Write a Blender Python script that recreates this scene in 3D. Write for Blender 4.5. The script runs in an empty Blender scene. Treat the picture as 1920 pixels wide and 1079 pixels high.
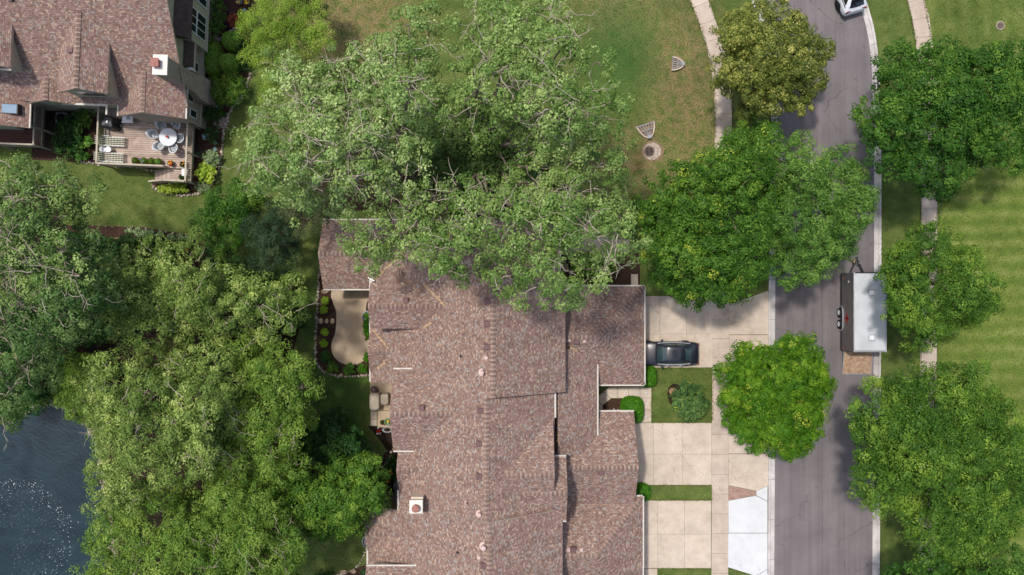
import bpy, math, random
import numpy as np
from mathutils import Vector, Matrix

# ---------------------------------------------------------------- camera, sky, sun, exposure
H, K = 55.0, 25.0                       # camera height (m) and ground scale (photo pixels per metre)
scene = bpy.context.scene
col = scene.collection
cam_d = bpy.data.cameras.new("camera")
cam_d.sensor_fit = 'HORIZONTAL'
cam_d.angle = 2 * math.atan(38.4 / H)
cam_d.clip_end = 2000
cam = bpy.data.objects.new("camera", cam_d)
cam.location = (0, 0, H)
col.objects.link(cam)
scene.camera = cam

SUN_DIR = Vector((-0.30, 0.23, 1.0)).normalized()      # towards the sun
world = bpy.data.worlds.new("World")
scene.world = world
world.use_nodes = True
wn = world.node_tree
wn.nodes.clear()
sky = wn.nodes.new('ShaderNodeTexSky')
sky.sky_type = 'NISHITA'
sky.sun_disc = False
sky.sun_elevation = math.asin(SUN_DIR.z)
sky.sun_rotation = math.atan2(SUN_DIR.x, SUN_DIR.y)
sky.dust_density = 3.0
sky.air_density = 1.0
sky.ozone_density = 0.6
bg = wn.nodes.new('ShaderNodeBackground')
bg.inputs['Strength'].default_value = 0.15
wo = wn.nodes.new('ShaderNodeOutputWorld')
wn.links.new(sky.outputs[0], bg.inputs[0])
wn.links.new(bg.outputs[0], wo.inputs[0])

sun_d = bpy.data.lights.new("sun", 'SUN')
sun_d.energy = 2.4
sun_d.angle = math.radians(3.5)
sun_d.color = (1.0, 0.955, 0.89)
sun = bpy.data.objects.new("sun", sun_d)
sun.rotation_euler = (-SUN_DIR).to_track_quat('-Z', 'Y').to_euler()
sun.location = (-20, 20, 60)
col.objects.link(sun)

vs = scene.view_settings
vs.view_transform = 'Standard'
vs.look = 'None'
vs.exposure = 0.3
vs.gamma = 1.0
vs.use_curve_mapping = False
scene.cycles.max_bounces = 6
scene.cycles.diffuse_bounces = 3
scene.cycles.transparent_max_bounces = 8
scene.cycles.caustics_reflective = False
scene.cycles.caustics_refractive = False

# ---------------------------------------------------------------- helpers
def W(px, py, z=0.0):
    """world point seen at photo pixel (px, py) when it stands z metres above the lawn"""
    f = (1 - z / H) / K
    return ((px - 960) * f, (540 - py) * f, z)

def W2(px, py, z=0.0):
    a = W(px, py, z)
    return (a[0], a[1])

def tag(o, label=None, cat=None, group=None, kind=None):
    if label: o["label"] = label
    if cat: o["category"] = cat
    if group: o["group"] = group
    if kind: o["kind"] = kind
    return o

def empty(name, loc=(0, 0, 0), rz=0.0, label=None, cat=None, group=None):
    o = bpy.data.objects.new(name, None)
    o.empty_display_size = 0.2
    o.location = loc
    o.rotation_euler = (0, 0, rz)
    col.objects.link(o)
    return tag(o, label, cat, group)

def link(name, me, parent=None, loc=None, rot=None):
    o = bpy.data.objects.new(name, me)
    if loc is not None: o.location = loc
    if rot is not None: o.rotation_euler = rot
    col.objects.link(o)
    if parent: o.parent = parent
    return o

def copy_tree(o, parent=None):
    c = o.copy()
    col.objects.link(c)
    c.parent = parent
    for ch in list(o.children):
        copy_tree(ch, c)
    return c

class MB:
    """collects faces; build() links them as one mesh object"""
    def __init__(s):
        s.v = []; s.f = []; s.m = []; s.t = []
    def add(s, vs, fs, m=0, t=0.5):
        b = len(s.v)
        s.v.extend([tuple(p) for p in vs])
        for f in fs:
            s.f.append(tuple(b + i for i in f)); s.m.append(m); s.t.append(t)
    def box(s, x0, x1, y0, y1, z0, z1, m=0, t=0.5, top=1.0):
        cx, cy = (x0 + x1) / 2, (y0 + y1) / 2
        a, b = (x1 - x0) / 2, (y1 - y0) / 2
        vs = [(cx - a, cy - b, z0), (cx + a, cy - b, z0), (cx + a, cy + b, z0), (cx - a, cy + b, z0)]
        a *= top; b *= top
        vs += [(cx - a, cy - b, z1), (cx + a, cy - b, z1), (cx + a, cy + b, z1), (cx - a, cy + b, z1)]
        s.add(vs, [(3, 2, 1, 0), (4, 5, 6, 7), (0, 1, 5, 4), (1, 2, 6, 5), (2, 3, 7, 6), (3, 0, 4, 7)], m, t)
    def obox(s, c, size, rz=0.0, m=0, t=0.5, top=1.0):
        b = len(s.v)
        s.box(-size[0] / 2, size[0] / 2, -size[1] / 2, size[1] / 2, -size[2] / 2, size[2] / 2, m, t, top)
        ca, sa = math.cos(rz), math.sin(rz)
        for i in range(b, len(s.v)):
            x, y, z = s.v[i]
            s.v[i] = (c[0] + x * ca - y * sa, c[1] + x * sa + y * ca, c[2] + z)
    def bar(s, p, q, w, h=None, m=0, t=0.5):
        """square bar from p to q"""
        p, q = Vector(p), Vector(q)
        h = h or w
        d = (q - p).normalized()
        up = Vector((0, 0, 1)) if abs(d.z) < 0.95 else Vector((0, 1, 0))
        a = d.cross(up).normalized() * w / 2
        b = a.normalized().cross(d) * h / 2
        vs = [p - a - b, p + a - b, p + a + b, p - a + b, q - a - b, q + a - b, q + a + b, q - a + b]
        s.add(vs, [(0, 1, 2, 3), (7, 6, 5, 4), (4, 5, 1, 0), (5, 6, 2, 1), (6, 7, 3, 2), (7, 4, 0, 3)], m, t)
    def prism(s, poly, z0, z1, m=0, t=0.5, inset=0.0):
        n = len(poly)
        ar = sum(poly[i][0] * poly[(i + 1) % n][1] - poly[(i + 1) % n][0] * poly[i][1] for i in range(n))
        if ar < 0: poly = list(reversed(poly))
        cx = sum(p[0] for p in poly) / n; cy = sum(p[1] for p in poly) / n
        top = [(cx + (p[0] - cx) * (1 - inset), cy + (p[1] - cy) * (1 - inset), z1) for p in poly]
        s.add([(p[0], p[1], z0) for p in poly] + top,
              [tuple(range(n, 2 * n)), tuple(range(n - 1, -1, -1))] + [(i, (i + 1) % n, n + (i + 1) % n, n + i) for i in range(n)], m, t)
    def tube(s, pts, rad, n=6, m=0, t=0.5, cap=True):
        pts = [Vector(p) for p in pts]
        if not hasattr(rad, '__len__'): rad = [rad] * len(pts)
        vs = []; fs = []
        u = None
        for i, p in enumerate(pts):
            d = (pts[min(i + 1, len(pts) - 1)] - pts[max(i - 1, 0)])
            d = d.normalized() if d.length > 1e-9 else Vector((0, 0, 1))
            if u is None:
                u = d.cross(Vector((0.3, 0.9, 0.2)))
                if u.length < 0.1: u = d.cross(Vector((1, 0, 0)))
            u = (u - d * u.dot(d)).normalized()
            w = d.cross(u)
            for k in range(n):
                a = 2 * math.pi * k / n
                vs.append(p + (u * math.cos(a) + w * math.sin(a)) * rad[i])
        for i in range(len(pts) - 1):
            for k in range(n):
                fs.append((i * n + k, i * n + (k + 1) % n, (i + 1) * n + (k + 1) % n, (i + 1) * n + k))
        if cap:
            fs.append(tuple(range(n - 1, -1, -1)))
            fs.append(tuple(range((len(pts) - 1) * n, len(pts) * n)))
        s.add(vs, fs, m, t)
    def lathe(s, prof, c=(0, 0, 0), n=20, m=0, t=0.5, sx=1.0, sy=1.0, axis='z'):
        vs = []; fs = []
        for (r, z) in prof:
            for k in range(n):
                a = 2 * math.pi * k / n
                x, y = r * math.cos(a) * sx, r * math.sin(a) * sy
                if axis == 'z': vs.append((c[0] + x, c[1] + y, c[2] + z))
                else: vs.append((c[0] + x, c[1] + z, c[2] + y))       # about y
        for i in range(len(prof) - 1):
            for k in range(n):
                fs.append((i * n + k, i * n + (k + 1) % n, (i + 1) * n + (k + 1) % n, (i + 1) * n + k))
        fs.append(tuple(range(n - 1, -1, -1)))
        fs.append(tuple(range((len(prof) - 1) * n, len(prof) * n)))
        s.add(vs, fs, m, t)
    def sheet(s, poly, z, m=0):
        n = len(poly)
        ar = sum(poly[i][0] * poly[(i + 1) % n][1] - poly[(i + 1) % n][0] * poly[i][1] for i in range(n))
        if ar < 0: poly = list(reversed(poly))
        s.add([(p[0], p[1], z) for p in poly], [tuple(range(n))], m)
    def strip(s, L, R, m=0):
        n = len(L)
        s.add(list(L) + list(R), [(i, i + 1, n + i + 1, n + i) for i in range(n - 1)], m)
    def mesh(s, name, mats, smooth=False, origin=(0, 0, 0), uv=False):
        me = bpy.data.meshes.new(name)
        v = np.array(s.v, dtype=float).reshape(-1, 3) - np.array(origin)
        me.from_pydata([tuple(p) for p in v], [], s.f)
        for mt in (mats if isinstance(mats, (list, tuple)) else [mats]):
            me.materials.append(mt)
        me.polygons.foreach_set('material_index', s.m)
        at = me.attributes.new('tint', 'FLOAT', 'FACE')
        at.data.foreach_set('value', s.t)
        if smooth: me.polygons.foreach_set('use_smooth', [True] * len(s.f))
        if uv: slope_uv(me)
        me.update()
        return me
    def build(s, name, mats, parent=None, smooth=False, origin=None, bevel=0, sub=0, uv=False, loc=None, rz=None):
        if origin is None: origin = (0, 0, 0)
        me = s.mesh(name, mats, smooth, origin, uv)
        o = link(name, me, parent, loc)
        if rz: o.rotation_euler = (0, 0, rz)
        if bevel:
            b = o.modifiers.new('bevel', 'BEVEL'); b.width = bevel; b.segments = 2; b.limit_method = 'ANGLE'
        if sub:
            b = o.modifiers.new('sub', 'SUBSURF'); b.levels = sub; b.render_levels = sub
        return o

def slope_uv(me):
    uvl = me.uv_layers.new(name='UVMap')
    dat = np.zeros(len(me.loops) * 2)
    for p in me.polygons:
        n = p.normal
        e = Vector((-n.y, n.x, 0))
        e = e.normalized() if e.length > 1e-4 else Vector((1, 0, 0))
        w = n.cross(e)
        for li in p.loop_indices:
            co = me.vertices[me.loops[li].vertex_index].co
            dat[2 * li] = co.dot(e); dat[2 * li + 1] = co.dot(w)
    uvl.data.foreach_set('uv', dat)

# ---------------------------------------------------------------- materials
def srgb(r, g, b):
    return tuple(((c / 255) / 12.92 if c / 255 <= 0.04045 else ((c / 255 + 0.055) / 1.055) ** 2.4) for c in (r, g, b)) + (1,)

class N:
    """tiny node-graph helper"""
    def __init__(s, name):
        s.mat = bpy.data.materials.new(name); s.mat.use_nodes = True
        s.nt = s.mat.node_tree
        s.b = s.nt.nodes['Principled BSDF']
    def new(s, t, **kw):
        n = s.nt.nodes.new(t)
        for k, v in kw.items(): setattr(n, k, v)
        return n
    def lk(s, a, b): s.nt.links.new(a, b)
    def val(s, sock, x):
        if hasattr(x, 'is_output'): s.lk(x, sock)
        else: sock.default_value = x
    def math(s, op, a, b=0.0, c=None, clamp=False):
        n = s.new('ShaderNodeMath', operation=op); n.use_clamp = clamp
        s.val(n.inputs[0], a); s.val(n.inputs[1], b)
        if c is not None: s.val(n.inputs[2], c)
        return n.outputs[0]
    def mix(s, f, a, b, blend='MIX'):
        n = s.new('ShaderNodeMix', data_type='RGBA', blend_type=blend)
        s.val(n.inputs[0], f); s.val(n.inputs[6], a); s.val(n.inputs[7], b)
        return n.outputs[2]
    def ramp(s, f, stops, interp='LINEAR'):
        n = s.new('ShaderNodeValToRGB')
        cr = n.color_ramp; cr.interpolation = interp
        while len(cr.elements) < len(stops): cr.elements.new(0.5)
        for e, (p, c) in zip(cr.elements, stops):
            e.position = p; e.color = c if len(c) == 4 else tuple(c) + (1,)
        s.lk(f, n.inputs[0])
        return n.outputs[0]
    def noise(s, vec, scale, detail=3, rough=0.55, dist=0.0):
        n = s.new('ShaderNodeTexNoise')
        n.inputs['Scale'].default_value = scale; n.inputs['Detail'].default_value = detail
        n.inputs['Roughness'].default_value = rough; n.inputs['Distortion'].default_value = dist
        if vec is not None: s.lk(vec, n.inputs['Vector'])
        return n.outputs['Fac']
    def obj(s): return s.new('ShaderNodeTexCoord').outputs['Object']
    def pos(s): return s.new('ShaderNodeNewGeometry').outputs['Position']
    def bump(s, h, strength=0.5, dist=0.02):
        n = s.new('ShaderNodeBump')
        n.inputs['Strength'].default_value = strength; n.inputs['Distance'].default_value = dist
        s.lk(h, n.inputs['Height']); s.lk(n.outputs[0], s.b.inputs['Normal'])
    def attr(s, name): return s.new('ShaderNodeAttribute', attribute_name=name).outputs['Fac']
    def stretch(s, vec, sx, sy, sz):
        n = s.new('ShaderNodeMapping'); n.inputs['Scale'].default_value = (sx, sy, sz)
        s.lk(vec, n.inputs['Vector']); return n.outputs[0]
    def done(s, colr, rough=0.8, spec=0.3, metal=0.0):
        s.val(s.b.inputs['Base Color'], colr)
        s.b.inputs['Roughness'].default_value = rough
        s.b.inputs['Specular IOR Level'].default_value = spec
        s.b.inputs['Metallic'].default_value = metal
        return s.mat

def plain(name, c1, c2=None, scale=6.0, rough=0.7, spec=0.3, metal=0.0, bump=0.0, bd=0.01, tint=0.0, world=False):
    n = N(name)
    v = n.pos() if world else n.obj()
    c2 = c2 or tuple(x * 0.8 for x in c1[:3]) + (1,)
    f = n.noise(v, scale, 4)
    c = n.ramp(f, [(0.3, c2), (0.7, c1)])
    if tint:
        k = n.math('MULTIPLY_ADD', n.attr('tint'), 2 * tint, 1 - tint)
        cc = n.new('ShaderNodeCombineColor'); [n.lk(k, cc.inputs[i]) for i in range(3)]
        c = n.mix(1.0, c, cc.outputs[0], 'MULTIPLY')
    if bump: n.bump(n.noise(v, scale * 4, 4), bump, bd)
    return n.done(c, rough, spec, metal)

def lawn_material():
    n = N('lawn'); p = n.pos()
    fine = n.noise(p, 9.0, 5, 0.7)
    med = n.noise(p, 1.1, 4, 0.6)
    big = n.noise(p, 0.16, 3, 0.5)
    c = n.ramp(med, [(0.25, srgb(72, 92, 40)), (0.55, srgb(98, 112, 56)), (0.8, srgb(122, 128, 74))])
    # drier, straw coloured turf towards the swale by the footpath
    sep = n.new('ShaderNodeSeparateXYZ'); n.lk(p, sep.inputs[0])
    def blob(x, y, rx, ry):
        a = n.math('DIVIDE', n.math('SUBTRACT', sep.outputs[0], x), rx)
        b = n.math('DIVIDE', n.math('SUBTRACT', sep.outputs[1], y), ry)
        d = n.math('ADD', n.math('MULTIPLY', a, a), n.math('MULTIPLY', b, b))
        return n.math('SUBTRACT', 1.0, d, clamp=True)
    dry = n.math('MAXIMUM', blob(13.2, 15.0, 4.2, 9.0), blob(-12.0, 20.0, 7.0, 5.5))
    dry = n.math('MAXIMUM', dry, blob(9.5, 9.5, 5.5, 3.5))
    dry = n.math('MAXIMUM', dry, n.math('MULTIPLY', blob(8.5, 21.5, 6.0, 4.0), 0.6))
    df = n.math('MULTIPLY', dry, n.math('MULTIPLY_ADD', n.noise(p, 1.7, 5, 0.7), 4.4, -1.55, clamp=True), clamp=True)
    c = n.mix(df, c, n.ramp(fine, [(0.3, srgb(112, 100, 64)), (0.7, srgb(156, 136, 98))]))
    lush = n.math('MULTIPLY', n.math('MAXIMUM', n.math('MULTIPLY', blob(8.0, 17.5, 3.6, 5.0), 0.75), blob(-12.8, -3.0, 2.6, 12.0)), 0.9)
    lush = n.math('MULTIPLY', lush, n.math('MULTIPLY_ADD', big, 2.0, 0.1, clamp=True))
    c = n.mix(lush, c, n.ramp(fine, [(0.3, srgb(44, 80, 34)), (0.7, srgb(66, 102, 46))]))
    # mown stripes on the broad lawn east of the road
    east = n.math('MULTIPLY', n.math('SUBTRACT', sep.outputs[0], 29.5), 0.7, clamp=True)
    wob = n.math('MULTIPLY_ADD', n.noise(p, 0.3, 2), 0.7, 0.0)
    st = n.math('SINE', n.math('MULTIPLY', n.math('ADD', sep.outputs[1], wob), 5.6))
    st2 = n.math('SINE', n.math('MULTIPLY', n.math('ADD', sep.outputs[0], wob), 4.6))
    north = n.math('MULTIPLY', n.math('SUBTRACT', sep.outputs[1], 12.0), 0.5, clamp=True)
    stm = n.math('ADD', n.math('MULTIPLY', st, n.math('SUBTRACT', 1.0, north)), n.math('MULTIPLY', st2, north))
    yel = n.ramp(n.math('MULTIPLY_ADD', stm, 0.085, n.math('MULTIPLY_ADD', med, 0.6, 0.2)),
                 [(0.25, srgb(80, 104, 40)), (0.5, srgb(108, 124, 54)), (0.75, srgb(136, 144, 80))])
    c = n.mix(n.math('MULTIPLY', east, n.math('SUBTRACT', 1.0, n.math('MULTIPLY', north, 0.55))), c, yel)
    k = n.ramp(fine, [(0.28, (0.55, 0.55, 0.55)), (0.72, (1.3, 1.3, 1.3))])
    c = n.mix(1.0, c, k, 'MULTIPLY')
    k2 = n.ramp(n.noise(p, 38.0, 2, 0.7), [(0.3, (0.68, 0.68, 0.68)), (0.72, (1.3, 1.3, 1.3))])
    c = n.mix(1.0, c, k2, 'MULTIPLY')
    k3 = n.ramp(big, [(0.3, (0.78, 0.8, 0.76)), (0.7, (1.12, 1.12, 1.12))])
    c = n.mix(1.0, c, k3, 'MULTIPLY')
    n.bump(n.math('ADD', n.noise(p, 26.0, 4, 0.7), fine), 0.9, 0.05)
    return n.done(c, 0.9, 0.15)

def asphalt_material():
    n = N('asphalt'); p = n.pos()
    grain = n.noise(p, 60.0, 3, 0.7)
    lane = n.noise(n.stretch(p, 1.6, 0.05, 1), 1.0, 4, 0.6)
    patch = n.noise(p, 0.5, 4, 0.6)
    c = n.ramp(n.math('MULTIPLY_ADD', lane, 0.55, n.math('MULTIPLY', patch, 0.45)), [(0.3, srgb(96, 91, 92)), (0.7, srgb(126, 119, 119))])
    c = n.mix(1.0, c, n.ramp(grain, [(0.25, (0.62, 0.62, 0.62)), (0.75, (1.3, 1.3, 1.3))]), 'MULTIPLY')
    oil = n.ramp(n.noise(p, 1.3, 2, 0.4), [(0.72, (1, 1, 1)), (0.79, (0.62, 0.62, 0.62))])
    c = n.mix(1.0, c, oil, 'MULTIPLY')
    # paving seam, sealed cracks
    sx = n.new('ShaderNodeSeparateXYZ'); n.lk(p, sx.inputs[0])
    wob = n.math('MULTIPLY', n.math('SUBTRACT', n.noise(p, 0.8, 3), 0.5), 0.12)
    seam = n.math('LESS_THAN', n.math('ABSOLUTE', n.math('ADD', n.math('SUBTRACT', sx.outputs[0], 23.25), wob)), 0.022)
    seam = n.math('MULTIPLY', seam, n.math('LESS_THAN', sx.outputs[1], 9.0))
    vo = n.new('ShaderNodeTexVoronoi', feature='DISTANCE_TO_EDGE'); vo.inputs['Scale'].default_value = 0.22
    wv = n.new('ShaderNodeVectorMath', operation='ADD'); n.lk(p, wv.inputs[0])
    nz = n.new('ShaderNodeTexNoise'); nz.inputs['Scale'].default_value = 0.9; nz.inputs['Detail'].default_value = 6; n.lk(p, nz.inputs['Vector']); n.lk(nz.outputs['Color'], wv.inputs[1])
    n.lk(wv.outputs[0], vo.inputs['Vector'])
    crack = n.math('MULTIPLY', n.math('LESS_THAN', vo.outputs['Distance'], 0.0045), n.math('GREATER_THAN', n.noise(p, 0.2, 2), 0.5))
    c = n.mix(n.math('MULTIPLY', n.math('MAXIMUM', seam, crack), 0.4), c, srgb(58, 55, 56))
    grit = n.math('GREATER_THAN', n.noise(p, 9.0, 2, 0.5), 0.74)
    c = n.mix(n.math('MULTIPLY', grit, 0.35), c, srgb(160, 152, 146))
    n.bump(grain, 0.5, 0.008)
    return n.done(c, 0.85, 0.25)

def concrete_material(name, base, dark, stain=0.25, amt=1.0):
    n = N(name); p = n.pos()
    big = n.noise(p, 0.45, 5, 0.65)
    fine = n.noise(p, 22.0, 4, 0.7)
    c = n.ramp(big, [(0.25, dark), (0.7, base)])
    k = n.math('MULTIPLY_ADD', n.attr('tint'), 0.16 * amt, 1 - 0.08 * amt)
    cc = n.new('ShaderNodeCombineColor'); [n.lk(k, cc.inputs[i]) for i in range(3)]
    c = n.mix(1.0, c, cc.outputs[0], 'MULTIPLY')
    c = n.mix(1.0, c, n.ramp(fine, [(0.25, (0.88, 0.87, 0.86)), (0.75, (1.06, 1.06, 1.06))]), 'MULTIPLY')
    rust = n.ramp(n.noise(n.stretch(p, 0.6, 3.0, 1), 0.9, 4, 0.6), [(0.62, (0, 0, 0)), (0.78, (1, 1, 1))])
    c = n.mix(n.math('MULTIPLY', rust, stain), c, srgb(176, 134, 96))
    spots = n.ramp(n.noise(p, 3.1, 2, 0.5), [(0.7, (1, 1, 1)), (0.8, (0.76, 0.75, 0.73))])
    c = n.mix(1.0, c, spots, 'MULTIPLY')
    blot = n.ramp(n.noise(p, 1.3, 6, 0.7), [(0.35, (0.86, 0.85, 0.84)), (0.6, (1.03, 1.03, 1.03))])
    c = n.mix(amt, c, n.mix(1.0, c, blot, 'MULTIPLY'))
    vo = n.new('ShaderNodeTexVoronoi', feature='DISTANCE_TO_EDGE'); vo.inputs['Scale'].default_value = 0.33
    wv = n.new('ShaderNodeVectorMath', operation='ADD'); n.lk(p, wv.inputs[0])
    nz = n.new('ShaderNodeTexNoise'); nz.inputs['Scale'].default_value = 1.5; nz.inputs['Detail'].default_value = 5; n.lk(p, nz.inputs['Vector']); n.lk(nz.outputs['Color'], wv.inputs[1])
    n.lk(wv.outputs[0], vo.inputs['Vector'])
    crack = n.math('MULTIPLY', n.math('LESS_THAN', vo.outputs['Distance'], 0.006), n.math('GREATER_THAN', n.noise(p, 0.25, 2), 0.53))
    c = n.mix(n.math('MULTIPLY', crack, 0.35 * amt), c, srgb(110, 98, 86))
    n.bump(fine, 0.25, 0.006)
    return n.done(c, 0.85, 0.25)

def shingle_material(name, rows=0.105, tab=0.125, warm=1.0):
    n = N(name)
    uv = n.new('ShaderNodeTexCoord').outputs['UV']
    sp = n.new('ShaderNodeSeparateXYZ'); n.lk(uv, sp.inputs[0])
    v = n.math('DIVIDE', sp.outputs[1], rows)
    row = n.math('FLOOR', v); fv = n.math('FRACT', v)
    w1 = n.new('ShaderNodeTexWhiteNoise', noise_dimensions='1D'); n.lk(row, w1.inputs['W'])
    u = n.math('ADD', n.math('DIVIDE', sp.outputs[0], tab), n.math('MULTIPLY', w1.outputs['Value'], 17.0))
    # tabs of uneven width
    cv = n.new('ShaderNodeCombineXYZ'); n.lk(n.math('MULTIPLY', u, 0.9), cv.inputs[0]); n.lk(n.math('MULTIPLY', row, 3.7), cv.inputs[1])
    u2 = n.math('ADD', u, n.math('MULTIPLY', n.noise(cv.outputs[0], 1.0, 1), 1.4))
    colu = n.math('FLOOR', u2); fu = n.math('FRACT', u2)
    cb = n.new('ShaderNodeCombineXYZ'); n.lk(colu, cb.inputs[0]); n.lk(row, cb.inputs[1])
    w2 = n.new('ShaderNodeTexWhiteNoise', noise_dimensions='2D'); n.lk(cb.outputs[0], w2.inputs['Vector'])
    r = w2.outputs['Value']
    big = n.noise(uv, 0.35, 3, 0.6)
    r = n.math('MULTIPLY_ADD', n.math('SUBTRACT', big, 0.5), 0.30, r)
    g = warm
    c = n.ramp(r, [(0.0, srgb(122, 99, 90)), (0.18, srgb(137, 112, 102)), (0.40, srgb(147, 120, 108)), (0.60, srgb(138, 115, 105)),
                   (0.72, srgb(150, 130, 119)), (0.83, srgb(151, 143, 137)), (0.925, srgb(174, 150, 131))], 'CONSTANT')
    cs = n.new('ShaderNodeSeparateColor'); n.lk(w2.outputs['Color'], cs.inputs[0])
    k = n.math('MULTIPLY_ADD', cs.outputs[1], 0.2, 0.9)
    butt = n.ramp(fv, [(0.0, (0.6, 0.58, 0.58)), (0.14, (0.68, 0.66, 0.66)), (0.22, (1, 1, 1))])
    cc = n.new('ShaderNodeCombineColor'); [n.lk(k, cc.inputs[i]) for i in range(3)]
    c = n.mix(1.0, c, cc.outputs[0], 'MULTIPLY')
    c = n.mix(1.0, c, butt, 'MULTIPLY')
    gran = n.noise(uv, 45.0, 2, 0.6)
    c = n.mix(1.0, c, n.ramp(gran, [(0.3, (0.85, 0.85, 0.85)), (0.7, (1.12, 1.12, 1.12))]), 'MULTIPLY')
    streak = n.noise(n.stretch(uv, 2.2, 0.12, 1), 1.0, 4, 0.6)
    c = n.mix(1.0, c, n.ramp(streak, [(0.3, (0.84, 0.83, 0.84)), (0.7, (1.07, 1.07, 1.06))]), 'MULTIPLY')
    hgt = n.math('ADD', n.math('MULTIPLY', n.math('SUBTRACT', 1.0, fv), 0.6), n.math('MULTIPLY', cs.outputs[0], 0.5))
    n.bump(hgt, 0.7, 0.02)
    return n.done(c, 0.88, 0.2)

def leaf_material(name, dark, mid, light, trans=0.3, rough=0.5, accent=None, spec=0.18):
    n = N(name)
    t = n.attr('tint')
    dim = lambda q: (q[0] * 0.84, q[1] * 0.86, q[2] * 0.80, 1)
    dark, mid, light = dim(dark), dim(mid), dim(light)
    accent = dim(accent) if accent else None
    stops = [(0.0, dark), (0.5, mid), (0.93, light)]
    if accent: stops.append((0.97, accent))
    c = n.ramp(t, stops)
    n.done(c, rough, spec)
    tr = n.new('ShaderNodeBsdfTranslucent')
    n.lk(n.mix(1.0, c, (1.12, 1.18, 0.75, 1), 'MULTIPLY'), tr.inputs['Color'])
    ms = n.new('ShaderNodeMixShader'); ms.inputs[0].default_value = trans * 0.75
    n.lk(n.b.outputs[0], ms.inputs[1]); n.lk(tr.outputs[0], ms.inputs[2])
    out = n.nt.nodes['Material Output']
    n.lk(ms.outputs[0], out.inputs['Surface'])
    return n.mat

def water_material():
    n = N('pond_water'); p = n.pos()
    big = n.noise(p, 0.3, 4, 0.6, 1.8)
    c = n.ramp(big, [(0.3, srgb(20, 36, 44)), (0.72, srgb(36, 54, 60))])
    sep = n.new('ShaderNodeVectorMath', operation='DISTANCE'); n.lk(p, sep.inputs[0]); sep.inputs[1].default_value = (-37.9, -18.9, -0.5)
    ring = n.math('SINE', n.math('MULTIPLY', n.math('ADD', sep.outputs['Value'], n.math('MULTIPLY', n.noise(p, 0.9, 3), 2.2)), 13.0))
    h = n.math('ADD', n.math('MULTIPLY', n.noise(p, 6.5, 5, 0.65), 0.7), n.math('MULTIPLY', ring, 0.17))
    n.bump(h, 0.5, 0.03)
    return n.done(c, 0.2, 0.3)

def brick_material(name, c1, c2, mortar, sc=1.0):
    n = N(name)
    b = n.new('ShaderNodeTexBrick')
    b.inputs['Scale'].default_value = sc
    b.inputs['Brick Width'].default_value = 0.22; b.inputs['Row Height'].default_value = 0.075
    b.inputs['Mortar Size'].default_value = 0.007
    b.inputs['Color1'].default_value = c1; b.inputs['Color2'].default_value = c2; b.inputs['Mortar'].default_value = mortar
    uv = n.new('ShaderNodeTexCoord').outputs['UV']
    n.lk(uv, b.inputs['Vector'])
    c = n.mix(1.0, b.outputs['Color'], n.ramp(n.noise(uv, 3.0, 4), [(0.3, (0.82, 0.82, 0.82)), (0.7, (1.1, 1.1, 1.1))]), 'MULTIPLY')
    n.bump(b.outputs['Fac'], -0.5, 0.01)
    return n.done(c, 0.85, 0.2)

def siding_material(name, c1, pitch=0.15, vert=False):
    n = N(name)
    uv = n.new('ShaderNodeTexCoord').outputs['UV']
    sp = n.new('ShaderNodeSeparateXYZ'); n.lk(uv, sp.inputs[0])
    f = n.math('FRACT', n.math('DIVIDE', sp.outputs[0 if vert else 1], pitch))
    c = n.mix(1.0, c1, n.ramp(n.noise(uv, 1.5, 4), [(0.3, (0.86, 0.86, 0.86)), (0.7, (1.06, 1.06, 1.06))]), 'MULTIPLY')
    c = n.mix(1.0, c, n.ramp(f, [(0.0, (0.6, 0.6, 0.6)), (0.08, (1, 1, 1))]), 'MULTIPLY')
    n.bump(f, -0.6, 0.015)
    return n.done(c, 0.7, 0.3)

M = {}
M['lawn'] = lawn_material()
M['asphalt'] = asphalt_material()
M['walk'] = concrete_material('footpath_concrete', srgb(196, 181, 165), srgb(172, 157, 142), 0.35)
M['drive'] = concrete_material('driveway_concrete', srgb(205, 191, 174), srgb(184, 169, 152), 0.3)
M['white_concrete'] = concrete_material('new_concrete', srgb(208, 209, 210), srgb(196, 198, 200), 0.0, 0.4)
M['kerb'] = concrete_material('kerb_concrete', srgb(205, 202, 198), srgb(158, 152, 148), 0.15)
M['patio'] = concrete_material('patio_concrete', srgb(202, 182, 154), srgb(166, 146, 122), 0.25)
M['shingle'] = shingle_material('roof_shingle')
M['ridge'] = plain('ridge_shingle', srgb(152, 130, 118), srgb(130, 108, 99), 9.0, 0.9, 0.2, tint=0.38, world=True)
M['dark_shingle'] = plain('weathered_brown_shingle', srgb(92, 76, 70), srgb(66, 54, 50), 4.0, 0.9, bump=0.5)
M['trim'] = plain('white_trim', srgb(204, 197, 186), srgb(182, 174, 164), 5.0, 0.5)
M['tan_trim'] = plain('tan_trim', srgb(186, 174, 152), srgb(166, 154, 134), 4.0, 0.6)
M['soffit'] = plain('soffit_paint', srgb(150, 136, 118), None, 4.0, 0.7)
M['siding'] = siding_material('olive_siding', srgb(176, 171, 148))
M['brown_siding'] = siding_material('brown_wood_siding', srgb(112, 98, 86), 0.12)
M['cream_siding'] = siding_material('cream_siding', srgb(204, 190, 170), 0.15)
M['brick'] = brick_material('tan_brick', srgb(176, 158, 142), srgb(150, 132, 118), srgb(176, 168, 158))
M['paver'] = brick_material('brick_paver', srgb(170, 140, 124), srgb(146, 116, 104), srgb(128, 112, 100))
M['mulch'] = plain('bark_mulch', srgb(96, 72, 60), srgb(44, 32, 28), 14.0, 0.95, 0.1, bump=1.0, bd=0.05, world=True)
M['soil'] = plain('dark_soil', srgb(56, 44, 36), srgb(34, 27, 23), 9.0, 0.95, 0.1, bump=0.8, bd=0.04, world=True)
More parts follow.
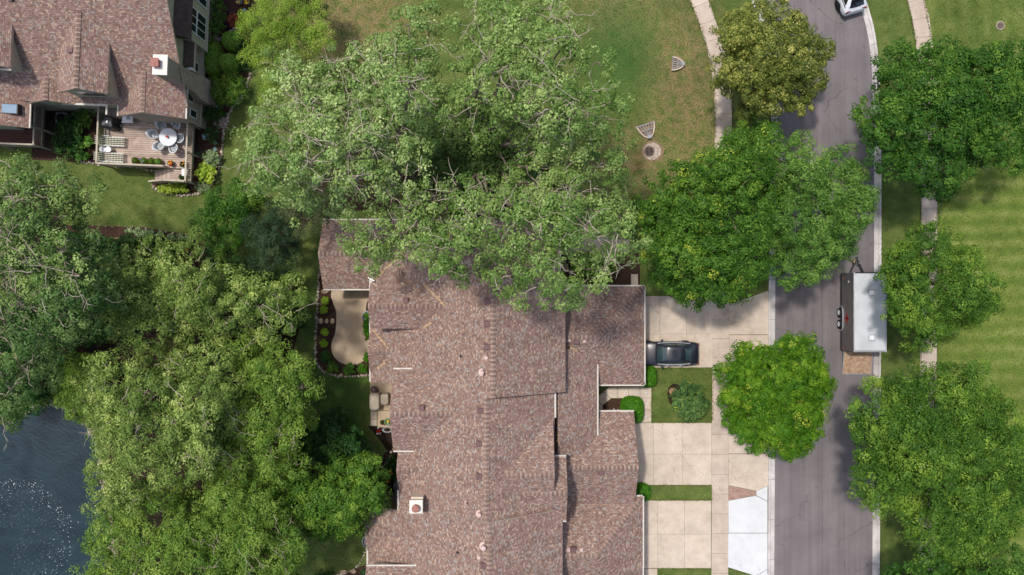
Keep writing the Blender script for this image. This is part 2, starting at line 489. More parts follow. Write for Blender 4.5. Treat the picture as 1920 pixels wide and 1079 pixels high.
M['drysoil'] = plain('dry_soil', srgb(150, 128, 102), srgb(110, 92, 70), 7.0, 0.95, 0.1, bump=0.8, bd=0.03, world=True)
M['stone'] = plain('field_stone', srgb(186, 172, 156), srgb(128, 112, 100), 5.0, 0.85, 0.2, bump=0.5, tint=0.35, world=True)
M['flag'] = plain('flagstone', srgb(186, 164, 134), srgb(142, 122, 98), 6.0, 0.85, 0.2, bump=0.5, tint=0.15)
M['water'] = water_material()
M['foam'] = plain('foam', (0.75, 0.78, 0.8, 1), (0.6, 0.64, 0.68, 1), 3.0, 0.6)
M['bark_grey'] = plain('grey_bark', srgb(150, 138, 124), srgb(104, 92, 80), 8.0, 0.9, 0.1, bump=0.6)
M['bark_pale'] = plain('pale_bark', srgb(176, 166, 150), srgb(134, 122, 106), 6.0, 0.9, 0.1, bump=0.5)
M['bark_brown'] = plain('brown_bark', srgb(96, 78, 64), srgb(64, 52, 42), 8.0, 0.9, 0.1, bump=0.6)
M['deck'] = plain('weathered_deck', srgb(186, 168, 154), srgb(158, 140, 128), 3.0, 0.8, 0.2, tint=0.14, bump=0.3)
M['rail'] = plain('rail_paint', srgb(186, 176, 158), srgb(160, 148, 130), 3.0, 0.7)
M['red_deck'] = plain('dark_red_deck', srgb(98, 58, 54), srgb(72, 42, 40), 3.0, 0.8, tint=0.1)
M['white_plastic'] = plain('white_plastic', srgb(228, 230, 232), srgb(206, 208, 212), 4.0, 0.45)
M['mesh_fabric'] = plain('grey_sling', srgb(176, 180, 184), srgb(150, 156, 160), 20.0, 0.7)
M['green_stripe'] = plain('dark_green_strap', srgb(52, 70, 54), None, 6.0, 0.7)
M['cream_strap'] = plain('cream_strap', srgb(212, 208, 190), None, 6.0, 0.7)
M['black_cover'] = plain('black_vinyl', srgb(44, 45, 50), srgb(26, 27, 31), 5.0, 0.45, 0.4, bump=0.3, bd=0.03)
M['beige_cover'] = plain('beige_canvas', srgb(196, 184, 162), srgb(168, 156, 136), 5.0, 0.8, bump=0.4, bd=0.03)
M['grey_metal'] = plain('grey_metal', srgb(150, 154, 158), srgb(118, 122, 126), 5.0, 0.45, 0.5, 0.4)
M['dark_metal'] = plain('dark_metal', srgb(50, 50, 52), srgb(32, 32, 34), 8.0, 0.5, 0.5, 0.3)
M['black_void'] = plain('black_void', (0.008, 0.008, 0.009, 1), (0.004, 0.004, 0.004, 1), 4, 0.9, 0.1)
M['iron'] = plain('cast_iron', srgb(112, 98, 90), srgb(78, 66, 60), 9.0, 0.7, 0.3, 0.2, bump=0.4)
M['vent'] = plain('vent_brown', srgb(110, 84, 84), srgb(92, 70, 70), 5.0, 0.6)
M['vent_pale'] = plain('vent_pale', srgb(206, 182, 174), srgb(180, 154, 146), 5.0, 0.6)
M['clay'] = plain('terracotta', srgb(176, 102, 74), srgb(142, 80, 60), 5.0, 0.8)
M['flue'] = plain('flue_brown', srgb(160, 110, 98), srgb(136, 90, 80), 5.0, 0.7)
M['chimney_cap'] = plain('chimney_cap', srgb(228, 222, 212), srgb(204, 198, 188), 3.0, 0.7)
M['litter'] = plain('dry_leaves', srgb(192, 166, 130), srgb(150, 124, 96), 9.0, 0.9, 0.1, tint=0.3)
M['glass'] = plain('window_glass', srgb(46, 52, 56), srgb(28, 33, 36), 1.0, 0.06, 0.6)
M['skylight'] = plain('skylight_glass', srgb(120, 146, 164), srgb(104, 130, 150), 1.0, 0.08, 0.6)
M['car_glass'] = plain('car_glass', srgb(58, 78, 78), srgb(36, 50, 50), 2.0, 0.04, 0.8)
M['dark_glass'] = plain('privacy_glass', srgb(24, 27, 30), srgb(16, 18, 20), 2.0, 0.05, 0.8)
M['black_paint'] = plain('black_car_paint', srgb(30, 33, 39), srgb(26, 29, 35), 1.0, 0.22, 0.8)
M['white_paint'] = plain('white_car_paint', srgb(232, 235, 240), srgb(224, 228, 234), 1.0, 0.25, 0.6)
M['tyre'] = plain('tyre_rubber', srgb(36, 36, 37), srgb(26, 26, 27), 9.0, 0.85)
M['rim'] = plain('alloy_rim', srgb(176, 178, 182), srgb(130, 132, 136), 9.0, 0.35, 0.5, 0.7)
M['chrome'] = plain('chrome_trim', srgb(214, 216, 220), srgb(190, 192, 196), 3.0, 0.25, 0.5, 0.6)
M['trailer_side'] = plain('charcoal_aluminium', srgb(112, 108, 105), srgb(96, 92, 90), 1.5, 0.4, 0.5, 0.2)
M['trailer_roof'] = plain('trailer_roof_skin', srgb(198, 202, 205), srgb(174, 179, 182), 0.9, 0.5, 0.4)
M['silver_trim'] = plain('silver_trim', srgb(190, 193, 198), srgb(168, 170, 176), 4.0, 0.35, 0.5, 0.5)
M['red_decal'] = plain('red_decal', srgb(168, 34, 34), None, 3.0, 0.5)
M['amber'] = plain('amber_lens', srgb(226, 110, 30), None, 3.0, 0.3)
M['red_lens'] = plain('red_lens', srgb(110, 18, 20), None, 3.0, 0.25)
M['ramp_wood'] = plain('worn_plywood', srgb(184, 156, 130), srgb(130, 104, 84), 4.0, 0.85, 0.2, bump=0.4)
M['red_flower'] = plain('red_petals', srgb(206, 40, 36), None, 8.0, 0.6)
M['yellow_flower'] = plain('yellow_petals', srgb(240, 190, 30), None, 8.0, 0.6)
M['orange_flower'] = plain('orange_petals', srgb(236, 130, 30), None, 8.0, 0.6)
M['purple_flower'] = plain('purple_petals', srgb(120, 96, 160), None, 8.0, 0.6)
M['hose'] = plain('green_hose', srgb(36, 122, 84), None, 3.0, 0.4)
M['blue_stone'] = plain('blue_green_stone', srgb(120, 158, 150), srgb(98, 132, 126), 5.0, 0.8)
M['blue_glaze'] = plain('pale_blue_glaze', srgb(150, 180, 200), srgb(130, 160, 184), 5.0, 0.4)
M['rust_stone'] = plain('rust_stone', srgb(176, 120, 84), srgb(140, 112, 96), 3.0, 0.85, bump=0.6, bd=0.04)
# foliage
M['l_turf'] = leaf_material('turf_blade', srgb(70, 90, 36), srgb(100, 116, 54), srgb(146, 146, 88), 0.2, 0.7)
M['l_spring'] = leaf_material('spring_leaf', srgb(72, 104, 34), srgb(110, 142, 54), srgb(158, 182, 84), 0.32, 0.5)
M['l_cotton'] = leaf_material('cottonwood_leaf', srgb(90, 118, 56), srgb(130, 160, 84), srgb(192, 208, 140), 0.28, 0.5, spec=0.25)
M['l_cotton2'] = leaf_material('young_cottonwood_leaf', srgb(80, 110, 48), srgb(122, 152, 76), srgb(176, 196, 120), 0.3, 0.5, spec=0.25)
M['l_ash'] = leaf_material('ash_leaf', srgb(42, 78, 20), srgb(74, 116, 36), srgb(128, 160, 56), 0.3, 0.55, srgb(172, 184, 66))
M['l_ash2'] = leaf_material('soft_ash_leaf', srgb(54, 88, 28), srgb(90, 130, 52), srgb(142, 174, 80), 0.3, 0.55)
M['l_maple'] = leaf_material('maple_leaf', srgb(36, 72, 22), srgb(64, 106, 34), srgb(114, 148, 54), 0.28, 0.55)
M['l_maple2'] = leaf_material('street_maple_leaf', srgb(48, 82, 24), srgb(84, 122, 40), srgb(142, 170, 64), 0.3, 0.55)
M['l_lime'] = leaf_material('lime_leaf', srgb(46, 88, 14), srgb(80, 126, 24), srgb(134, 166, 42), 0.3, 0.55, srgb(176, 188, 70))
M['l_linden'] = leaf_material('linden_leaf', srgb(66, 84, 34), srgb(106, 118, 48), srgb(186, 184, 96), 0.28, 0.5, srgb(210, 204, 120))
M['l_willow'] = leaf_material('silver_maple_leaf', srgb(74, 102, 40), srgb(122, 148, 70), srgb(186, 200, 114), 0.3, 0.5)
M['l_yellow'] = leaf_material('locust_leaf', srgb(90, 122, 36), srgb(136, 166, 58), srgb(178, 198, 88), 0.36, 0.55)
M['l_dark'] = leaf_material('dark_shrub_leaf', srgb(26, 54, 24), srgb(46, 82, 34), srgb(82, 118, 50), 0.25, 0.5)
M['l_spruce'] = leaf_material('spruce_needle', srgb(28, 48, 30), srgb(48, 72, 46), srgb(78, 100, 66), 0.1, 0.6)
M['l_pine'] = leaf_material('pine_needle', srgb(52, 64, 36), srgb(82, 92, 58), srgb(118, 124, 84), 0.15, 0.6)
M['l_under'] = leaf_material('understorey_leaf', srgb(54, 84, 38), srgb(90, 120, 62), srgb(138, 162, 94), 0.28, 0.5)
M['l_hedge'] = leaf_material('hedge_leaf', srgb(34, 78, 12), srgb(66, 128, 20), srgb(104, 160, 34), 0.2, 0.5)
M['l_hedge2'] = leaf_material('boxwood_leaf', srgb(66, 106, 30), srgb(112, 156, 54), srgb(156, 190, 84), 0.2, 0.55)
M['l_hosta'] = leaf_material('hosta_leaf', srgb(70, 120, 40), srgb(106, 154, 60), srgb(150, 186, 90), 0.25, 0.45)
M['l_goldhosta'] = leaf_material('golden_hosta_leaf', srgb(110, 140, 34), srgb(154, 182, 56), srgb(200, 212, 96), 0.25, 0.45)
M['l_varieg'] = leaf_material('variegated_leaf', srgb(84, 112, 70), srgb(140, 164, 112), srgb(214, 220, 180), 0.2, 0.5)
M['l_blue'] = leaf_material('blue_green_leaf', srgb(50, 82, 48), srgb(80, 114, 62), srgb(128, 156, 80), 0.2, 0.5, srgb(186, 196, 60))
M['l_red'] = leaf_material('red_barberry_leaf', srgb(120, 52, 36), srgb(170, 82, 60), srgb(206, 130, 96), 0.25, 0.5)
M['l_purple'] = leaf_material('purple_leaf', srgb(52, 30, 40), srgb(78, 48, 58), srgb(100, 66, 74), 0.2, 0.5)
M['l_spire'] = leaf_material('spirea_leaf', srgb(110, 150, 30), srgb(152, 190, 50), srgb(188, 212, 84), 0.3, 0.5)

# ---------------------------------------------------------------- geometry utilities
def in_poly(pts, poly):
    x, y = pts[:, 0], pts[:, 1]
    r = np.zeros(len(pts), bool)
    n = len(poly)
    for i in range(n):
        x1, y1 = poly[i]; x2, y2 = poly[(i + 1) % n]
        c = ((y1 > y) != (y2 > y)) & (x < (x2 - x1) * (y - y1) / ((y2 - y1) if y2 != y1 else 1e-9) + x1)
        r ^= c
    return r

def edge_dist(pts, poly):
    d = np.full(len(pts), 1e9)
    n = len(poly)
    for i in range(n):
        a = np.array(poly[i], float); b = np.array(poly[(i + 1) % n], float)
        ab = b - a
        t = np.clip(((pts - a) @ ab) / max(ab @ ab, 1e-9), 0, 1)
        d = np.minimum(d, np.linalg.norm(pts - (a + t[:, None] * ab), axis=1))
    return d

def smooth_line(pts, step=1.0):
    """Catmull-Rom through pts, resampled"""
    P = [np.array(p, float) for p in pts]
    P = [2 * P[0] - P[1]] + P + [2 * P[-1] - P[-2]]
    out = []
    for i in range(1, len(P) - 2):
        n = max(2, int(np.linalg.norm(P[i + 1] - P[i]) / step))
        for k in range(n):
            t = k / n
            out.append(0.5 * (2 * P[i] + (P[i + 1] - P[i - 1]) * t + (2 * P[i - 1] - 5 * P[i] + 4 * P[i + 1] - P[i + 2]) * t * t
                              + (3 * P[i] - P[i - 1] - 3 * P[i + 1] + P[i + 2]) * t ** 3))
    out.append(P[-2])
    return out

def at_length(line, step, start=0.0):
    """points every step metres along a polyline"""
    L = [0.0]
    for i in range(1, len(line)): L.append(L[-1] + float(np.linalg.norm(line[i] - line[i - 1])))
    res = []
    s = start
    while s <= L[-1]:
        i = max(0, min(len(L) - 2, int(np.searchsorted(L, s)) - 1))
        t = (s - L[i]) / max(L[i + 1] - L[i], 1e-9)
        res.append(line[i] + (line[i + 1] - line[i]) * t)
        s += step
    return res

# ---------------------------------------------------------------- ground, pond
LAKE = [W2(*p) for p in [(-300, 810), (-40, 806), (0, 808), (30, 797), (55, 777), (85, 768), (115, 776), (140, 796), (158, 822), (168, 850),
                         (172, 880), (176, 915), (186, 952), (197, 1000), (192, 1040), (178, 1075), (170, 1140), (150, 1260), (-300, 1400)]]
def ground_z(P):
    d = edge_dist(P, LAKE)
    ins = in_poly(P, LAKE)
    sd = np.where(ins, -d, d)
    t = np.clip((1.8 - sd) / 3.2, 0, 1)
    return -1.1 * t * t * (3 - 2 * t)

def build_ground():
    fx = np.arange(-46, 46.01, 0.5); fy = np.arange(-30, 30.01, 0.5)
    far = np.array([60, 90, 150, 300, 600.0])
    gx = np.concatenate([-far[::-1], fx, far]); gy = np.concatenate([-far[::-1], fy, far])
    X, Y = np.meshgrid(gx, gy)
    P = np.stack([X.ravel(), Y.ravel()], 1)
    Z = ground_z(P)
    nx, ny = len(gx), len(gy)
    idx = np.arange(nx * ny).reshape(ny, nx)
    F = np.stack([idx[:-1, :-1], idx[:-1, 1:], idx[1:, 1:], idx[1:, :-1]], -1).reshape(-1, 4)
    me = fast_mesh('ground', np.column_stack([P, Z]), F, M['lawn'])
    me.polygons.foreach_set('use_smooth', [True] * len(F))
    tag(link('ground', me), kind='structure')

def fast_mesh(name, V, F, mat, tint=None):
    """F: (n,k) index array"""
    me = bpy.data.meshes.new(name)
    n, k = F.shape
    me.vertices.add(len(V)); me.vertices.foreach_set('co', np.ascontiguousarray(V, np.float32).ravel())
    me.loops.add(n * k); me.loops.foreach_set('vertex_index', np.ascontiguousarray(F, np.int32).ravel())
    me.polygons.add(n)
    me.polygons.foreach_set('loop_start', np.arange(0, n * k, k, dtype=np.int32))
    me.polygons.foreach_set('loop_total', np.full(n, k, np.int32))
    me.materials.append(mat)
    if tint is not None:
        at = me.attributes.new('tint', 'FLOAT', 'FACE')
        at.data.foreach_set('value', np.ascontiguousarray(tint, np.float32))
    me.update(calc_edges=True)
    return me

build_ground()
mb = MB()
mb.sheet([(-45, -5), (-28, -5), (-28, -40), (-90, -40), (-90, -5)], -0.5)
tag(mb.build('pond', M['water']), kind='structure')

rng0 = np.random.default_rng(5)
def build_foam():
    V = []; F = []
    c = np.array(W2(14, 1012)); R = 4.35
    def speck(x, y, s):
        b = len(V)
        k = 5; ph = rng0.uniform(0, 6.3)
        for i in range(k):
            a = ph + i * 2 * math.pi / k
            q = s * rng0.uniform(0.5, 1.2)
            V.append((x + math.cos(a) * q, y + math.sin(a) * q * 0.7, -0.488))
        F.append([b + i for i in range(k)])
    for _ in range(210):
        a = rng0.uniform(-1.5, 1.9); r = R + rng0.normal(0, 0.28) - abs(rng0.normal(0, 0.45))
        speck(c[0] + r * math.cos(a) * 1.02, c[1] + r * math.sin(a), rng0.uniform(0.012, 0.045))
    for _ in range(800):
        a = rng0.uniform(-1.6, 2.4); r = R * math.sqrt(rng0.uniform(0.02, 1))
        speck(c[0] + r * math.cos(a), c[1] + r * math.sin(a), rng0.uniform(0.006, 0.02))
    me = fast_mesh('foam', np.array(V), np.array(F), M['foam'])
    tag(link('fountain_foam', me), 'white foam specks in a ring on the dark pond water', 'foam', kind='stuff')
build_foam()

def rock_verts(rng, c, s, flat=0.6):
    ico = ICO
    v = ico[0] * (1 + rng.uniform(-0.28, 0.28, (len(ico[0]), 1)))
    v = v * np.array([s * rng.uniform(0.7, 1.3), s * rng.uniform(0.7, 1.3), s * flat])
    a = rng.uniform(0, 6.3); ca, sa = math.cos(a), math.sin(a)
    v = np.column_stack([v[:, 0] * ca - v[:, 1] * sa, v[:, 0] * sa + v[:, 1] * ca, v[:, 2]])
    return v + np.array(c)
def icosphere():
    t = (1 + 5 ** 0.5) / 2
    v = np.array([(-1, t, 0), (1, t, 0), (-1, -t, 0), (1, -t, 0), (0, -1, t), (0, 1, t), (0, -1, -t), (0, 1, -t), (t, 0, -1), (t, 0, 1), (-t, 0, -1), (-t, 0, 1)], float)
    v /= np.linalg.norm(v[0])
    f = np.array([(0, 11, 5), (0, 5, 1), (0, 1, 7), (0, 7, 10), (0, 10, 11), (1, 5, 9), (5, 11, 4), (11, 10, 2), (10, 7, 6), (7, 1, 8),
                  (3, 9, 4), (3, 4, 2), (3, 2, 6), (3, 6, 8), (3, 8, 9), (4, 9, 5), (2, 4, 11), (6, 2, 10), (8, 6, 7), (9, 8, 1)])
    return v, f
ICO = icosphere()
def rocks(name, items, mat, seed=1, parent=None, flat=0.6):
    """items: (x, y, z, size) joined into one mesh of small stones"""
    rng = np.random.default_rng(seed)
    V = []; F = []; T = []
    for i, (x, y, z, s) in enumerate(items):
        V.append(rock_verts(rng, (x, y, z), s, flat)); F.append(ICO[1] + i * 12); T.append(np.full(20, rng.uniform(0, 1)))
    me = fast_mesh(name, np.concatenate(V), np.concatenate(F), mat, np.concatenate(T))
    return link(name, me, parent)

items = []
shore = smooth_line(LAKE[2:17], 0.3)
for p in shore:
    for _ in range(9):
        q = p + rng0.normal(0, 0.22, 2) + np.array([0.25, 0.1])
        z = float(ground_z(q[None, :])[0])
        items.append((q[0], q[1], z + 0.02, rng0.uniform(0.05, 0.13)))
tag(rocks('shore_stones', items, M['stone'], 3), 'pale stones lining the pond shore under the trees', 'stones', kind='stuff')

# ---------------------------------------------------------------- road, kerbs, footpaths
KL = [W2(*p) for p in [(1240, -330), (1310, -200), (1358, -110), (1385, -60), (1408, 0), (1421, 40), (1433, 85), (1441, 130), (1445, 180), (1446, 260), (1443, 400),
                       (1441, 540), (1440, 700), (1440, 900), (1439, 1079), (1439, 1300)]]
KR = [W2(*p) for p in [(1470, -330), (1530, -200), (1578, -110), (1602, -55), (1622, 0), (1631, 30), (1640, 67), (1647, 127), (1649, 200), (1651, 320), (1651, 540),
                       (1650, 720), (1649, 900), (1648, 1079), (1647, 1300)]]
kl = [np.array(p) for p in smooth_line(KL, 1.0)]
kr = [np.array(p) for p in smooth_line(KR, 1.0)]
def offset(line, d):
    out = []
    for i in range(len(line)):
        t = line[min(i + 1, len(line) - 1)] - line[max(i - 1, 0)]
        t = t / np.linalg.norm(t)
        out.append(line[i] + np.array([-t[1], t[0]]) * d)
    return out
def z3(line, z): return [(p[0], p[1], z) for p in line]
A = at_length(kl, 0.5); B = at_length(kr, 0.5)
n = 120
A = [kl_p for kl_p in at_length(kl, sum(np.linalg.norm(kl[i + 1] - kl[i]) for i in range(len(kl) - 1)) / n * 0.9999)][:n + 1]
B = [p for p in at_length(kr, sum(np.linalg.norm(kr[i + 1] - kr[i]) for i in range(len(kr) - 1)) / n * 0.9999)][:n + 1]
mb = MB()
mb.strip(z3(A, 0.012), z3(B, 0.012))
road = tag(mb.build('road', M['asphalt']), kind='structure')

def kerb(name, line, side):
    """a row of cast kerb and gutter sections, 3 m each with open joints"""
    root = MB()
    rng = np.random.default_rng(11)
    base = tag(bpy.data.objects.new(name, None), kind='structure'); col.objects.link(base)
    pts = at_length(line, 0.5)
    k = 6
    for s in range(0, len(pts) - k, k):
        seg = pts[s:s + k + 1]
        seg = [np.array(p) for p in seg]
        d0 = (seg[1] - seg[0]); seg[0] = seg[0] + d0 / np.linalg.norm(d0) * 0.012
        d1 = (seg[-1] - seg[-2]); seg[-1] = seg[-1] - d1 / np.linalg.norm(d1) * 0.012
        prof = [(0.0, 0.0), (0.0, 0.13), (0.15, 0.125), (0.2, 0.035), (0.50, 0.022), (0.50, 0.0)]
        mb = MB()
        rows = []
        for (o, z) in prof:
            rows.append(z3(offset(seg, o * side), z))
        m_ = len(seg)
        V = [p for r in rows for p in r]
        F = [(a * m_ + i, a * m_ + i + 1, (a + 1) * m_ + i + 1, (a + 1) * m_ + i) for a in range(len(prof) - 1) for i in range(m_ - 1)]
        if side > 0: F = [f[::-1] for f in F]
        F += [tuple(a * m_ for a in range(len(prof))), tuple(a * m_ + m_ - 1 for a in range(len(prof)))[::-1]]
        mb.add(V, F, 0, rng.uniform(0, 1))
        mb.build('kerb_section', M['kerb'], base)
kerb('kerb', kl, 1)
kerb('kerb', kr, -1)

def footpath(name, line, width, pitch, start, mat):
    base = tag(bpy.data.objects.new(name, None), kind='structure'); col.objects.link(base)
    rng = np.random.default_rng(7)
    Lt = sum(float(np.linalg.norm(line[i + 1] - line[i])) for i in range(len(line) - 1))
    pitch = Lt / round(Lt / pitch) * 0.99999
    pts = at_length(line, pitch, 0.0)
    for i in range(len(pts) - 1):
        a, b = pts[i], pts[i + 1]
        t = (b - a) / np.linalg.norm(b - a)
        def nrm(j):
            q = pts[min(j + 1, len(pts) - 1)] - pts[max(j - 1, 0)]; q = q / np.linalg.norm(q)
            return np.array([-q[1], q[0]]) * width / 2
        n0, n1 = nrm(i), nrm(i + 1)
        g = t * 0.008
        mb = MB()
        mb.prism([tuple(a - n0 + g), tuple(a + n0 + g), tuple(b + n1 - g), tuple(b - n1 - g)], 0.004, 0.05 + rng.uniform(0, 0.006), 0, rng.uniform(0, 1), 0.002)
        mb.build('paving_slab', mat, base)
FW = [np.array(p) for p in smooth_line([W2(*p) for p in [(1262, -120), (1285, -50), (1310, 0), (1328, 48), (1342, 95), (1351, 140), (1355, 185), (1356, 250), (1354, 360), (1352, 470), (1351, 560), (1351, 741)]], 0.4)]
footpath('footpath', FW[:-1] + [FW[-1]], 1.27, 1.42, 0.3, M['walk'])
FW2 = [np.array(W2(1350.5, 741)), np.array(W2(1350, 900)), np.array(W2(1349, 1150))]
footpath('footpath', FW2, 1.25, 1.435, 0.0, M['walk'])
FE = [np.array(p) for p in smooth_line([W2(*p) for p in [(1660, -130), (1693, -60), (1716, 0), (1726, 35), (1732, 80), (1739, 160), (1741, 260), (1742, 360), (1741, 560), (1740, 720), (1738, 900), (1736, 1079), (1735, 1180)]], 0.4)]
footpath('footpath', FE, 1.25, 1.44, 0.5, M['walk'])

def slabs(name, xs, ys, mat, z=0.05, seed=1):
    base = tag(bpy.data.objects.new(name, None), kind='structure'); col.objects.link(base)
    rng = np.random.default_rng(seed)
    for i in range(len(xs) - 1):
        for j in range(len(ys) - 1):
            x0, y1 = W2(xs[i], ys[j]); x1, y0 = W2(xs[i + 1], ys[j + 1])
            mb = MB()
            mb.box(x0 + 0.008, x1 - 0.008, y0 + 0.008, y1 - 0.008, 0.004, z + rng.uniform(0, 0.005), 0, rng.uniform(0.2, 0.8))
            mb.build('paving_slab', mat, base)
    return base
def poly_slabs(base, polys, mat, z=0.05, seed=3):
    rng = np.random.default_rng(seed)
    for p in polys:
        mb = MB(); mb.prism([W2(*q) for q in p], 0.004, z + rng.uniform(0, 0.005), 0, rng.uniform(0.2, 0.8), 0.004)
        mb.build('paving_slab', mat, base)
d1 = slabs('driveway', [1188, 1237, 1287, 1335.2], [556, 627, 690], M['drive'], seed=1)
poly_slabs(d1, [[(1367, 572), (1441, 546), (1441, 628), (1367, 628)], [(1367, 629), (1441, 629), (1441, 712), (1367, 692)]], M['drive'])
d2 = slabs('driveway', [1186, 1225, 1280, 1334.2], [793.5, 852, 910], M['drive'], seed=2)
poly_slabs(d2, [[(1366, 795), (1440, 772), (1440, 851), (1366, 851)], [(1366, 852), (1440, 852), (1440, 911), (1418, 921), (1366, 910.5)]], M['drive'], seed=5)
d3 = slabs('driveway', [1190, 1233, 1283, 1333], [939, 1002, 1066], M['drive'], seed=3)
poly_slabs(d3, [[(1209, 1067), (1232, 1067), (1232, 1110), (1209, 1110)]], M['drive'], seed=5)
poly_slabs(d3, [[(1365.5, 939.5), (1417, 930), (1438.6, 941), (1438.6, 999.7), (1365.5, 999.7)], [(1418, 921.6), (1438.6, 912), (1438.6, 940.2), (1418, 929.4)],
                [(1365, 1000.5), (1438.6, 1000.5), (1438.6, 1068), (1416, 1080), (1364.6, 1064)], [(1438.6, 1068.8), (1438.6, 1092), (1417, 1080.6)]], M['white_concrete'], 0.055, 6)
mb = MB(); mb.prism([W2(*q) for q in [(1366, 911), (1417.4, 921.6), (1417.4, 929.3), (1366, 938.8)]], 0.004, 0.04)
mb.build('paver_patch', M['paver'], d3, uv=True)

w1 = tag(bpy.data.objects.new('path', None), kind='structure'); col.objects.link(w1)
poly_slabs(w1, [[(1142, 727), (1157, 727), (1157, 747), (1146, 747), (1131, 736)], [(1157.6, 727), (1178, 727), (1178, 747), (1157.6, 747)], [(1178.6, 727), (1199.7, 727), (1199.7, 747), (1178.6, 747)],
                [(1200.3, 727), (1221, 727), (1221, 746.7), (1200.3, 746.7)], [(1200.3, 747.3), (1221, 747.3), (1221, 769), (1200.3, 769)],
                [(1200.3, 769.6), (1221, 769.6), (1221, 792.8), (1195, 792.8)], [(1130.5, 736.6), (1145, 747.5), (1130, 760), (1115, 748)], [(1114, 749), (1129.6, 760.6), (1131, 778), (1105, 778)]], M['drive'], seed=8)
w2_ = tag(bpy.data.objects.new('path', None), kind='structure'); col.objects.link(w2_)
poly_slabs(w2_, [[(1060, 440), (1100, 440), (1100, 474), (1060, 474)], [(1100.6, 440), (1140, 440), (1140, 474), (1100.6, 474)], [(1140.6, 450), (1180, 450), (1180, 474), (1140.6, 474)],
                 [(1183, 515), (1196, 515), (1196, 540), (1183, 540)]], M['walk'], seed=9)

def sub_base(px):
    mb = MB(); mb.sheet([W2(*q) for q in px], 0.005); tag(mb.build('sub_base', M['drysoil']), kind='structure')
for q in ([(1185, 557), (1335, 557), (1335, 689.5), (1185, 689.5)], [(1183, 794), (1334, 794), (1334, 909.5), (1183, 909.5)], [(1188, 939.5), (1333, 939.5), (1333, 1065.5), (1188, 1065.5)],
          [(1338, 560), (1364, 560), (1363, 1140), (1337, 1140)], [(1367, 800), (1439, 776), (1439, 908), (1418, 919), (1367, 908)], [(1367, 574), (1440, 550), (1440, 708), (1367, 690)]): sub_base(q)

# ---------------------------------------------------------------- planting beds
def bed(name, px, mat, z=0.012):
    mb = MB(); mb.sheet([W2(*q) for q in px], z)
    return tag(mb.build(name, mat), kind='structure')
PATIO_BED = [(600, 505), (598.5, 520), (596, 566), (593, 624), (592, 668), (594, 681), (604, 694), (615, 701), (634, 705.5), (663.5, 706), (700, 704.5), (725, 704), (725, 500)]
bed('mulch_bed', PATIO_BED, M['mulch'])
NB_BED = [(375, -30), (482, -30), (480, 30), (476, 100), (468, 140), (455, 180), (432, 208), (421, 240), (416, 290), (406, 330), (386, 357), (345, 368), (300, 360), (283, 346), (340, 320), (340, 225)]
bed('mulch_bed', NB_BED, M['mulch'], 0.014)
bed('mulch_bed', [(90, 422), (180, 424), (270, 427), (330, 437), (365, 442), (378, 456), (330, 456), (270, 450), (180, 444), (90, 444)], M['mulch'], 0.016)
bed('mulch_bed', [(60, 190), (185, 195), (185, 305), (150, 306), (60, 300)], M['mulch'], 0.016)
bed('mulch_bed', [(1128, 762), (1147, 748), (1172, 748), (1175, 780), (1128, 780)], M['mulch'], 0.014)
bed('mulch_bed', [(1050, 475), (1200, 475), (1200, 545), (1050, 545)], M['mulch'], 0.008)
bed('mulch_bed', [(1251, 740), (1253, 728), (1262, 720), (1276, 722), (1288, 740), (1284, 762), (1266, 766), (1255, 756)], M['soil'], 0.014)
bed('mulch_bed', [(690, 800), (738, 800), (738, 850), (725, 845), (712, 825)], M['soil'], 0.014)
bed('mulch_bed', [(720, 850), (750, 838), (760, 925), (712, 930), (712, 880)], M['soil'], 0.016)
bed('mulch_bed', [(600, 1085), (640, 1078), (684, 1060), (700, 1060), (700, 1100), (600, 1100)], M['mulch'], 0.014)
bed('mulch_bed', [(470, 880), (500, 860), (530, 850), (560, 862), (600, 880), (560, 930), (480, 930)], M['soil'], 0.014)
# bare earth under the big cottonwoods and the woodland by the pond
bed('woodland_floor', [(560, 440), (590, 405), (640, 395), (800, 400), (1050, 400), (1050, 300), (960, 250), (860, 240), (740, 260), (600, 300), (540, 380)], M['soil'], 0.008)
bed('woodland_floor', [(-60, 330), (120, 380), (90, 446), (180, 446), (300, 455), (380, 458), (420, 500), (560, 540), (560, 620), (540, 700), (590, 800), (560, 890), (560, 1000), (540, 1120), (215, 1120), (225, 1000), (205, 900), (200, 810), (150, 760), (80, 740), (-60, 770)], M['soil'], 0.02)

# stones edging the beds
def edging(px, step, size, name, label, seed=2, j=0.03):
    line = [np.array(p) for p in smooth_line([W2(*q) for q in px], 0.3)]
    rng = np.random.default_rng(seed)
    it = [(p[0] + rng.normal(0, j), p[1] + rng.normal(0, j), 0.04, size * rng.uniform(0.75, 1.3)) for p in at_length(line, step)]
    return tag(rocks(name, it, M['stone'], seed), label, 'edging', kind='stuff')
edging([(601, 480), (598.5, 520), (596, 566), (593, 624), (592, 668), (594, 681), (604, 694), (615, 701), (634, 705.5), (663.5, 706), (693, 704.5)], 0.21, 0.115, 'stone_edging', 'row of small pale stones edging the patio mulch bed')
edging([(470, 140), (455, 180), (432, 208), (421, 240), (416, 290), (406, 330), (386, 357), (345, 368), (300, 360), (285, 347)], 0.2, 0.12, 'stone_edging', 'curved row of stones edging the garden beside the wooden deck', 4)
edging([(384, 82), (400, 76), (412, 80), (425, 66), (440, 58), (455, 50), (468, 46)], 0.28, 0.19, 'stone_edging', 'pale boulders in a row between clipped shrubs and red bush', 5, 0.1)
edging([(112, 428), (200, 425), (270, 428), (330, 438), (362, 443)], 0.5, 0.07, 'stone_edging', 'thin stone line along the woodland bed', 6)
edging([(684, 965), (686, 1000), (683, 1045), (660, 1070), (620, 1082)], 0.22, 0.09, 'stone_edging', 'stones along the lawn at the south west roof corner', 7)
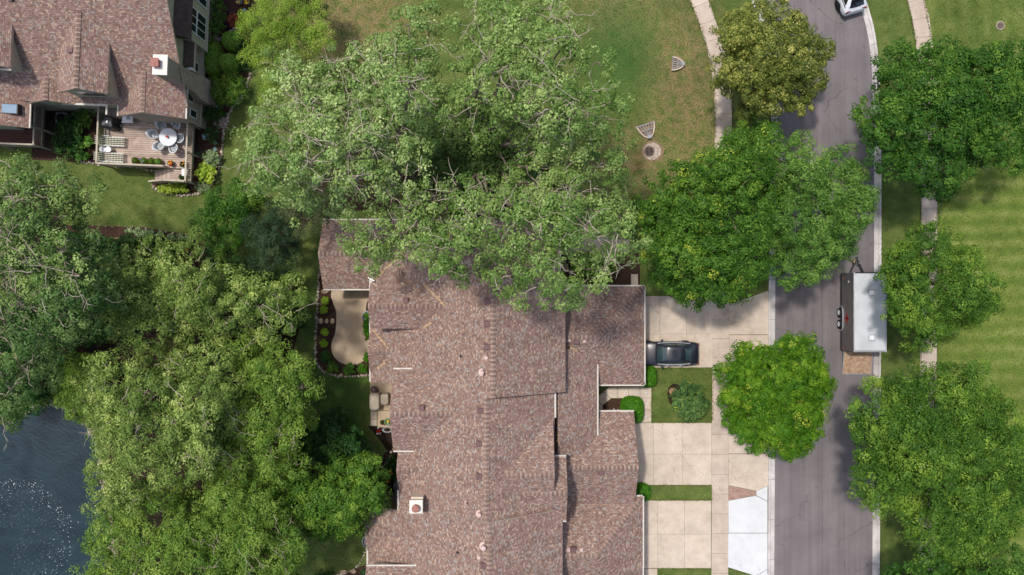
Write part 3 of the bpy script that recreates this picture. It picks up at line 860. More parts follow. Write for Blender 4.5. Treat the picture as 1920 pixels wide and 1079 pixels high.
edging([(712, 925), (714, 885), (728, 862), (736, 845)], 0.25, 0.09, 'stone_edging', 'stones curving round the orange lily bed', 8)
edging([(148, 304), (180, 308), (215, 312), (250, 314), (290, 322)], 0.22, 0.1, 'stone_edging', 'pinkish stones along the foot of the wooden deck', 9)
it = []
for _ in range(60):
    x, y = W2(418 + rng0.normal(0, 6), 232 + rng0.normal(0, 6)); it.append((x, y, 0.03, rng0.uniform(0.05, 0.12)))
tag(rocks('pebble_patch', it, M['stone'], 12), 'patch of pebbles between two dark round shrubs', 'pebbles', kind='stuff')

# patios
pat = tag(bpy.data.objects.new('patio', None), kind='structure'); col.objects.link(pat)
OUT = [(623.6, 535), (621, 555), (624.5, 568), (630, 583), (631, 603), (628.6, 626), (623, 640.6), (621.7, 653.6), (626, 668), (637.5, 679.5), (654, 685), (669, 684), (684, 676), (691, 666.5), (693.5, 650), (692, 638), (687.6, 626), (683, 613), (682, 600), (686, 585), (688.5, 568), (700, 550), (700, 535)]
sm = [tuple(p) for p in smooth_line(OUT + [OUT[0]], 2.0)][:-1]
top_half = [p for p in sm if p[1] <= 603.6]; low_half = [p for p in sm if p[1] > 603.6]
mb = MB(); mb.prism([W2(*p) for p in sm], 0.013, 0.046, 0, 0.3); mb.build('slab_base', M['patio'], pat)
for part in (top_half, low_half):
    # keep order: left side going down then right side
    c = np.mean(np.array(part), 0)
    mb = MB(); mb.prism([W2(*p) for p in part], 0.016, 0.06, 0, 0.5, 0.0)
    mb.build('paving_slab', M['patio'], pat)
pat2 = tag(bpy.data.objects.new('patio', None), kind='structure'); col.objects.link(pat2)
poly_slabs(pat2, [[(694, 714), (742, 714), (742, 770), (708, 770), (708, 756), (694, 756)], [(708, 771), (742, 771), (742, 802), (708, 802)]], M['patio'], 0.04, 4)
poly_slabs(pat2, [[(695, 772.5), (706.5, 772.5), (706.5, 786), (695, 786)], [(695, 787), (706.5, 787), (706.5, 799), (695, 799)], [(695, 757), (706.5, 757), (706.5, 771.5), (695, 771.5)]], M['walk'], 0.05, 5)

def flagstone(px, py, r, label, mat='flag', k=7, seed=0, sq=1.0, rz=None):
    rng = np.random.default_rng(seed)
    c = W2(px, py)
    mb = MB()
    mb.prism([(r * rng.uniform(0.8, 1.1) * math.cos(2 * math.pi * (i + rng.uniform(-0.15, 0.15)) / k), sq * r * rng.uniform(0.8, 1.1) * math.sin(2 * math.pi * i / k)) for i in range(k)], 0, 0.07, 0, rng.uniform(0, 1), 0.06)
    o = mb.build('stepping_stone', M[mat], loc=(c[0], c[1], 0.014))
    return tag(o, label, 'stone')
flagstone(601.6, 603, 0.19, 'tan stepping stone nearest the stone edging of the patio bed', seed=1, sq=1.2)
flagstone(612.7, 603, 0.18, 'pinkish stepping stone in the middle of the three in the patio bed', seed=2, k=5, sq=1.2)
flagstone(623.6, 603, 0.19, 'tan stepping stone touching the curved patio edge', seed=3, sq=1.2)
flagstone(609, 547, 0.32, 'large tan flagstone at the roof corner by the patio', seed=4, sq=0.55)
flagstone(403, 269, 0.2, 'blue green square stepping stone below the dark round shrub', 'blue_stone', 4, 5)
flagstone(404, 281, 0.2, 'blue green square stepping stone nearest the green hose', 'blue_stone', 4, 6)
flagstone(403, 233, 0.18, 'round brown stone between two dark round shrubs', 'stone', 8, 7)
flagstone(645, 1073, 0.35, 'flat tan flagstone at the south west lawn edge', 'flag', 6, 8, 0.6)
flagstone(662, 1072, 0.26, 'flat tan flagstone beside the green garden pot', 'flag', 5, 9, 0.7)
flagstone(739, 843, 0.17, 'square stone under the gutter end by the lily bed', 'flag', 4, 10)

# ---------------------------------------------------------------- drainage pieces in the lawns
def flared_end(c, rz, size, wide, label):
    """concrete flared pipe end with a fan of steel bars; opens towards local +y"""
    r = empty('drain_inlet', (c[0], c[1], 0), rz, label, 'drain')
    L = size
    mb = MB(); mb.sheet([(-wide * 0.6, L * 0.55), (wide * 0.6, L * 0.55), (0.28, -L * 0.62), (-0.28, -L * 0.62)], 0.012)
    mb.build('pit_floor', M['drysoil'], r)
    for s in (-1, 1):
        mb = MB()
        pts = [(s * wide * 0.5, L * 0.5), (s * wide * 0.43, L * 0.1), (s * wide * 0.28, -L * 0.28), (s * 0.1, -L * 0.52)]
        for a, b in zip(pts, pts[1:]):
            mb.bar((a[0], a[1], 0.1), (b[0], b[1], 0.12), 0.1, 0.2)
        mb.build('wing_wall', M['walk'], r)
    for k in range(5):
        t = (k - 2) / 2
        mb = MB(); mb.bar((t * wide * 0.36, L * 0.46, 0.2), (t * 0.13, -L * 0.36, 0.22), 0.035)
        mb.build('grate_bar', M['grey_metal'], r)
    for y, w in ((0.46, 1.0), (0.05, 0.62)):
        mb = MB(); mb.bar((-wide * 0.5 * w, L * y, 0.235), (wide * 0.5 * w, L * y, 0.235), 0.045)
        mb.build('cross_bar', M['grey_metal'], r)
    mb = MB(); mb.prism([(-0.16, -L * 0.36), (0.16, -L * 0.36), (0.09, -L * 0.58), (-0.09, -L * 0.58)], 0.05, 0.26)
    mb.build('pipe_crown', M['grey_metal'], r)
flared_end(W2(1270, 122), math.radians(86), 0.85, 1.0, 'smaller concrete drain inlet with bar grate in the worn grass near the path')
flared_end(W2(1213, 247), math.radians(18), 1.05, 1.35, 'larger concrete drain inlet with bar grate beside the round catch basin')

def catch_basin():
    c = W2(1223, 285)
    r = empty('catch_basin', (c[0], c[1], 0), 0, 'round concrete catch basin with an iron grate in the lawn', 'drain')
    mb = MB(); mb.lathe([(0.66, 0.0), (0.66, 0.05), (0.63, 0.06), (0.0, 0.06)], n=28); mb.build('concrete_ring', M['stone'], r)
    g = (-0.24, 0.0)
    mb = MB(); mb.lathe([(0.4, 0.064), (0.4, 0.085), (0.37, 0.09), (0.0, 0.09)], (g[0], g[1], 0), 24); mb.build('iron_cover', M['iron'], r)
    for s in (-1, 1):
        for k in range(5):
            mb = MB(); w = 0.24 * math.cos((k - 2) * 0.42)
            mb.obox((g[0] + s * (0.03 + w / 2), g[1] + (k - 2) * 0.11, 0.094), (w, 0.055, 0.004), 0.12 * s)
            mb.build('grate_slot', M['black_void'], r)
    mb = MB(); mb.lathe([(1.0, 0.008), (0.0, 0.009)], (0.03, 0.02, 0), 17, sx=0.85, sy=0.8); mb.build('worn_soil', M['drysoil'], r)
catch_basin()
def manhole():
    c = W2(1875, 49)
    r = empty('manhole', (c[0], c[1], 0), 0, 'round brown manhole cover in the lawn east of the road', 'manhole')
    mb = MB(); mb.lathe([(0.33, 0.0), (0.33, 0.05), (0.27, 0.055), (0.0, 0.055)], n=24); mb.build('rim', M['stone'], r)
    mb = MB(); mb.lathe([(0.26, 0.056), (0.26, 0.066), (0.0, 0.07)], n=24); mb.build('lid', M['iron'], r)
manhole()

# ---------------------------------------------------------------- buildings
ROOFS = []
class House:
    def __init__(s, name, origin, rz, label):
        s.o = origin
        s.rz = rz
        s.root = empty(name, (origin[0], origin[1], 0), rz, label, 'house')
        s.caps = MB(); s.rng = np.random.default_rng(3)
    def off(s): return (s.o[0], s.o[1], 0)
    def roof(s, polys, gutter=True, th=0.2, mat=None, fascia='trim', skip_gutter=(), ridges=True):
        """polys: 3D outlines of the slopes; slopes share points where they meet"""
        mb = MB(); edges = {}
        def key(p): return tuple(round(c, 3) for c in p)
        for P in polys:
            a, b, c = Vector(P[0]), Vector(P[1]), Vector(P[2])
            nn = (b - a).cross(c - a)
            if nn.z < 0: P = list(reversed(P))
            mb.add(P, [tuple(range(len(P)))], 0)
            a, b, c = Vector(P[0]), Vector(P[1]), Vector(P[2])
            nn = (b - a).cross(c - a).normalized()
            ROOFS.append((np.array([(p[0], p[1]) for p in P]), nn, a))
            mb.add([(p[0], p[1], p[2] - th) for p in P], [tuple(range(len(P) - 1, -1, -1))], 2)
            for i in range(len(P)):
                e = (key(P[i]), key(P[(i + 1) % len(P)]))
                edges[e] = (P[i], P[(i + 1) % len(P)])
        zmin = min(p[2] for P in polys for p in P)
        for e, (p, q) in edges.items():
            if (e[1], e[0]) in edges:
                if ridges and e < (e[1], e[0]): s.cap_line(p, q)
                continue
            mb.add([p, q, (q[0], q[1], q[2] - th), (p[0], p[1], p[2] - th)], [(3, 2, 1, 0)], 1)
            if gutter and abs(p[2] - q[2]) < 0.01 and p[2] < zmin + 1.5:
                d = Vector((q[0] - p[0], q[1] - p[1], 0)); Ln = d.length
                if Ln < 0.4: continue
                d /= Ln; out = Vector((d.y, -d.x, 0))
                c = (Vector(p) + Vector(q)) / 2 + out * 0.052
                g = MB(); g.obox((c.x, c.y, p[2] - 0.075), (Ln, 0.1, 0.11), math.atan2(d.y, d.x))
                g.build('gutter', M['trim'], s.root, origin=s.off())
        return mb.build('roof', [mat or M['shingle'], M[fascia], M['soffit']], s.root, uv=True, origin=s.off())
    def cap_line(s, p, q):
        p, q = Vector(p), Vector(q); L = (q - p).length
        d = (q - p) / L
        side = Vector((-d.y, d.x, 0)).normalized()
        n = int(L / 0.145)
        for k in range(n):
            c = p + d * (k + 0.5) * L / n
            w = 0.17
            dz = -0.085 * s.rng.uniform(0.9, 1.1)
            t = s.rng.uniform(0, 0.35) if k % 2 else s.rng.uniform(0.55, 1)
            a = c - d * 0.058; b = c + d * 0.058
            up0 = Vector((0, 0, 0.045)); up1 = Vector((0, 0, 0.03))
            s.caps.add([a + up0, a + side * w + up0 + Vector((0, 0, dz)), b + side * w + up1 + Vector((0, 0, dz)), b + up1,
                        a - side * w + up0 + Vector((0, 0, dz)), b - side * w + up1 + Vector((0, 0, dz))], [(0, 3, 2, 1), (0, 4, 5, 3)], 0, t)
    def finish(s):
        if s.caps.f: tag(s.caps.build('ridge_shingles', M['ridge'], s.root, origin=s.off()), kind='stuff')
    def gable_x(s, x0, x1, yr, zr, half, sl=0.58, half2=None, **kw):
        """ridge runs along x"""
        h2 = half2 or half
        a = [(x0, yr, zr), (x1, yr, zr)]
        return s.roof([[a[0], a[1], (x1, yr + half, zr - sl * half), (x0, yr + half, zr - sl * half)],
                       [a[1], a[0], (x0, yr - h2, zr - sl * h2), (x1, yr - h2, zr - sl * h2)]], **kw)
    def gable_y(s, y0, y1, xr, zr, hw, he, sl=0.58, **kw):
        a = [(xr, y0, zr), (xr, y1, zr)]
        return s.roof([[a[0], a[1], (xr - hw, y1, zr - sl * hw), (xr - hw, y0, zr - sl * hw)],
                       [a[1], a[0], (xr + he, y0, zr - sl * he), (xr + he, y1, zr - sl * he)]], **kw)
    def wall(s, pts, axis, a0, a1, mat='brown_siding', name='wall'):
        """outline pts (t, z) extruded along axis between a0 and a1; t is the other ground axis"""
        mb = MB(); n = len(pts)
        if axis == 'y': V = [(t, a0, z) for t, z in pts] + [(t, a1, z) for t, z in pts]
        else: V = [(a0, t, z) for t, z in pts] + [(a1, t, z) for t, z in pts]
        mb.add(V, [tuple(range(n)), tuple(range(2 * n - 1, n - 1, -1))] + [(i, n + i, n + (i + 1) % n, (i + 1) % n) for i in range(n)])
        o = mb.build(name, M[mat], s.root, origin=s.off())
        import bmesh
        bm = bmesh.new(); bm.from_mesh(o.data); bmesh.ops.recalc_face_normals(bm, faces=bm.faces); bm.to_mesh(o.data); bm.free()
        slope_uv(o.data)
        return o
    def part(s, name, mb, mat, **kw): return mb.build(name, mat, s.root, origin=s.off(), **kw)

def roof_z(x, y):
    best = None
    P = np.array([[x, y]])
    for poly, n, a in ROOFS:
        if in_poly(P, poly)[0]:
            z = a.z - (n.x * (x - a.x) + n.y * (y - a.y)) / n.z
            if best is None or z > best: best = z
    return best
def on_roof(px, py):
    z = 5.0
    for _ in range(12):
        x, y, _z = W(px, py, z)
        q = roof_z(x, y)
        if q is None: q = 4.0
        z = 0.5 * z + 0.5 * q
    return W(px, py, z)

T = House('townhouse', (0, -8), 0.0, 'long brown shingled townhouse building with three garages facing the road')
SL = 0.58
# main gables
def zw(xr, zr, x): return zr - SL * abs(x - xr)
xr, zr = -1.2, 8.6
T.roof([[(xr, 0.6, zr), (-9.92, 0.6, zw(xr, zr, -9.92)), (-9.92, -6.6, zw(xr, zr, -9.92)), (-8.0, -6.6, zw(xr, zr, -8.0)), (-8.0, -5.8, zw(xr, zr, -8.0)), (-2.6, -5.8, zw(xr, zr, -2.6)), (-2.6, -7.0, zw(xr, zr, -2.6)), (xr, -7.0, zr)],
        [(xr, -7.0, zr), (3.58, -7.0, zw(xr, zr, 3.58)), (3.58, 0.6, zw(xr, zr, 3.58)), (xr, 0.6, zr)]])
T.gable_y(0.603, 4.5, -2.34, 7.935, 7.55, 5.6)
xr, zr = -1.63, 8.3
T.roof([[(xr, -5.79, zr), (-7.75, -5.79, zw(xr, zr, -7.75)), (-7.75, -15.3, zw(xr, zr, -7.75)), (xr, -15.3, zr)],
        [(xr, -15.3, zr), (2.85, -15.3, zw(xr, zr, 2.85)), (2.85, -6.99, zw(xr, zr, 2.85)), (xr, -6.99, zr)]], gutter=False)
T.cap_line((xr, -5.79, zr), (xr, -15.0, zr))
g = MB(); g.box(2.85, 2.97, -8.75, -7.0, zw(xr, zr, 2.85) - 0.13, zw(xr, zr, 2.85) - 0.01); T.part('gutter', g, M['trim'])
g = MB(); g.box(-7.87, -7.75, -15.25, -13.9, 4.62, 4.74); T.part('gutter', g, M['trim'])
xr, zr = -1.45, 8.62
T.roof([[(xr, -14.9, zr), (-7.75, -14.9, zw(xr, zr, -7.75)), (-7.75, -15.25, zw(xr, zr, -7.75)), (-10.1, -15.25, zw(xr, zr, -10.1)), (-10.1, -30, zw(xr, zr, -10.1)), (xr, -30, zr)],
        [(xr, -14.9, zr), (xr, -30, zr), (3.4, -30, zw(xr, zr, 3.4)), (3.4, -14.9, zw(xr, zr, 3.4))]])
# west cross gables
T.gable_x(-13.45, -6.9, 2.35, 4.2, 2.45)
T.gable_x(-9.52, -4.3, -1.23, 6.62, 1.53, gutter=False)
T.gable_x(-9.95, -7.8, -4.4, 4.5, 1.5, gutter=False)
T.gable_x(-8.03, -3.7, -8.28, 7.0, 2.75)
T.gable_x(-7.82, -6.4, -12.37, 5.45, 1.5, gutter=False)
T.gable_x(-10.14, -8.2, -16.96, 4.5, 1.5, gutter=False)
T.gable_x(-9.8, -4.6, -20.28, 6.65, 1.55)
# east cross gables
T.gable_x(-0.7, 2.76, -12.14, 7.7, 3.36, gutter=False)
T.gable_x(-0.2, 3.64, -13.5, 7.0, 2.15)
# garages
def hip(xe, xw, yn, ys, ze):
    h = (yn - ys) / 2; yr = (yn + ys) / 2; z = ze + SL * h
    A, B = (xw, yr, z), (xe - h, yr, z)
    T.roof([[A, B, (xe, yn, ze), (xw, yn, ze)], [B, A, (xw, ys, ze), (xe, ys, ze)], [B, (xe, ys, ze), (xe, yn, ze)]])
hip(9.41, 3.2, 0.08, -6.91, 2.8)
T.gable_x(3.0, 8.68, -12.34, 4.83, 3.5)
hip(9.3, 3.0, -14.88, -21.9, 2.81)
ze = 3.7
T.roof([[(5.95, -11.5, ze), (5.95, -4.2, ze), (3.1, -4.2, ze + 2.85 * SL), (3.1, -11.5, ze + 2.85 * SL)]])
# walls under the roofs
def body_y(y0, y1, xr, zr, xw, xe, i=0.45, mat='brown_siding'):
    d = 0.28
    T.wall([(xw + i, 0), (xe - i, 0), (xe - i, zw(xr, zr, xe - i) - d), (xr, zr - d), (xw + i, zw(xr, zr, xw + i) - d)], 'y', y0, y1, mat)
body_y(0.3, -5.75, -1.2, 8.6, -9.92, 3.58)
body_y(-5.76, -6.75, -1.2, 8.6, -2.3, 3.58)
body_y(4.2, 0.31, -2.34, 7.935, -9.5, 3.2)
body_y(-6.76, -15.2, -1.63, 8.3, -7.75, 2.85)
body_y(-15.28, -29.5, -1.45, 8.62, -10.1, 3.4)
def body_x(x0, x1, yr, zr, half, i=0.35, z0=0.0, mat='brown_siding', name='wall'):
    d = 0.27; h = half - i
    T.wall([(yr - h, z0), (yr + h, z0), (yr + h, zr - d - SL * h), (yr, zr - d), (yr - h, zr - d - SL * h)], 'x', x0, x1, mat, name)
body_x(-13.1, -9, 2.35, 4.2, 2.45)
body_x(-9.2, -6, -1.23, 6.62, 1.53, 0.25)
body_x(-7.7, -5, -8.28, 7.0, 2.75)
body_x(-9.5, -6, -20.28, 6.65, 1.55, 0.25, mat='cream_siding')
body_x(0, 2.5, -12.14, 7.7, 3.36)
body_x(0, 3.3, -13.5, 7.0, 2.15)
body_x(2, 8.35, -12.34, 4.83, 3.5, 0.4)
T.wall([(2.0, 0), (8.75, 0), (8.75, 2.58), (2.0, 2.58)], 'y', -0.4, -6.5, 'brick')
T.wall([(2.0, 0), (8.65, 0), (8.65, 2.58), (2.0, 2.58)], 'y', -15.3, -21.5, 'brick')
T.wall([(2.0, 0), (5.4, 0), (5.4, 3.4), (2.0, 3.4)], 'y', -6.51, -8.9, 'brick')
# garage doors with panels
for (x, y0, y1) in ((8.75, -5.9, -1.0), (8.35, -14.4, -10.3), (8.65, -20.8, -16.0)):
    mb = MB(); mb.box(x + 0.003, x + 0.06, y0, y1, 0.05, 2.2); dr = T.part('garage_door', mb, M['tan_trim'])
    for i in range(4):
        mb = MB(); mb.box(x + 0.062, x + 0.075, y0 + 0.1, y1 - 0.1, 0.12 + i * 0.52, 0.56 + i * 0.52)
        mb.build('door_panel', M['tan_trim'], dr)
        dr.children[-1].location = (-T.o[0], -T.o[1], 0)
T.finish()

# chimney on the back slope
def chimney_t():
    x, y = -6.28, -14.35
    mb = MB(); mb.box(x - 0.36, x + 0.36, y - 0.36, y + 0.36, 4.6, 6.9); mb.box(x - 0.4, x + 0.4, y + 0.37, y + 0.5, 5.4, 6.5)
    c = T.part('chimney', mb, M['cream_siding'], uv=True)
    mb = MB(); mb.box(x - 0.43, x + 0.43, y - 0.43, y + 0.43, 6.9, 7.02); k = mb.build('chimney_cap', M['chimney_cap'], c)
    mb2 = MB(); mb2.lathe([(0.23, 7.02), (0.23, 7.28), (0.25, 7.3), (0.25, 7.34), (0.0, 7.36)], (x, y - 0.05, 0), 18); f = mb2.build('flue_pot', M['flue'], c)
    for o in (k, f): o.location = (-T.o[0], -T.o[1], 0)
chimney_t()
def vent(px, py, s=0.36, h=0.16, mat='vent'):
    x, y, z = on_roof(px, py)
    mb = MB(); mb.box(x - s * 0.62, x + s * 0.62, y - s * 0.62, y + s * 0.62, z - 0.2, z + 0.025); mb.box(x - s / 2, x + s / 2, y - s / 2, y + s / 2, z - 0.1, z + h, top=0.92)
    T.part('roof_vent', mb, M[mat], bevel=0.02)
for p in [(915, 566), (914, 608), (914, 651), (901, 771), (899, 833), (899, 894), (907, 1061), (761, 565), (791, 766), (1081, 641), (1127, 886), (1075, 1032)]: vent(*p)
for p in [(912, 672), (1096, 641), (898, 1046), (1090, 1032), (1066, 1032), (1067, 639)]: vent(p[0], p[1], 0.2, 0.12, 'vent_pale')
def pipe(px, py, r, h, mat):
    x, y, z = on_roof(px, py)
    mb = MB(); mb.lathe([(r * 1.9, z - 0.12), (r * 1.9, z + 0.02), (r, z + 0.03), (r, z + h), (r * 0.6, z + h + 0.02), (0.0, z + h + 0.02)], (x, y, 0), 14)
    T.part('vent_pipe', mb, M[mat])
pipe(864, 668, 0.06, 0.3, 'dark_metal'); pipe(904, 699, 0.13, 0.4, 'vent_pale'); pipe(874, 943, 0.06, 0.4, 'vent_pale')
pipe(899, 964, 0.13, 0.35, 'vent_pale'); pipe(907, 1025, 0.15, 0.45, 'vent_pale'); pipe(858, 1036, 0.05, 0.25, 'dark_metal')
# dish aerial
x, y, z = on_roof(699, 526)
mb = MB(); mb.tube([(x, y, z - 0.1), (x, y, z + 0.4)], 0.02); mb.bar((x - 0.25, y + 0.16, z + 0.4), (x + 0.18, y - 0.06, z + 0.42), 0.035); mb.bar((x - 0.04, y - 0.2, z + 0.4), (x + 0.1, y + 0.24, z + 0.46), 0.06, 0.03)
T.part('aerial', mb, M['silver_trim'])
# downspouts
for (px, py, z) in ((755, 912, 4.7), (1061, 856, 5.6), (1055, 978, 5.6)):
    x, y, _ = W(px, py, z); mb = MB(); mb.bar((x, y, z), (x, y, z - 2.0), 0.09); T.part('downspout', mb, M['trim'])
# dry leaves gathered in the valleys
def litter(a, b, w, n, seed):
    rng = np.random.default_rng(seed); mb = MB()
    for _ in range(n):
        t = rng.uniform(0, 1); px = a[0] + (b[0] - a[0]) * t + rng.normal(0, w); py = a[1] + (b[1] - a[1]) * t + rng.normal(0, w)
        x, y, z = on_roof(px, py)
        mb.obox((x, y, z + 0.03 + rng.uniform(0, 0.03)), (rng.uniform(0.05, 0.12), rng.uniform(0.04, 0.08), 0.008), rng.uniform(0, 3.1), 0, rng.uniform(0, 1))
    tag(T.part('leaf_litter', mb, M['litter']), kind='stuff')
litter((694, 531), (752, 480), 1.0, 150, 1); litter((752, 480), (768, 438), 1.2, 60, 2); litter((797, 536), (834, 574), 0.8, 130, 3)
litter((794, 616), (806, 606), 0.8, 40, 4); litter((700, 620), (727, 652), 0.7, 90, 5); litter((708, 692), (722, 680), 0.7, 60, 6)
litter((1070, 652), (1082, 659), 0.8, 26, 7); litter((1043, 740), (1047, 850), 1.6, 26, 8)
# window wells and condensers by the walls
def window_well(px, py, z, label_mat='grey_metal'):
    x, y, _ = W(px, py, 0)
    mb = MB(); n = 12
    pts = [(x + 0.42 * math.cos(math.pi / 2 + math.pi * k / n), y + 0.42 * math.sin(math.pi / 2 + math.pi * k / n), 0.15) for k in range(n + 1)]
    mb.tube(pts, 0.06, 6); mb.prism([(p[0], p[1]) for p in pts], 0.02, 0.05, 0)
    T.part('window_well', mb, M[label_mat])
window_well(691, 595, 0); window_well(750, 913, 0); window_well(691, 1015, 0)

# ---------------------------------------------------------------- neighbour's house
NB = House('neighbour_house', (-26, 12), math.radians(-2.4), 'red brown shingled house with dormers, brick chimney and wooden deck side')
S2 = 0.6
NB.roof([[(-22.25, 21, 9.8), (-60, 21, 9.8), (-60, 12.5, 4.7), (-22.25, 12.5, 4.7)], [(-60, 21, 9.8), (-22.25, 21, 9.8), (-22.25, 30, 4.4), (-60, 30, 4.4)]], fascia='tan_trim', gutter=False)
for x0, x1 in ((-30.9, -27.9),):
    g = MB(); g.box(x0, x1, 12.37, 12.5, 4.56, 4.68); NB.part('gutter', g, M['trim'])
g = MB(); g.box(-27.9, -27.78, 11.8, 12.5, 4.56, 4.68); NB.part('gutter', g, M['trim'])
NB.gable_y(12.7, 18.3, -28.1, 7.9, 1.85, 1.5, 0.68, gutter=False, fascia='tan_trim')
NB.gable_y(14.0, 19.4, -34.2, 8.35, 1.85, 1.5, 0.68, gutter=False, fascia='tan_trim')
NB.gable_y(11.75, 15.0, -24.75, 6.0, 2.3, 2.3, S2, fascia='tan_trim')
NB.gable_y(12.4, 14.6, -31.5, 5.6, 1.9, 1.6, S2, gutter=False, fascia='tan_trim')
NB.gable_y(10.7, 15.0, -38.8, 6.9, 5.5, 5.5, 0.45, fascia='tan_trim')
g = MB(); g.box(-36.0, -32.75, 13.88, 14.0, 7.05, 7.18); NB.part('gutter', g, M['trim'])
# dormer walls
for (x, y0, y1, zr) in ((-28.1, 12.9, 17.0, 7.9), (-34.2, 14.2, 18.0, 8.35)):
    hw, he = 1.62, 1.3
    NB.wall([(x - hw, zr - 4), (x + he, zr - 4), (x + he, zr - 0.22 - 0.68 * he), (x, zr - 0.22), (x - hw, zr - 0.22 - 0.68 * hw)], 'y', y0, y1, 'siding')
    mb = MB(); mb.box(x - 0.9, x + 0.9, y0 - 0.05, y0 - 0.003, zr - 2.5, zr - 1.35); w = NB.part('window', mb, M['trim'])
    for k in range(2):
        mb = MB(); mb.box(x - 0.8 + k * 0.82, x - 0.02 + k * 0.82, y0 - 0.06, y0 - 0.052, zr - 2.4, zr - 1.45)
        mb.build('pane', M['glass'], w).location = (-NB.o[0], -NB.o[1], 0)
# bodies
NB.wall([(12.9, 0), (29.5, 0), (29.5, 4.4), (21, 9.5), (12.9, 4.68)], 'x', -59.5, -22.95, 'siding')
NB.wall([(12.0, 0), (14.5, 0), (14.5, 4.4), (12.0, 4.4)], 'x', -26.75, -22.93, 'brick')
NB.wall([(-26.7, 4.38), (-22.96, 4.38), (-24.75, 5.7)], 'y', 12.0, 13.0, 'siding')
NB.wall([(14.49, 0), (24, 0), (24, 3.3), (14.49, 3.3)], 'x', -24, -22.85, 'brick')
NB.wall([(11.1, 0), (14, 0), (14, 4.1), (11.1, 4.1)], 'x', -44, -35.6, 'siding')
# corner boards and base board on the south east corner
for a in ((-22.925, -22.87, 11.94, 12.02, 0, 4.3), (-22.92, -22.84, 12.02, 14.4, 1.0, 1.18), (-26.7, -22.93, 11.93, 11.995, 1.0, 1.18)):
    mb = MB(); mb.box(*a); NB.part('corner_board', mb, M['tan_trim'])
def win_e(x, y0, y1, z0, z1, cols=1, rows=1):
    mb = MB(); mb.box(x, x + 0.06, y0, y1, z0, z1); w = NB.part('window', mb, M['white_plastic'])
    fw = 0.07
    dy = (y1 - y0 - fw) / cols; dz = (z1 - z0 - fw) / rows
    for i in range(cols):
        for j in range(rows):
            mb = MB(); mb.box(x + 0.062, x + 0.07, y0 + fw + i * dy, y0 + (i + 1) * dy, z0 + fw + j * dz, z0 + (j + 1) * dz)
            mb.build('pane', M['glass'], w).location = (-NB.o[0], -NB.o[1], 0)
# bay with tall windows
NB.wall([(17.3, 1.8), (23, 1.8), (23, 5.1), (17.3, 5.1)], 'x', -22.9, -22.4, 'siding', 'bay')
win_e(-22.397, 17.85, 19.55, 2.2, 3.62, 3, 1); win_e(-22.397, 17.85, 19.55, 3.72, 4.75, 3, 1); win_e(-22.397, 20.2, 21.9, 2.2, 4.75, 3, 2)
mb = MB(); mb.box(-22.42, -22.34, 17.25, 23.05, 1.68, 1.8); NB.part('bay_sill', mb, M['tan_trim'])
mb = MB(); mb.add([(-22.9, 17.1, 5.9), (-22.1, 17.1, 5.0), (-22.1, 23.2, 5.0), (-22.9, 23.2, 5.9), (-22.9, 17.1, 5.1), (-22.1, 17.1, 4.92), (-22.1, 23.2, 4.92)], [(0, 1, 2, 3), (4, 5, 1, 0), (1, 5, 6, 2)])
NB.part('bay_roof', mb, M['dark_shingle'])
mb = MB(); mb.add([(-22.86, 15.5, 4.25), (-22.45, 15.5, 3.65), (-22.45, 17.25, 3.65), (-22.86, 17.25, 4.25), (-22.86, 15.5, 3.6), (-22.45, 15.5, 3.55), (-22.45, 17.25, 3.55)], [(0, 1, 2, 3), (4, 5, 1, 0), (1, 5, 6, 2)])
NB.part('lean_to_roof', mb, M['dark_shingle'])
g = MB(); g.box(-22.45, -22.36, 15.5, 17.25, 3.52, 3.63); NB.part('gutter', g, M['tan_trim'])
g = MB(); g.box(-22.85, -22.42, 15.3, 15.49, 3.4, 3.9); NB.part('gutter_box', g, M['chimney_cap'])
win_e(-22.848, 15.6, 16.3, 2.1, 3.0); win_e(-22.928, 12.3, 12.9, 1.9, 2.9); win_e(-22.928, 13.3, 13.9, 2.5, 3.6)
mb = MB(); mb.box(-22.848, -22.83, 15.45, 16.1, 0.3, 0.75); NB.part('wall_vent', mb, M['black_void'])
# brick chimney
mb = MB()
zz = [(0, -23.3, -22.3, 13.62, 15.35), (2.6, -23.3, -22.3, 13.62, 15.35), (3.4, -23.2, -22.32, 13.85, 15.1), (7.7, -23.15, -22.35, 13.9, 15.05)]
for k, (z, a, b, c, d) in enumerate(zz):
    mb.v += [(a, c, z), (b, c, z), (b, d, z), (a, d, z)]
    if k:
        o = 4 * (k - 1)
        for i in range(4): mb.f.append((o + i, o + (i + 1) % 4, o + 4 + (i + 1) % 4, o + 4 + i)); mb.m.append(0); mb.t.append(0.5)
ch = NB.part('chimney', mb, M['brick'], uv=True)
for y0, y1, z0, z1 in ((14.0, 14.08, 4.0, 6.2), (14.85, 14.93, 4.0, 6.2)):
    b2 = MB(); b2.box(-22.36, -22.3, y0, y1, z0, z1); b2.build('brick_rib', M['brick'], ch, uv=True).location = (-NB.o[0], -NB.o[1], 0)
mb = MB(); mb.box(-23.22, -22.27, 13.82, 15.12, 7.7, 7.84); mb.build('chimney_cap', M['chimney_cap'], ch).location = (-NB.o[0], -NB.o[1], 0)
mb = MB(); mb.box(-23.15, -22.72, 14.3, 14.75, 7.84, 8.15); mb.box(-23.2, -22.68, 14.25, 14.8, 8.15, 8.2); mb.build('flue_pot', M['flue'], ch).location = (-NB.o[0], -NB.o[1], 0)
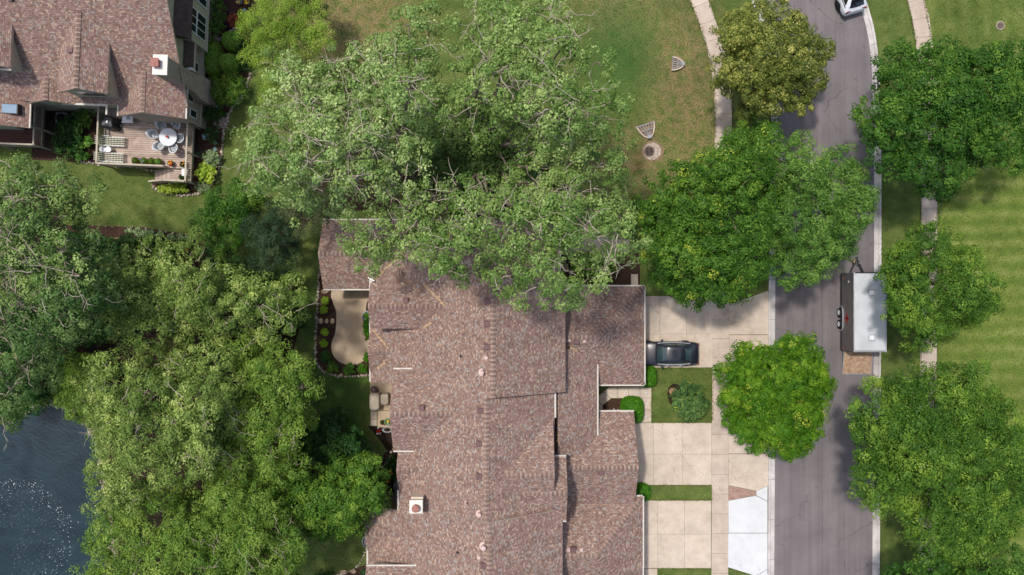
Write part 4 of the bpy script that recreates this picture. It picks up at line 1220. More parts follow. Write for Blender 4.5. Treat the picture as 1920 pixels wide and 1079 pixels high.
# skylight
x, y, z = on_roof(22, 214)
mb = MB(); mb.obox((0, 0, 0), (1.25, 0.75, 0.14)); sk = NB.part('skylight', MB(), M['dark_metal'])
bpy.data.objects.remove(sk)
mb = MB(); mb.box(x - 0.6, x + 0.55, y - 0.4, y + 0.3, z - 0.2, z + 0.22); sk = NB.part('skylight', mb, M['dark_metal'])
mb = MB(); mb.box(x - 0.54, x + 0.49, y - 0.34, y + 0.24, z + 0.222, z + 0.235); mb.build('pane', M['skylight'], sk).location = (-NB.o[0], -NB.o[1], 0)
x, y, z = on_roof(130, 99); mb = MB(); mb.box(x - 0.17, x + 0.17, y - 0.17, y + 0.17, z - 0.1, z + 0.2); NB.part('roof_vent', mb, M['vent'])
x, y, z = on_roof(13, 5); mb = MB(); mb.lathe([(0.2, z - 0.1), (0.2, z + 0.02), (0.1, z + 0.03), (0.1, z + 0.35), (0, z + 0.36)], (x, y, 0), 12); NB.part('vent_pipe', mb, M['dark_metal'])
NB.finish()

# ---------------------------------------------------------------- trees and shrubs
def tubes_np(paths, n=5):
    """paths: list of (points (k,3), radii (k,)) -> one vertex and quad array"""
    V = []; F = []; b = 0
    ang = np.arange(n) * 2 * np.pi / n
    for P, R in paths:
        P = np.asarray(P, float); R = np.asarray(R, float); k = len(P)
        D = np.gradient(P, axis=0); D /= np.linalg.norm(D, axis=1)[:, None] + 1e-9
        ref = np.array([0.31, 0.92, 0.21])
        U = np.cross(D, ref); U /= np.linalg.norm(U, axis=1)[:, None] + 1e-9
        Wv = np.cross(D, U)
        ring = P[:, None, :] + R[:, None, None] * (np.cos(ang)[None, :, None] * U[:, None, :] + np.sin(ang)[None, :, None] * Wv[:, None, :])
        V.append(ring.reshape(-1, 3))
        i = np.arange(k - 1)[:, None] * n; j = np.arange(n)[None, :]; j2 = (j + 1) % n
        F.append(np.stack([i + j, i + j2, i + n + j2, i + n + j], -1).reshape(-1, 4) + b)
        b += k * n
    return np.concatenate(V), np.concatenate(F)

def wiggle(rng, a, b, r0, r1, k=6, amp=0.08, sag=0.0):
    t = np.linspace(0, 1, k)[:, None]
    a = np.asarray(a, float); b = np.asarray(b, float)
    L = np.linalg.norm(b - a)
    P = a + (b - a) * t
    w = rng.normal(0, amp * L, (k, 3)); w[0] = 0; w[-1] = 0
    P = P + w
    P[:, 2] += sag * L * np.sin(np.pi * t[:, 0])
    return P, r0 + (r1 - r0) * t[:, 0]

def leaf_arrays(rng, C, Nrm, Ls, Ws):
    n = len(C)
    R = rng.normal(0, 1, (n, 3))
    T1 = np.cross(Nrm, R); T1 /= np.linalg.norm(T1, axis=1)[:, None] + 1e-9
    B = np.cross(Nrm, T1)
    t = T1 * (Ls / 2)[:, None]; b = B * (Ws / 2)[:, None]
    up = Nrm * (Ws * 0.18)[:, None]
    V = np.stack([C - t, C - b * 1.0 + up - t * 0.1, C + t, C + b + up - t * 0.1], 1).reshape(-1, 3)
    F = np.arange(4 * n).reshape(n, 4)
    return V, F

def plant(name, label, cat, polys, z0, z1, leaf, bark='bark_grey', lobe=1.3, leaf_size=(0.2, 0.12), n_sprig=22, n_leaf=20, spread=0.2,
          seed=1, base=None, group=None, twigs=0, fill=0.4, flat=0.8, gap=1.0, trunk_r=0.22, lean=0.0, parts=('trunk', 'crown'), dome=0.5, layered=0.0, tintvar=0.6, rag=0.28, fork_z=0.8, dense=1.55, puff=1.9, lsc=0.9, few=0.62):
    """one plant; polys: list of crown outlines in photo pixels (seen from above at the crown's own height)"""
    rng = np.random.default_rng(seed)
    lobes = []
    for poly in polys:
        poly = [tuple(map(float, p)) for p in poly]
        A = np.array(poly); lo = A.min(0); hi = A.max(0)
        zm = (z0 + z1) / 2
        sc = K / (1 - zm / H)                  # pixels per metre at crown height
        rp = lobe * sc
        area = (hi - lo).prod()
        cand = rng.uniform(lo, hi, (int(area / (rp * rp) * 60) + 60, 2))
        cand = cand[in_poly(cand, poly)]
        d = edge_dist(cand, poly)
        grid = rng.uniform(lo, hi, (3000, 2)); grid = grid[in_poly(grid, poly)]
        dm = max(edge_dist(grid, poly).max(), 1e-3) if len(grid) else rp
        keep = d > min(rp * 0.42, dm * 0.6)
        cand, d = cand[keep], d[keep]
        sel = []
        for i in range(len(cand)):
            q = cand[i]
            if all((q[0] - cand[j][0]) ** 2 + (q[1] - cand[j][1]) ** 2 > (rp * 0.92 * gap) ** 2 for j in sel): sel.append(i)
        for i in sel:
            t = min(1.0, d[i] / (dm * 0.95))
            h = (1 - (1 - t) ** 2) ** dome
            z = z0 + (z1 - z0) * h + rng.normal(0, 0.09 * (z1 - z0) + 0.3 * lobe)
            z = min(z, z1 * 1.06)
            r = lobe * rng.uniform(0.72, 1.2)
            r = min(r, d[i] / sc * 1.15 + 0.25 * lobe)
            lobes.append((W(cand[i][0], cand[i][1], z), r, 1.0))
            if rng.uniform() < fill:
                zl = max(z - lobe * 1.5, z0 * 0.65)
                lobes.append((W(cand[i][0] + rng.normal(0, rp * 0.3), cand[i][1] + rng.normal(0, rp * 0.3), zl), r * 0.9, 0.55))
    Cn = np.array([l[0] for l in lobes]); Rr = np.array([l[1] for l in lobes]); Wt = np.array([l[2] for l in lobes])
    # twig clusters on the lobes
    ns = np.maximum(3, (n_sprig * few * Wt * (Rr / lobe) ** 2 * rng.uniform(0.75, 1.25, len(Rr)))).astype(int)
    li = np.repeat(np.arange(len(lobes)), ns)
    D = rng.normal(0, 1, (len(li), 3)); D /= np.linalg.norm(D, axis=1)[:, None]
    D[:, 2] = np.where(D[:, 2] < -0.25, -D[:, 2] * 0.8, D[:, 2])
    rad = 1 - rag + rag * 1.6 * rng.uniform(0, 1, len(li))
    S = Cn[li] + D * (Rr[li] * rad)[:, None] * np.array([1, 1, flat])
    # every sprig is a small dome of leaves
    nl = np.maximum(3, (n_leaf / few * dense * rng.uniform(0.5, 1.5, len(S)))).astype(int)
    si = np.repeat(np.arange(len(S)), nl)
    O = rng.normal(0, 1, (len(si), 3)); O /= np.linalg.norm(O, axis=1)[:, None]
    O[:, 2] = np.where(O[:, 2] < -0.1, -O[:, 2], O[:, 2])
    sr = spread * puff * rng.uniform(0.7, 1.35, len(S))
    C = S[si] + O * (sr[si] * rng.uniform(0.62, 1.1, len(si)) ** 1.0)[:, None] * np.array([1, 1, 0.75])
    Nr = O * 0.9 + D[si] * 0.3 + np.array([0, 0, 0.25]) + rng.normal(0, 0.24, (len(si), 3))
    Nr /= np.linalg.norm(Nr, axis=1)[:, None]
    k = rng.uniform(0.65, 1.3, len(si))
    V, F = leaf_arrays(rng, C, Nr, leaf_size[0] * lsc * k, leaf_size[1] * lsc * k)
    ts = rng.beta(2, 2.2, len(S)); tl = rng.uniform(0, 1, len(si))
    tree_t = rng.normal(0, 0.1, len(lobes))
    tint = np.clip(ts[si] * tintvar + tl * (1 - tintvar) + tree_t[li][si], 0, 0.94)
    tint = np.where((rng.uniform(0, 1, len(S)) < 0.035)[si] & (tl > 0.35), 1.0, tint)
    cen = Cn.mean(0)
    if base is None: bx, by = cen[0], cen[1]
    else: bx, by = W2(*base)
    root = empty(name, (bx, by, 0), 0, label, cat, group)
    o3 = np.array([bx, by, 0])
    link(parts[1], fast_mesh(parts[1], V - o3, F, M[leaf], tint), root)
    # woody skeleton: trunk, limbs, boughs to every clump, twigs
    paths = []
    fork = np.array([bx + lean * (cen[0] - bx), by + lean * (cen[1] - by), max(z0 * fork_z, 0.12)])
    paths.append(wiggle(rng, (bx, by, -0.1), fork, trunk_r, trunk_r * 0.75, 7, 0.02))
    main = [i for i in range(len(lobes)) if Wt[i] == 1.0]
    nlimb = max(2, min(8, len(main) // 5))
    cent = Cn[rng.choice(main, nlimb, replace=len(main) < nlimb)]
    for _ in range(5):
        a = np.argmin(((Cn[main][:, None, :2] - cent[None, :, :2]) ** 2).sum(-1), 1)
        cent = np.array([Cn[main][a == q].mean(0) if (a == q).any() else cent[q] for q in range(nlimb)])
    for q in range(nlimb):
        mid = fork + (cent[q] - fork) * 0.62; mid[2] = fork[2] + (cent[q][2] - fork[2]) * 0.6
        P, R = wiggle(rng, fork, mid, trunk_r * 0.6, trunk_r * 0.3, 7, 0.03, 0.06)
        paths.append((P, R))
        for i in np.array(main)[a == q]:
            st = P[rng.integers(3, 7)]
            paths.append(wiggle(rng, st, Cn[i], trunk_r * 0.24, trunk_r * 0.09, 6, 0.04, 0.05))
    sidx = rng.permutation(len(S))[:int(min(len(S), 600 if trunk_r > 0.05 else 120) * 0.35)]
    for s_ in sidx:
        paths.append(wiggle(rng, Cn[li[s_]], S[s_], max(trunk_r * 0.07, 0.006), max(trunk_r * 0.03, 0.004), 4, 0.05))
    BV, BF = tubes_np(paths, 4 if trunk_r < 0.05 else 5)
    link(parts[0], fast_mesh(parts[0], BV - o3, BF, M[bark]), root)
    if twigs:
        tp = []
        zc = np.quantile(Cn[main][:, 2], 0.25); hi_l = [q for q in main if Cn[q][2] > zc and Rr[q] > 0.75 * lobe] or main
        for _ in range(twigs):
            i = hi_l[rng.integers(len(hi_l))]
            c = Cn[i] + np.array([0, 0, Rr[i] * flat * rng.uniform(0.55, 1.0)]) + rng.normal(0, 0.3, 3) * np.array([1, 1, 0.3])
            ang = rng.uniform(0, 6.28); L = rng.uniform(0.6, 1.7)
            e = c + np.array([math.cos(ang) * L, math.sin(ang) * L, rng.uniform(-0.1, 0.4)])
            P, R = wiggle(rng, c, e, rng.uniform(0.02, 0.036), 0.009, 6, 0.035)
            tp.append((P, R))
            for f in range(rng.integers(1, 4)):
                s = P[rng.integers(2, 6)]; a2 = ang + rng.choice([-1, 1]) * rng.uniform(0.4, 1.1); L2 = L * rng.uniform(0.25, 0.5)
                tp.append(wiggle(rng, s, s + np.array([math.cos(a2) * L2, math.sin(a2) * L2, rng.uniform(-0.05, 0.25)]), 0.016, 0.006, 4, 0.04))
        TV, TF = tubes_np(tp, 5)
        tag(link('bare_twigs', fast_mesh('bare_twigs', TV - o3, TF, M['bark_pale']), root), kind='stuff')
    return root

def ell(px, py, rx, ry=None, k=14, seed=0, j=0.08):
    rng = np.random.default_rng(seed + 77); ry = ry or rx
    return [(px + rx * (1 + rng.uniform(-j, j)) * math.cos(2 * math.pi * i / k), py + ry * (1 + rng.uniform(-j, j)) * math.sin(2 * math.pi * i / k)) for i in range(k)]

TREES = 'tree'
# the two tall cottonwoods
plant('cottonwood_tree', 'tall grey green cottonwood with pale twigs on the left above the shingled wing', TREES,
      [[(450, 268), (478, 222), (505, 165), (520, 108), (560, 108), (600, 142), (618, 112), (650, 86), (700, 72), (742, 38), (770, 20), (825, 25), (838, 70), (832, 130), (838, 195), (822, 255), (800, 325), (762, 372), (720, 412), (690, 395), (655, 392), (600, 400), (560, 425), (520, 398), (490, 378), (455, 330)]],
      8.0, 17.0, 'l_cotton', 'bark_grey', 1.25, (0.165, 0.125), 25, 21, 0.2, 101, (785, 335), twigs=130, fill=0.45, trunk_r=0.38, gap=1.08, tintvar=0.45, dome=0.6)
plant('cottonwood_tree', 'largest cottonwood, bright green with pale bare twigs, its lower boughs hanging over the townhouse roof', TREES,
      [[(850, 25), (880, 0), (960, -25), (1040, 15), (1090, 42), (1112, 90), (1152, 108), (1168, 160), (1192, 185), (1165, 215), (1172, 270), (1187, 312), (1150, 350), (1085, 340), (1020, 335), (985, 315), (955, 270), (915, 262), (890, 290), (850, 305), (826, 270), (836, 200), (838, 130)],
       [(636, 462), (650, 415), (698, 392), (720, 420), (762, 375), (800, 345), (860, 325), (920, 345), (960, 315), (1010, 318), (1060, 330), (1110, 325), (1180, 348), (1188, 400), (1207, 480), (1180, 520), (1100, 545), (1075, 600), (1020, 582), (985, 572), (945, 592), (940, 540), (900, 528), (860, 545), (820, 530), (812, 482), (762, 470), (700, 505), (660, 492)]],
      8.5, 17.5, 'l_cotton2', 'bark_grey', 1.25, (0.165, 0.125), 25, 21, 0.2, 102, (885, 305), twigs=190, fork_z=0.42, fill=0.3, trunk_r=0.42, gap=1.1, tintvar=0.45, dome=0.6)
plant('understorey_tree', 'dark low tree in the shade between the two cottonwoods', TREES, [[(790, 200), (850, 165), (920, 180), (995, 215), (1015, 300), (1000, 360), (900, 395), (830, 400), (780, 370), (760, 300)]],
      3.0, 8.2, 'l_under', 'bark_brown', 1.0, (0.18, 0.11), 26, 18, 0.2, 103, fill=0.5, trunk_r=0.12)
plant('pine_tree', 'olive pine beside the north west roof corner', TREES, [[(520, 380), (560, 350), (620, 362), (650, 390), (640, 410), (605, 425), (590, 445), (560, 440), (530, 430)]],
      4.0, 8.0, 'l_pine', 'bark_brown', 0.9, (0.2, 0.03), 26, 30, 0.2, 104, trunk_r=0.15, fill=0.5)
plant('locust_tree', 'yellow green honey locust behind the clipped round shrubs', TREES,
      [[(455, 62), (478, 12), (520, -25), (600, -8), (618, 50), (612, 92), (582, 112), (535, 105), (508, 150), (485, 140), (462, 112)], [(483, 152), (505, 142), (532, 180), (522, 207), (490, 182)]],
      3.0, 7.5, 'l_yellow', 'bark_brown', 1.0, (0.12, 0.05), 34, 30, 0.19, 105, (545, 60), trunk_r=0.16, fill=0.4)
plant('spruce_tree', 'dark green spruce west of the patio bed lawn', TREES, [[(455, 440), (480, 385), (520, 380), (555, 405), (557, 480), (548, 520), (505, 525), (462, 500)]],
      1.5, 6.0, 'l_spruce', 'bark_brown', 0.75, (0.17, 0.05), 26, 20, 0.16, 106, trunk_r=0.15, fill=0.4, dome=0.9)
plant('dogwood_tree', 'mid green bushy tree at the lawn end left of the spruce', TREES, [[(368, 425), (385, 368), (430, 345), (480, 350), (512, 372), (482, 392), (462, 440), (440, 475), (402, 470)]],
      1.2, 4.5, 'l_maple', 'bark_brown', 0.8, (0.17, 0.08), 26, 20, 0.17, 107, trunk_r=0.1, fill=0.4)
plant('evergreen_tree', 'dark tree at the top edge behind the yellow locust', TREES, [[(535, -40), (600, -40), (604, 12), (580, 22), (556, 12)]], 1.5, 5.0, 'l_dark', 'bark_brown', 0.8, (0.14, 0.07), 24, 20, 0.16, 108, trunk_r=0.1)
# street trees
plant('linden_tree', 'linden with yellowish flowers hanging over the footpath at the road bend', TREES,
      [[(1335, 62), (1370, 42), (1400, 16), (1440, 5), (1482, 10), (1512, 28), (1520, 70), (1560, 86), (1546, 125), (1545, 160), (1516, 176), (1515, 214), (1490, 222), (1450, 206), (1420, 226), (1392, 230), (1376, 182), (1340, 162), (1335, 122), (1352, 92)]],
      3.2, 8.0, 'l_linden', 'bark_brown', 0.85, (0.16, 0.09), 34, 22, 0.15, 111, trunk_r=0.16, fill=0.4, tintvar=0.3)
plant('ash_tree', 'large bright green ash covering the footpath above the north driveway', TREES,
      [[(1192, 425), (1186, 365), (1230, 332), (1280, 292), (1320, 270), (1368, 265), (1370, 240), (1402, 224), (1448, 240), (1470, 290), (1462, 380), (1452, 460), (1440, 530), (1402, 560), (1380, 582), (1342, 570), (1290, 570), (1250, 552), (1216, 522), (1210, 470)]],
      3.5, 9.5, 'l_ash', 'bark_grey', 1.15, (0.18, 0.095), 38, 26, 0.2, 112, trunk_r=0.2, fill=0.6, tintvar=0.4)
plant('ash_tree', 'round soft green ash leaning over the road above the trailer', TREES,
      [[(1440, 290), (1470, 267), (1500, 256), (1530, 275), (1580, 276), (1612, 312), (1632, 370), (1630, 410), (1606, 450), (1580, 490), (1540, 516), (1490, 530), (1442, 524), (1430, 400)]],
      3.5, 9.0, 'l_ash2', 'bark_grey', 1.05, (0.15, 0.08), 38, 26, 0.18, 113, (1425, 395), trunk_r=0.18, fill=0.6, lean=0.5, tintvar=0.35)
plant('street_maple', 'dark green maple across the road, topmost on the right', TREES,
      [[(1635, 146), (1650, 112), (1710, 86), (1740, 96), (1800, 76), (1850, 90), (1900, 80), (1945, 100), (1945, 300), (1890, 330), (1850, 312), (1800, 330), (1772, 368), (1742, 370), (1712, 350), (1680, 346), (1650, 322), (1616, 320), (1622, 290), (1642, 270), (1612, 250), (1596, 225), (1606, 192), (1640, 186)]],
      3.5, 9.5, 'l_maple', 'bark_brown', 1.0, (0.17, 0.12), 34, 22, 0.2, 114, trunk_r=0.2, fill=0.4, gap=1.12)
plant('street_maple', 'smaller maple overhanging the white trailer roof', TREES,
      [[(1642, 522), (1668, 500), (1665, 470), (1690, 430), (1730, 415), (1770, 420), (1792, 430), (1830, 470), (1850, 510), (1880, 550), (1866, 598), (1812, 610), (1780, 640), (1742, 650), (1702, 650), (1686, 622), (1642, 580), (1666, 556)]],
      3.4, 8.0, 'l_maple2', 'bark_brown', 0.95, (0.15, 0.09), 36, 24, 0.18, 115, trunk_r=0.16, fill=0.4)
plant('street_maple', 'big full maple at the lower right over kerb and footpath', TREES,
      [[(1590, 742), (1640, 712), (1700, 690), (1760, 692), (1820, 682), (1870, 712), (1890, 770), (1920, 820), (1942, 900), (1930, 980), (1882, 1000), (1850, 1040), (1800, 1048), (1742, 1022), (1692, 1010), (1680, 960), (1642, 950), (1592, 922), (1612, 880), (1600, 832), (1596, 790)]],
      3.5, 9.5, 'l_maple2', 'bark_brown', 1.1, (0.16, 0.09), 38, 26, 0.2, 116, trunk_r=0.22, fill=0.45)
plant('street_maple', 'dark maple cut by the bottom right corner', TREES, [[(1655, 1085), (1690, 1052), (1742, 1032), (1800, 1052), (1850, 1042), (1935, 1030), (1950, 1200), (1650, 1200)]],
      3.0, 7.5, 'l_maple', 'bark_brown', 1.0, (0.16, 0.1), 34, 22, 0.19, 117, trunk_r=0.18, fill=0.4)
plant('driveway_tree', 'lime green round tree standing between the driveways and the road', TREES,
      [[(1345, 692), (1372, 668), (1380, 635), (1420, 642), (1450, 650), (1482, 625), (1520, 640), (1546, 680), (1560, 720), (1546, 780), (1536, 830), (1490, 860), (1440, 850), (1400, 842), (1370, 812), (1345, 770), (1356, 730)]],
      2.5, 7.0, 'l_lime', 'bark_grey', 0.6, (0.15, 0.09), 24, 20, 0.15, 118, trunk_r=0.14, fill=0.45)
# trees by the pond
plant('cottonwood_tree', 'grey green open tree at the left edge below the neighbour house', TREES,
      [[(-30, 290), (40, 300), (80, 310), (120, 316), (155, 330), (190, 350), (222, 370), (200, 396), (152, 420), (200, 450), (225, 520), (232, 600), (182, 640), (105, 680), (104, 720), (62, 740), (42, 800), (0, 815), (-30, 805)]],
      7.0, 14.0, 'l_under', 'bark_grey', 1.1, (0.17, 0.11), 26, 18, 0.2, 121, (60, 560), twigs=50, fill=0.4, gap=1.15, trunk_r=0.3)
plant('cottonwood_tree', 'pale tipped tree tops crowning the left edge of the wood', TREES,
      [[(-30, 300), (60, 312), (140, 330), (215, 370), (150, 400), (90, 420), (150, 450), (200, 520), (140, 560), (60, 570), (-30, 600)]],
      9.0, 15.0, 'l_cotton2', 'bark_grey', 0.95, (0.16, 0.1), 18, 16, 0.2, 122, (40, 470), twigs=40, fill=0.1, gap=1.5, trunk_r=0.25)
plant('silver_maple', 'pale green silver maple nearest the spruce, top of the pond side group', TREES,
      [[(205, 482), (260, 462), (330, 442), (380, 442), (402, 490), (480, 512), (560, 512), (586, 550), (576, 600), (545, 630), (500, 650), (440, 628), (380, 650), (310, 640), (250, 655), (205, 620), (222, 540)]],
      4.5, 10.0, 'l_willow', 'bark_grey', 1.1, (0.19, 0.085), 34, 24, 0.2, 123, (400, 590), twigs=30, fill=0.35, trunk_r=0.3, gap=1.08)
plant('silver_maple', 'pale green silver maple in the middle of the pond side group', TREES,
      [[(152, 722), (162, 660), (210, 630), (260, 662), (320, 650), (380, 662), (420, 650), (450, 700), (440, 780), (420, 850), (380, 905), (300, 922), (200, 962), (160, 930), (182, 860), (172, 800)]],
      5.5, 12.0, 'l_willow', 'bark_grey', 1.15, (0.19, 0.085), 34, 24, 0.2, 133, (300, 790), twigs=30, fill=0.35, trunk_r=0.34, gap=1.08)
plant('silver_maple', 'green silver maple beside the dark back lawn', TREES,
      [[(425, 650), (470, 640), (520, 655), (560, 650), (590, 692), (600, 760), (572, 800), (582, 850), (560, 898), (500, 902), (420, 905), (400, 870), (440, 780), (452, 710)]],
      4.0, 9.5, 'l_spring', 'bark_grey', 1.05, (0.19, 0.085), 34, 24, 0.2, 134, (500, 770), twigs=20, fill=0.35, trunk_r=0.3, gap=1.08)
plant('silver_maple', 'bright yellow green tree at the bottom left beside the pond', TREES,
      [[(150, 1120), (140, 1072), (172, 1042), (166, 962), (192, 930), (262, 900), (360, 902), (450, 892), (520, 902), (562, 960), (572, 1012), (556, 1080), (545, 1120)]],
      4.0, 9.0, 'l_spring', 'bark_grey', 1.05, (0.18, 0.075), 32, 24, 0.2, 124, trunk_r=0.22, fill=0.4, twigs=30)
plant('garden_maple', 'rounded green maple reaching the south west roof corner', TREES,
      [[(500, 872), (540, 852), (600, 882), (640, 866), (700, 860), (726, 900), (720, 950), (692, 960), (692, 990), (650, 1000), (600, 1002), (560, 990), (512, 950)]],
      3.0, 7.0, 'l_maple2', 'bark_grey', 0.75, (0.17, 0.12), 30, 20, 0.17, 125, trunk_r=0.15, fill=0.45)
plant('garden_tree', 'dark green small round tree in the shaded back lawn', TREES, [[(570, 800), (590, 776), (630, 770), (662, 800), (686, 830), (680, 860), (640, 872), (600, 862), (576, 842)]],
      1.6, 4.5, 'l_dark', 'bark_brown', 0.7, (0.16, 0.1), 30, 20, 0.15, 126, trunk_r=0.1, fill=0.45)
plant('dark_shrub', 'deep green thicket under the maple by the stone bed', 'shrub', [[(480, 800), (540, 780), (580, 820), (570, 880), (500, 890), (460, 860)]], 0.8, 3.0, 'l_dark', 'bark_brown', 0.7, (0.14, 0.09), 28, 18, 0.15, 127, trunk_r=0.07, fill=0.4)
plant('shore_shrub', 'bright green shrub on the pond shore', 'shrub', [[(92, 702), (140, 662), (186, 680), (192, 740), (182, 790), (142, 782), (102, 762)]], 0.6, 3.2, 'l_spring', 'bark_brown', 0.7, (0.14, 0.06), 34, 22, 0.16, 128, trunk_r=0.06, fill=0.4)
plant('dark_shrub', 'dark undergrowth in the wood left of the silver maple', 'shrub', [[(60, 470), (160, 440), (260, 480), (240, 560), (200, 640), (100, 660), (40, 600)]], 0.8, 4.0, 'l_dark', 'bark_brown', 0.9, (0.16, 0.1), 26, 16, 0.18, 129, trunk_r=0.08, fill=0.5)
plant('dark_shrub', 'dark undergrowth at the far left edge above the pond', 'shrub', [[(-30, 560), (60, 600), (120, 680), (90, 760), (30, 790), (-30, 790)]], 0.8, 4.0, 'l_dark', 'bark_brown', 0.9, (0.16, 0.1), 26, 16, 0.18, 130, trunk_r=0.08, fill=0.5)
plant('dark_shrub', 'dark undergrowth between spruce and silver maple', 'shrub', [[(380, 470), (450, 480), (560, 520), (570, 600), (520, 640), (420, 560)]], 0.6, 3.5, 'l_dark', 'bark_brown', 0.9, (0.16, 0.1), 26, 16, 0.18, 131, trunk_r=0.08, fill=0.5)

# clipped hedges and small shrubs
def clipped(name, label, px, py, rx, ry, h, leaf, seed, pw=3.0, rz=0.0, dens=900, size=0.075, cat='hedge'):
    rng = np.random.default_rng(seed)
    c = W2(px, py, h * 0.6); a, b = rx / K * (1 - h / H), ry / K * (1 - h / H)
    root = empty(name, (c[0], c[1], 0), rz, label, cat)
    nu, nv = 28, 10
    V = []
    for j in range(nv + 1):
        v = j / nv * math.pi / 2
        for i in range(nu):
            u = 2 * math.pi * i / nu
            cu, su = math.cos(u), math.sin(u); e = 2 / pw
            r = math.cos(v) ** (2 / 3.2)
            V.append((a * np.sign(cu) * abs(cu) ** e * r * 0.95, b * np.sign(su) * abs(su) ** e * r * 0.95, h * math.sin(v) ** (2 / 2.6) * 0.96))
    F = np.array([(j * nu + i, j * nu + (i + 1) % nu, (j + 1) * nu + (i + 1) % nu, (j + 1) * nu + i) for j in range(nv) for i in range(nu)])
    V = np.array(V)
    link('inner_mass', fast_mesh('inner_mass', V, F, M[leaf], np.full(len(F), 0.05)), root)
    # leaves over the clipped surface
    tri = V[F]; A = tri[:, 0]; nrm = np.cross(tri[:, 1] - tri[:, 0], tri[:, 3] - tri[:, 0]); ar = np.linalg.norm(nrm, axis=1)
    fi = rng.choice(len(F), int(dens * ar.sum()), p=ar / ar.sum())
    s, t = rng.uniform(0, 1, len(fi))[:, None], rng.uniform(0, 1, len(fi))[:, None]
    P = tri[fi, 0] * (1 - s) * (1 - t) + tri[fi, 1] * s * (1 - t) + tri[fi, 2] * s * t + tri[fi, 3] * (1 - s) * t
    n0 = nrm[fi] / (ar[fi][:, None] + 1e-9)
    P = P + n0 * np.abs(rng.normal(0, 0.03, len(P)))[:, None]
    Nr = n0 * 0.6 + rng.normal(0, 0.5, P.shape) + np.array([0, 0, 0.4]); Nr /= np.linalg.norm(Nr, axis=1)[:, None]
    k = rng.uniform(0.7, 1.3, len(P))
    LV, LF = leaf_arrays(rng, P, Nr, size * k, size * 0.6 * k)
    link('foliage', fast_mesh('foliage', LV, LF, M[leaf], rng.uniform(0.1, 1, len(LF))), root)
    return root
clipped('clipped_hedge', 'bright green clipped hedge beside the black sedan', 1214, 708, 19, 21, 1.2, 'l_hedge', 1, 3.4)
clipped('clipped_hedge', 'bright green clipped hedge by the entry path bend', 1187, 771, 22, 26, 1.2, 'l_hedge', 2, 3.4)
clipped('clipped_hedge', 'small round clipped hedge at the end of the grass strip', 1204, 926, 17, 17, 1.0, 'l_hedge', 3, 2.4)
clipped('clipped_hedge', 'long clipped hedge against the neighbour brick wall', 395, 108, 17, 34, 1.1, 'l_hedge2', 4, 3.6)
clipped('round_boxwood', 'upper clipped ball shrub beside the pale boulders', 433, 76, 18.5, 18, 1.3, 'l_hedge2', 5, 2.2, cat='shrub')
clipped('round_boxwood', 'lower clipped ball shrub above the juniper', 428, 118, 19, 18.5, 1.3, 'l_hedge2', 6, 2.2, cat='shrub')

def shrub(label, px, py, rx, ry, h, leaf, seed, ls=(0.11, 0.06), lobe=0.32, ns=18, nl=12, name='shrub', cat='shrub', sp=0.07, group=None, fill=0.4, dense=1.0, lsc=1.0):
    return plant(name, label, cat, [ell(px, py, rx, ry, seed=seed)], h * 0.35, h, leaf, 'bark_brown', lobe, ls, ns, nl, sp, seed, group=group, trunk_r=0.03, fill=fill, parts=('stem', 'foliage'), dense=dense, lsc=lsc, puff=1.4, few=0.9)
shrub('blue green spreading shrub with yellow tips on the lawn square', 1292, 751, 33, 36, 1.5, 'l_blue', 201, (0.13, 0.07), 0.42, 20, 14, sp=0.12, fill=0.4)
shrub('bright lime shrub nearest the roof eave in the patio bed', 610.6, 565, 6.3, 6.3, 0.5, 'l_spire', 202, lobe=0.13, sp=0.05)
shrub('bright lime shrub just above the stepping stones', 607.6, 581.5, 6.3, 6.3, 0.5, 'l_spire', 203, lobe=0.13, sp=0.05)
shrub('bright lime shrub just below the stepping stones', 610, 623, 6.3, 6.3, 0.5, 'l_spire', 204, lobe=0.13, sp=0.05)
shrub('bright lime shrub lowest of the four in the patio bed', 606.5, 645, 6.3, 6.3, 0.5, 'l_spire', 205, lobe=0.13, sp=0.05)
shrub('dark green shrub at the left of the patio bed curve', 610, 671, 10, 10, 0.6, 'l_dark', 206, lobe=0.22)
shrub('green shrub at the lower left corner of the patio bed', 624, 690, 11, 11, 0.6, 'l_maple', 207, lobe=0.22)
shrub('green shrub at the bottom middle of the patio bed', 654, 694, 11, 10, 0.6, 'l_maple', 208, lobe=0.22)
shrub('round green shrub at the bottom right of the patio bed', 680, 692, 9, 9, 0.7, 'l_hedge', 209, (0.07, 0.04), 0.22)
shrub('low green groundcover by the window well', 688, 612, 5, 26, 0.3, 'l_hedge', 210, (0.08, 0.05), 0.18)
shrub('small green shrub at the lower right patio edge', 690, 672, 8, 10, 0.4, 'l_hedge', 211, (0.08, 0.05), 0.2)
shrub('loose green shrub row along the neighbour wall at the top', 402, 25, 20, 48, 1.3, 'l_maple', 212, lobe=0.45, sp=0.12, ns=20, nl=14)
shrub('red barberry bush in front of the pale boulders', 439, 38, 12, 12, 0.8, 'l_red', 213, (0.08, 0.04), 0.26)
shrub('dark purple bush left of the red barberry', 428, 27, 8, 7, 0.5, 'l_purple', 214, (0.08, 0.05), 0.2)
shrub('small dark purple plant below the red barberry', 425, 49, 6, 5, 0.4, 'l_purple', 215, (0.08, 0.05), 0.16)
shrub('small green plant right of the red barberry', 456, 34, 10, 8, 0.5, 'l_hedge', 216, (0.09, 0.05), 0.22)
shrub('dark groundcover between clipped balls and the yellow locust', 458, 104, 16, 34, 0.7, 'l_dark', 217, lobe=0.36, sp=0.1)
shrub('large yellow green juniper at the chimney foot', 428, 168, 37, 32, 1.2, 'l_maple2', 218, (0.14, 0.05), 0.45, 22, 14, sp=0.13)
shrub('upper dark round shrub by the deck corner', 396, 217, 17, 16, 0.9, 'l_dark', 219, (0.09, 0.05), 0.32)
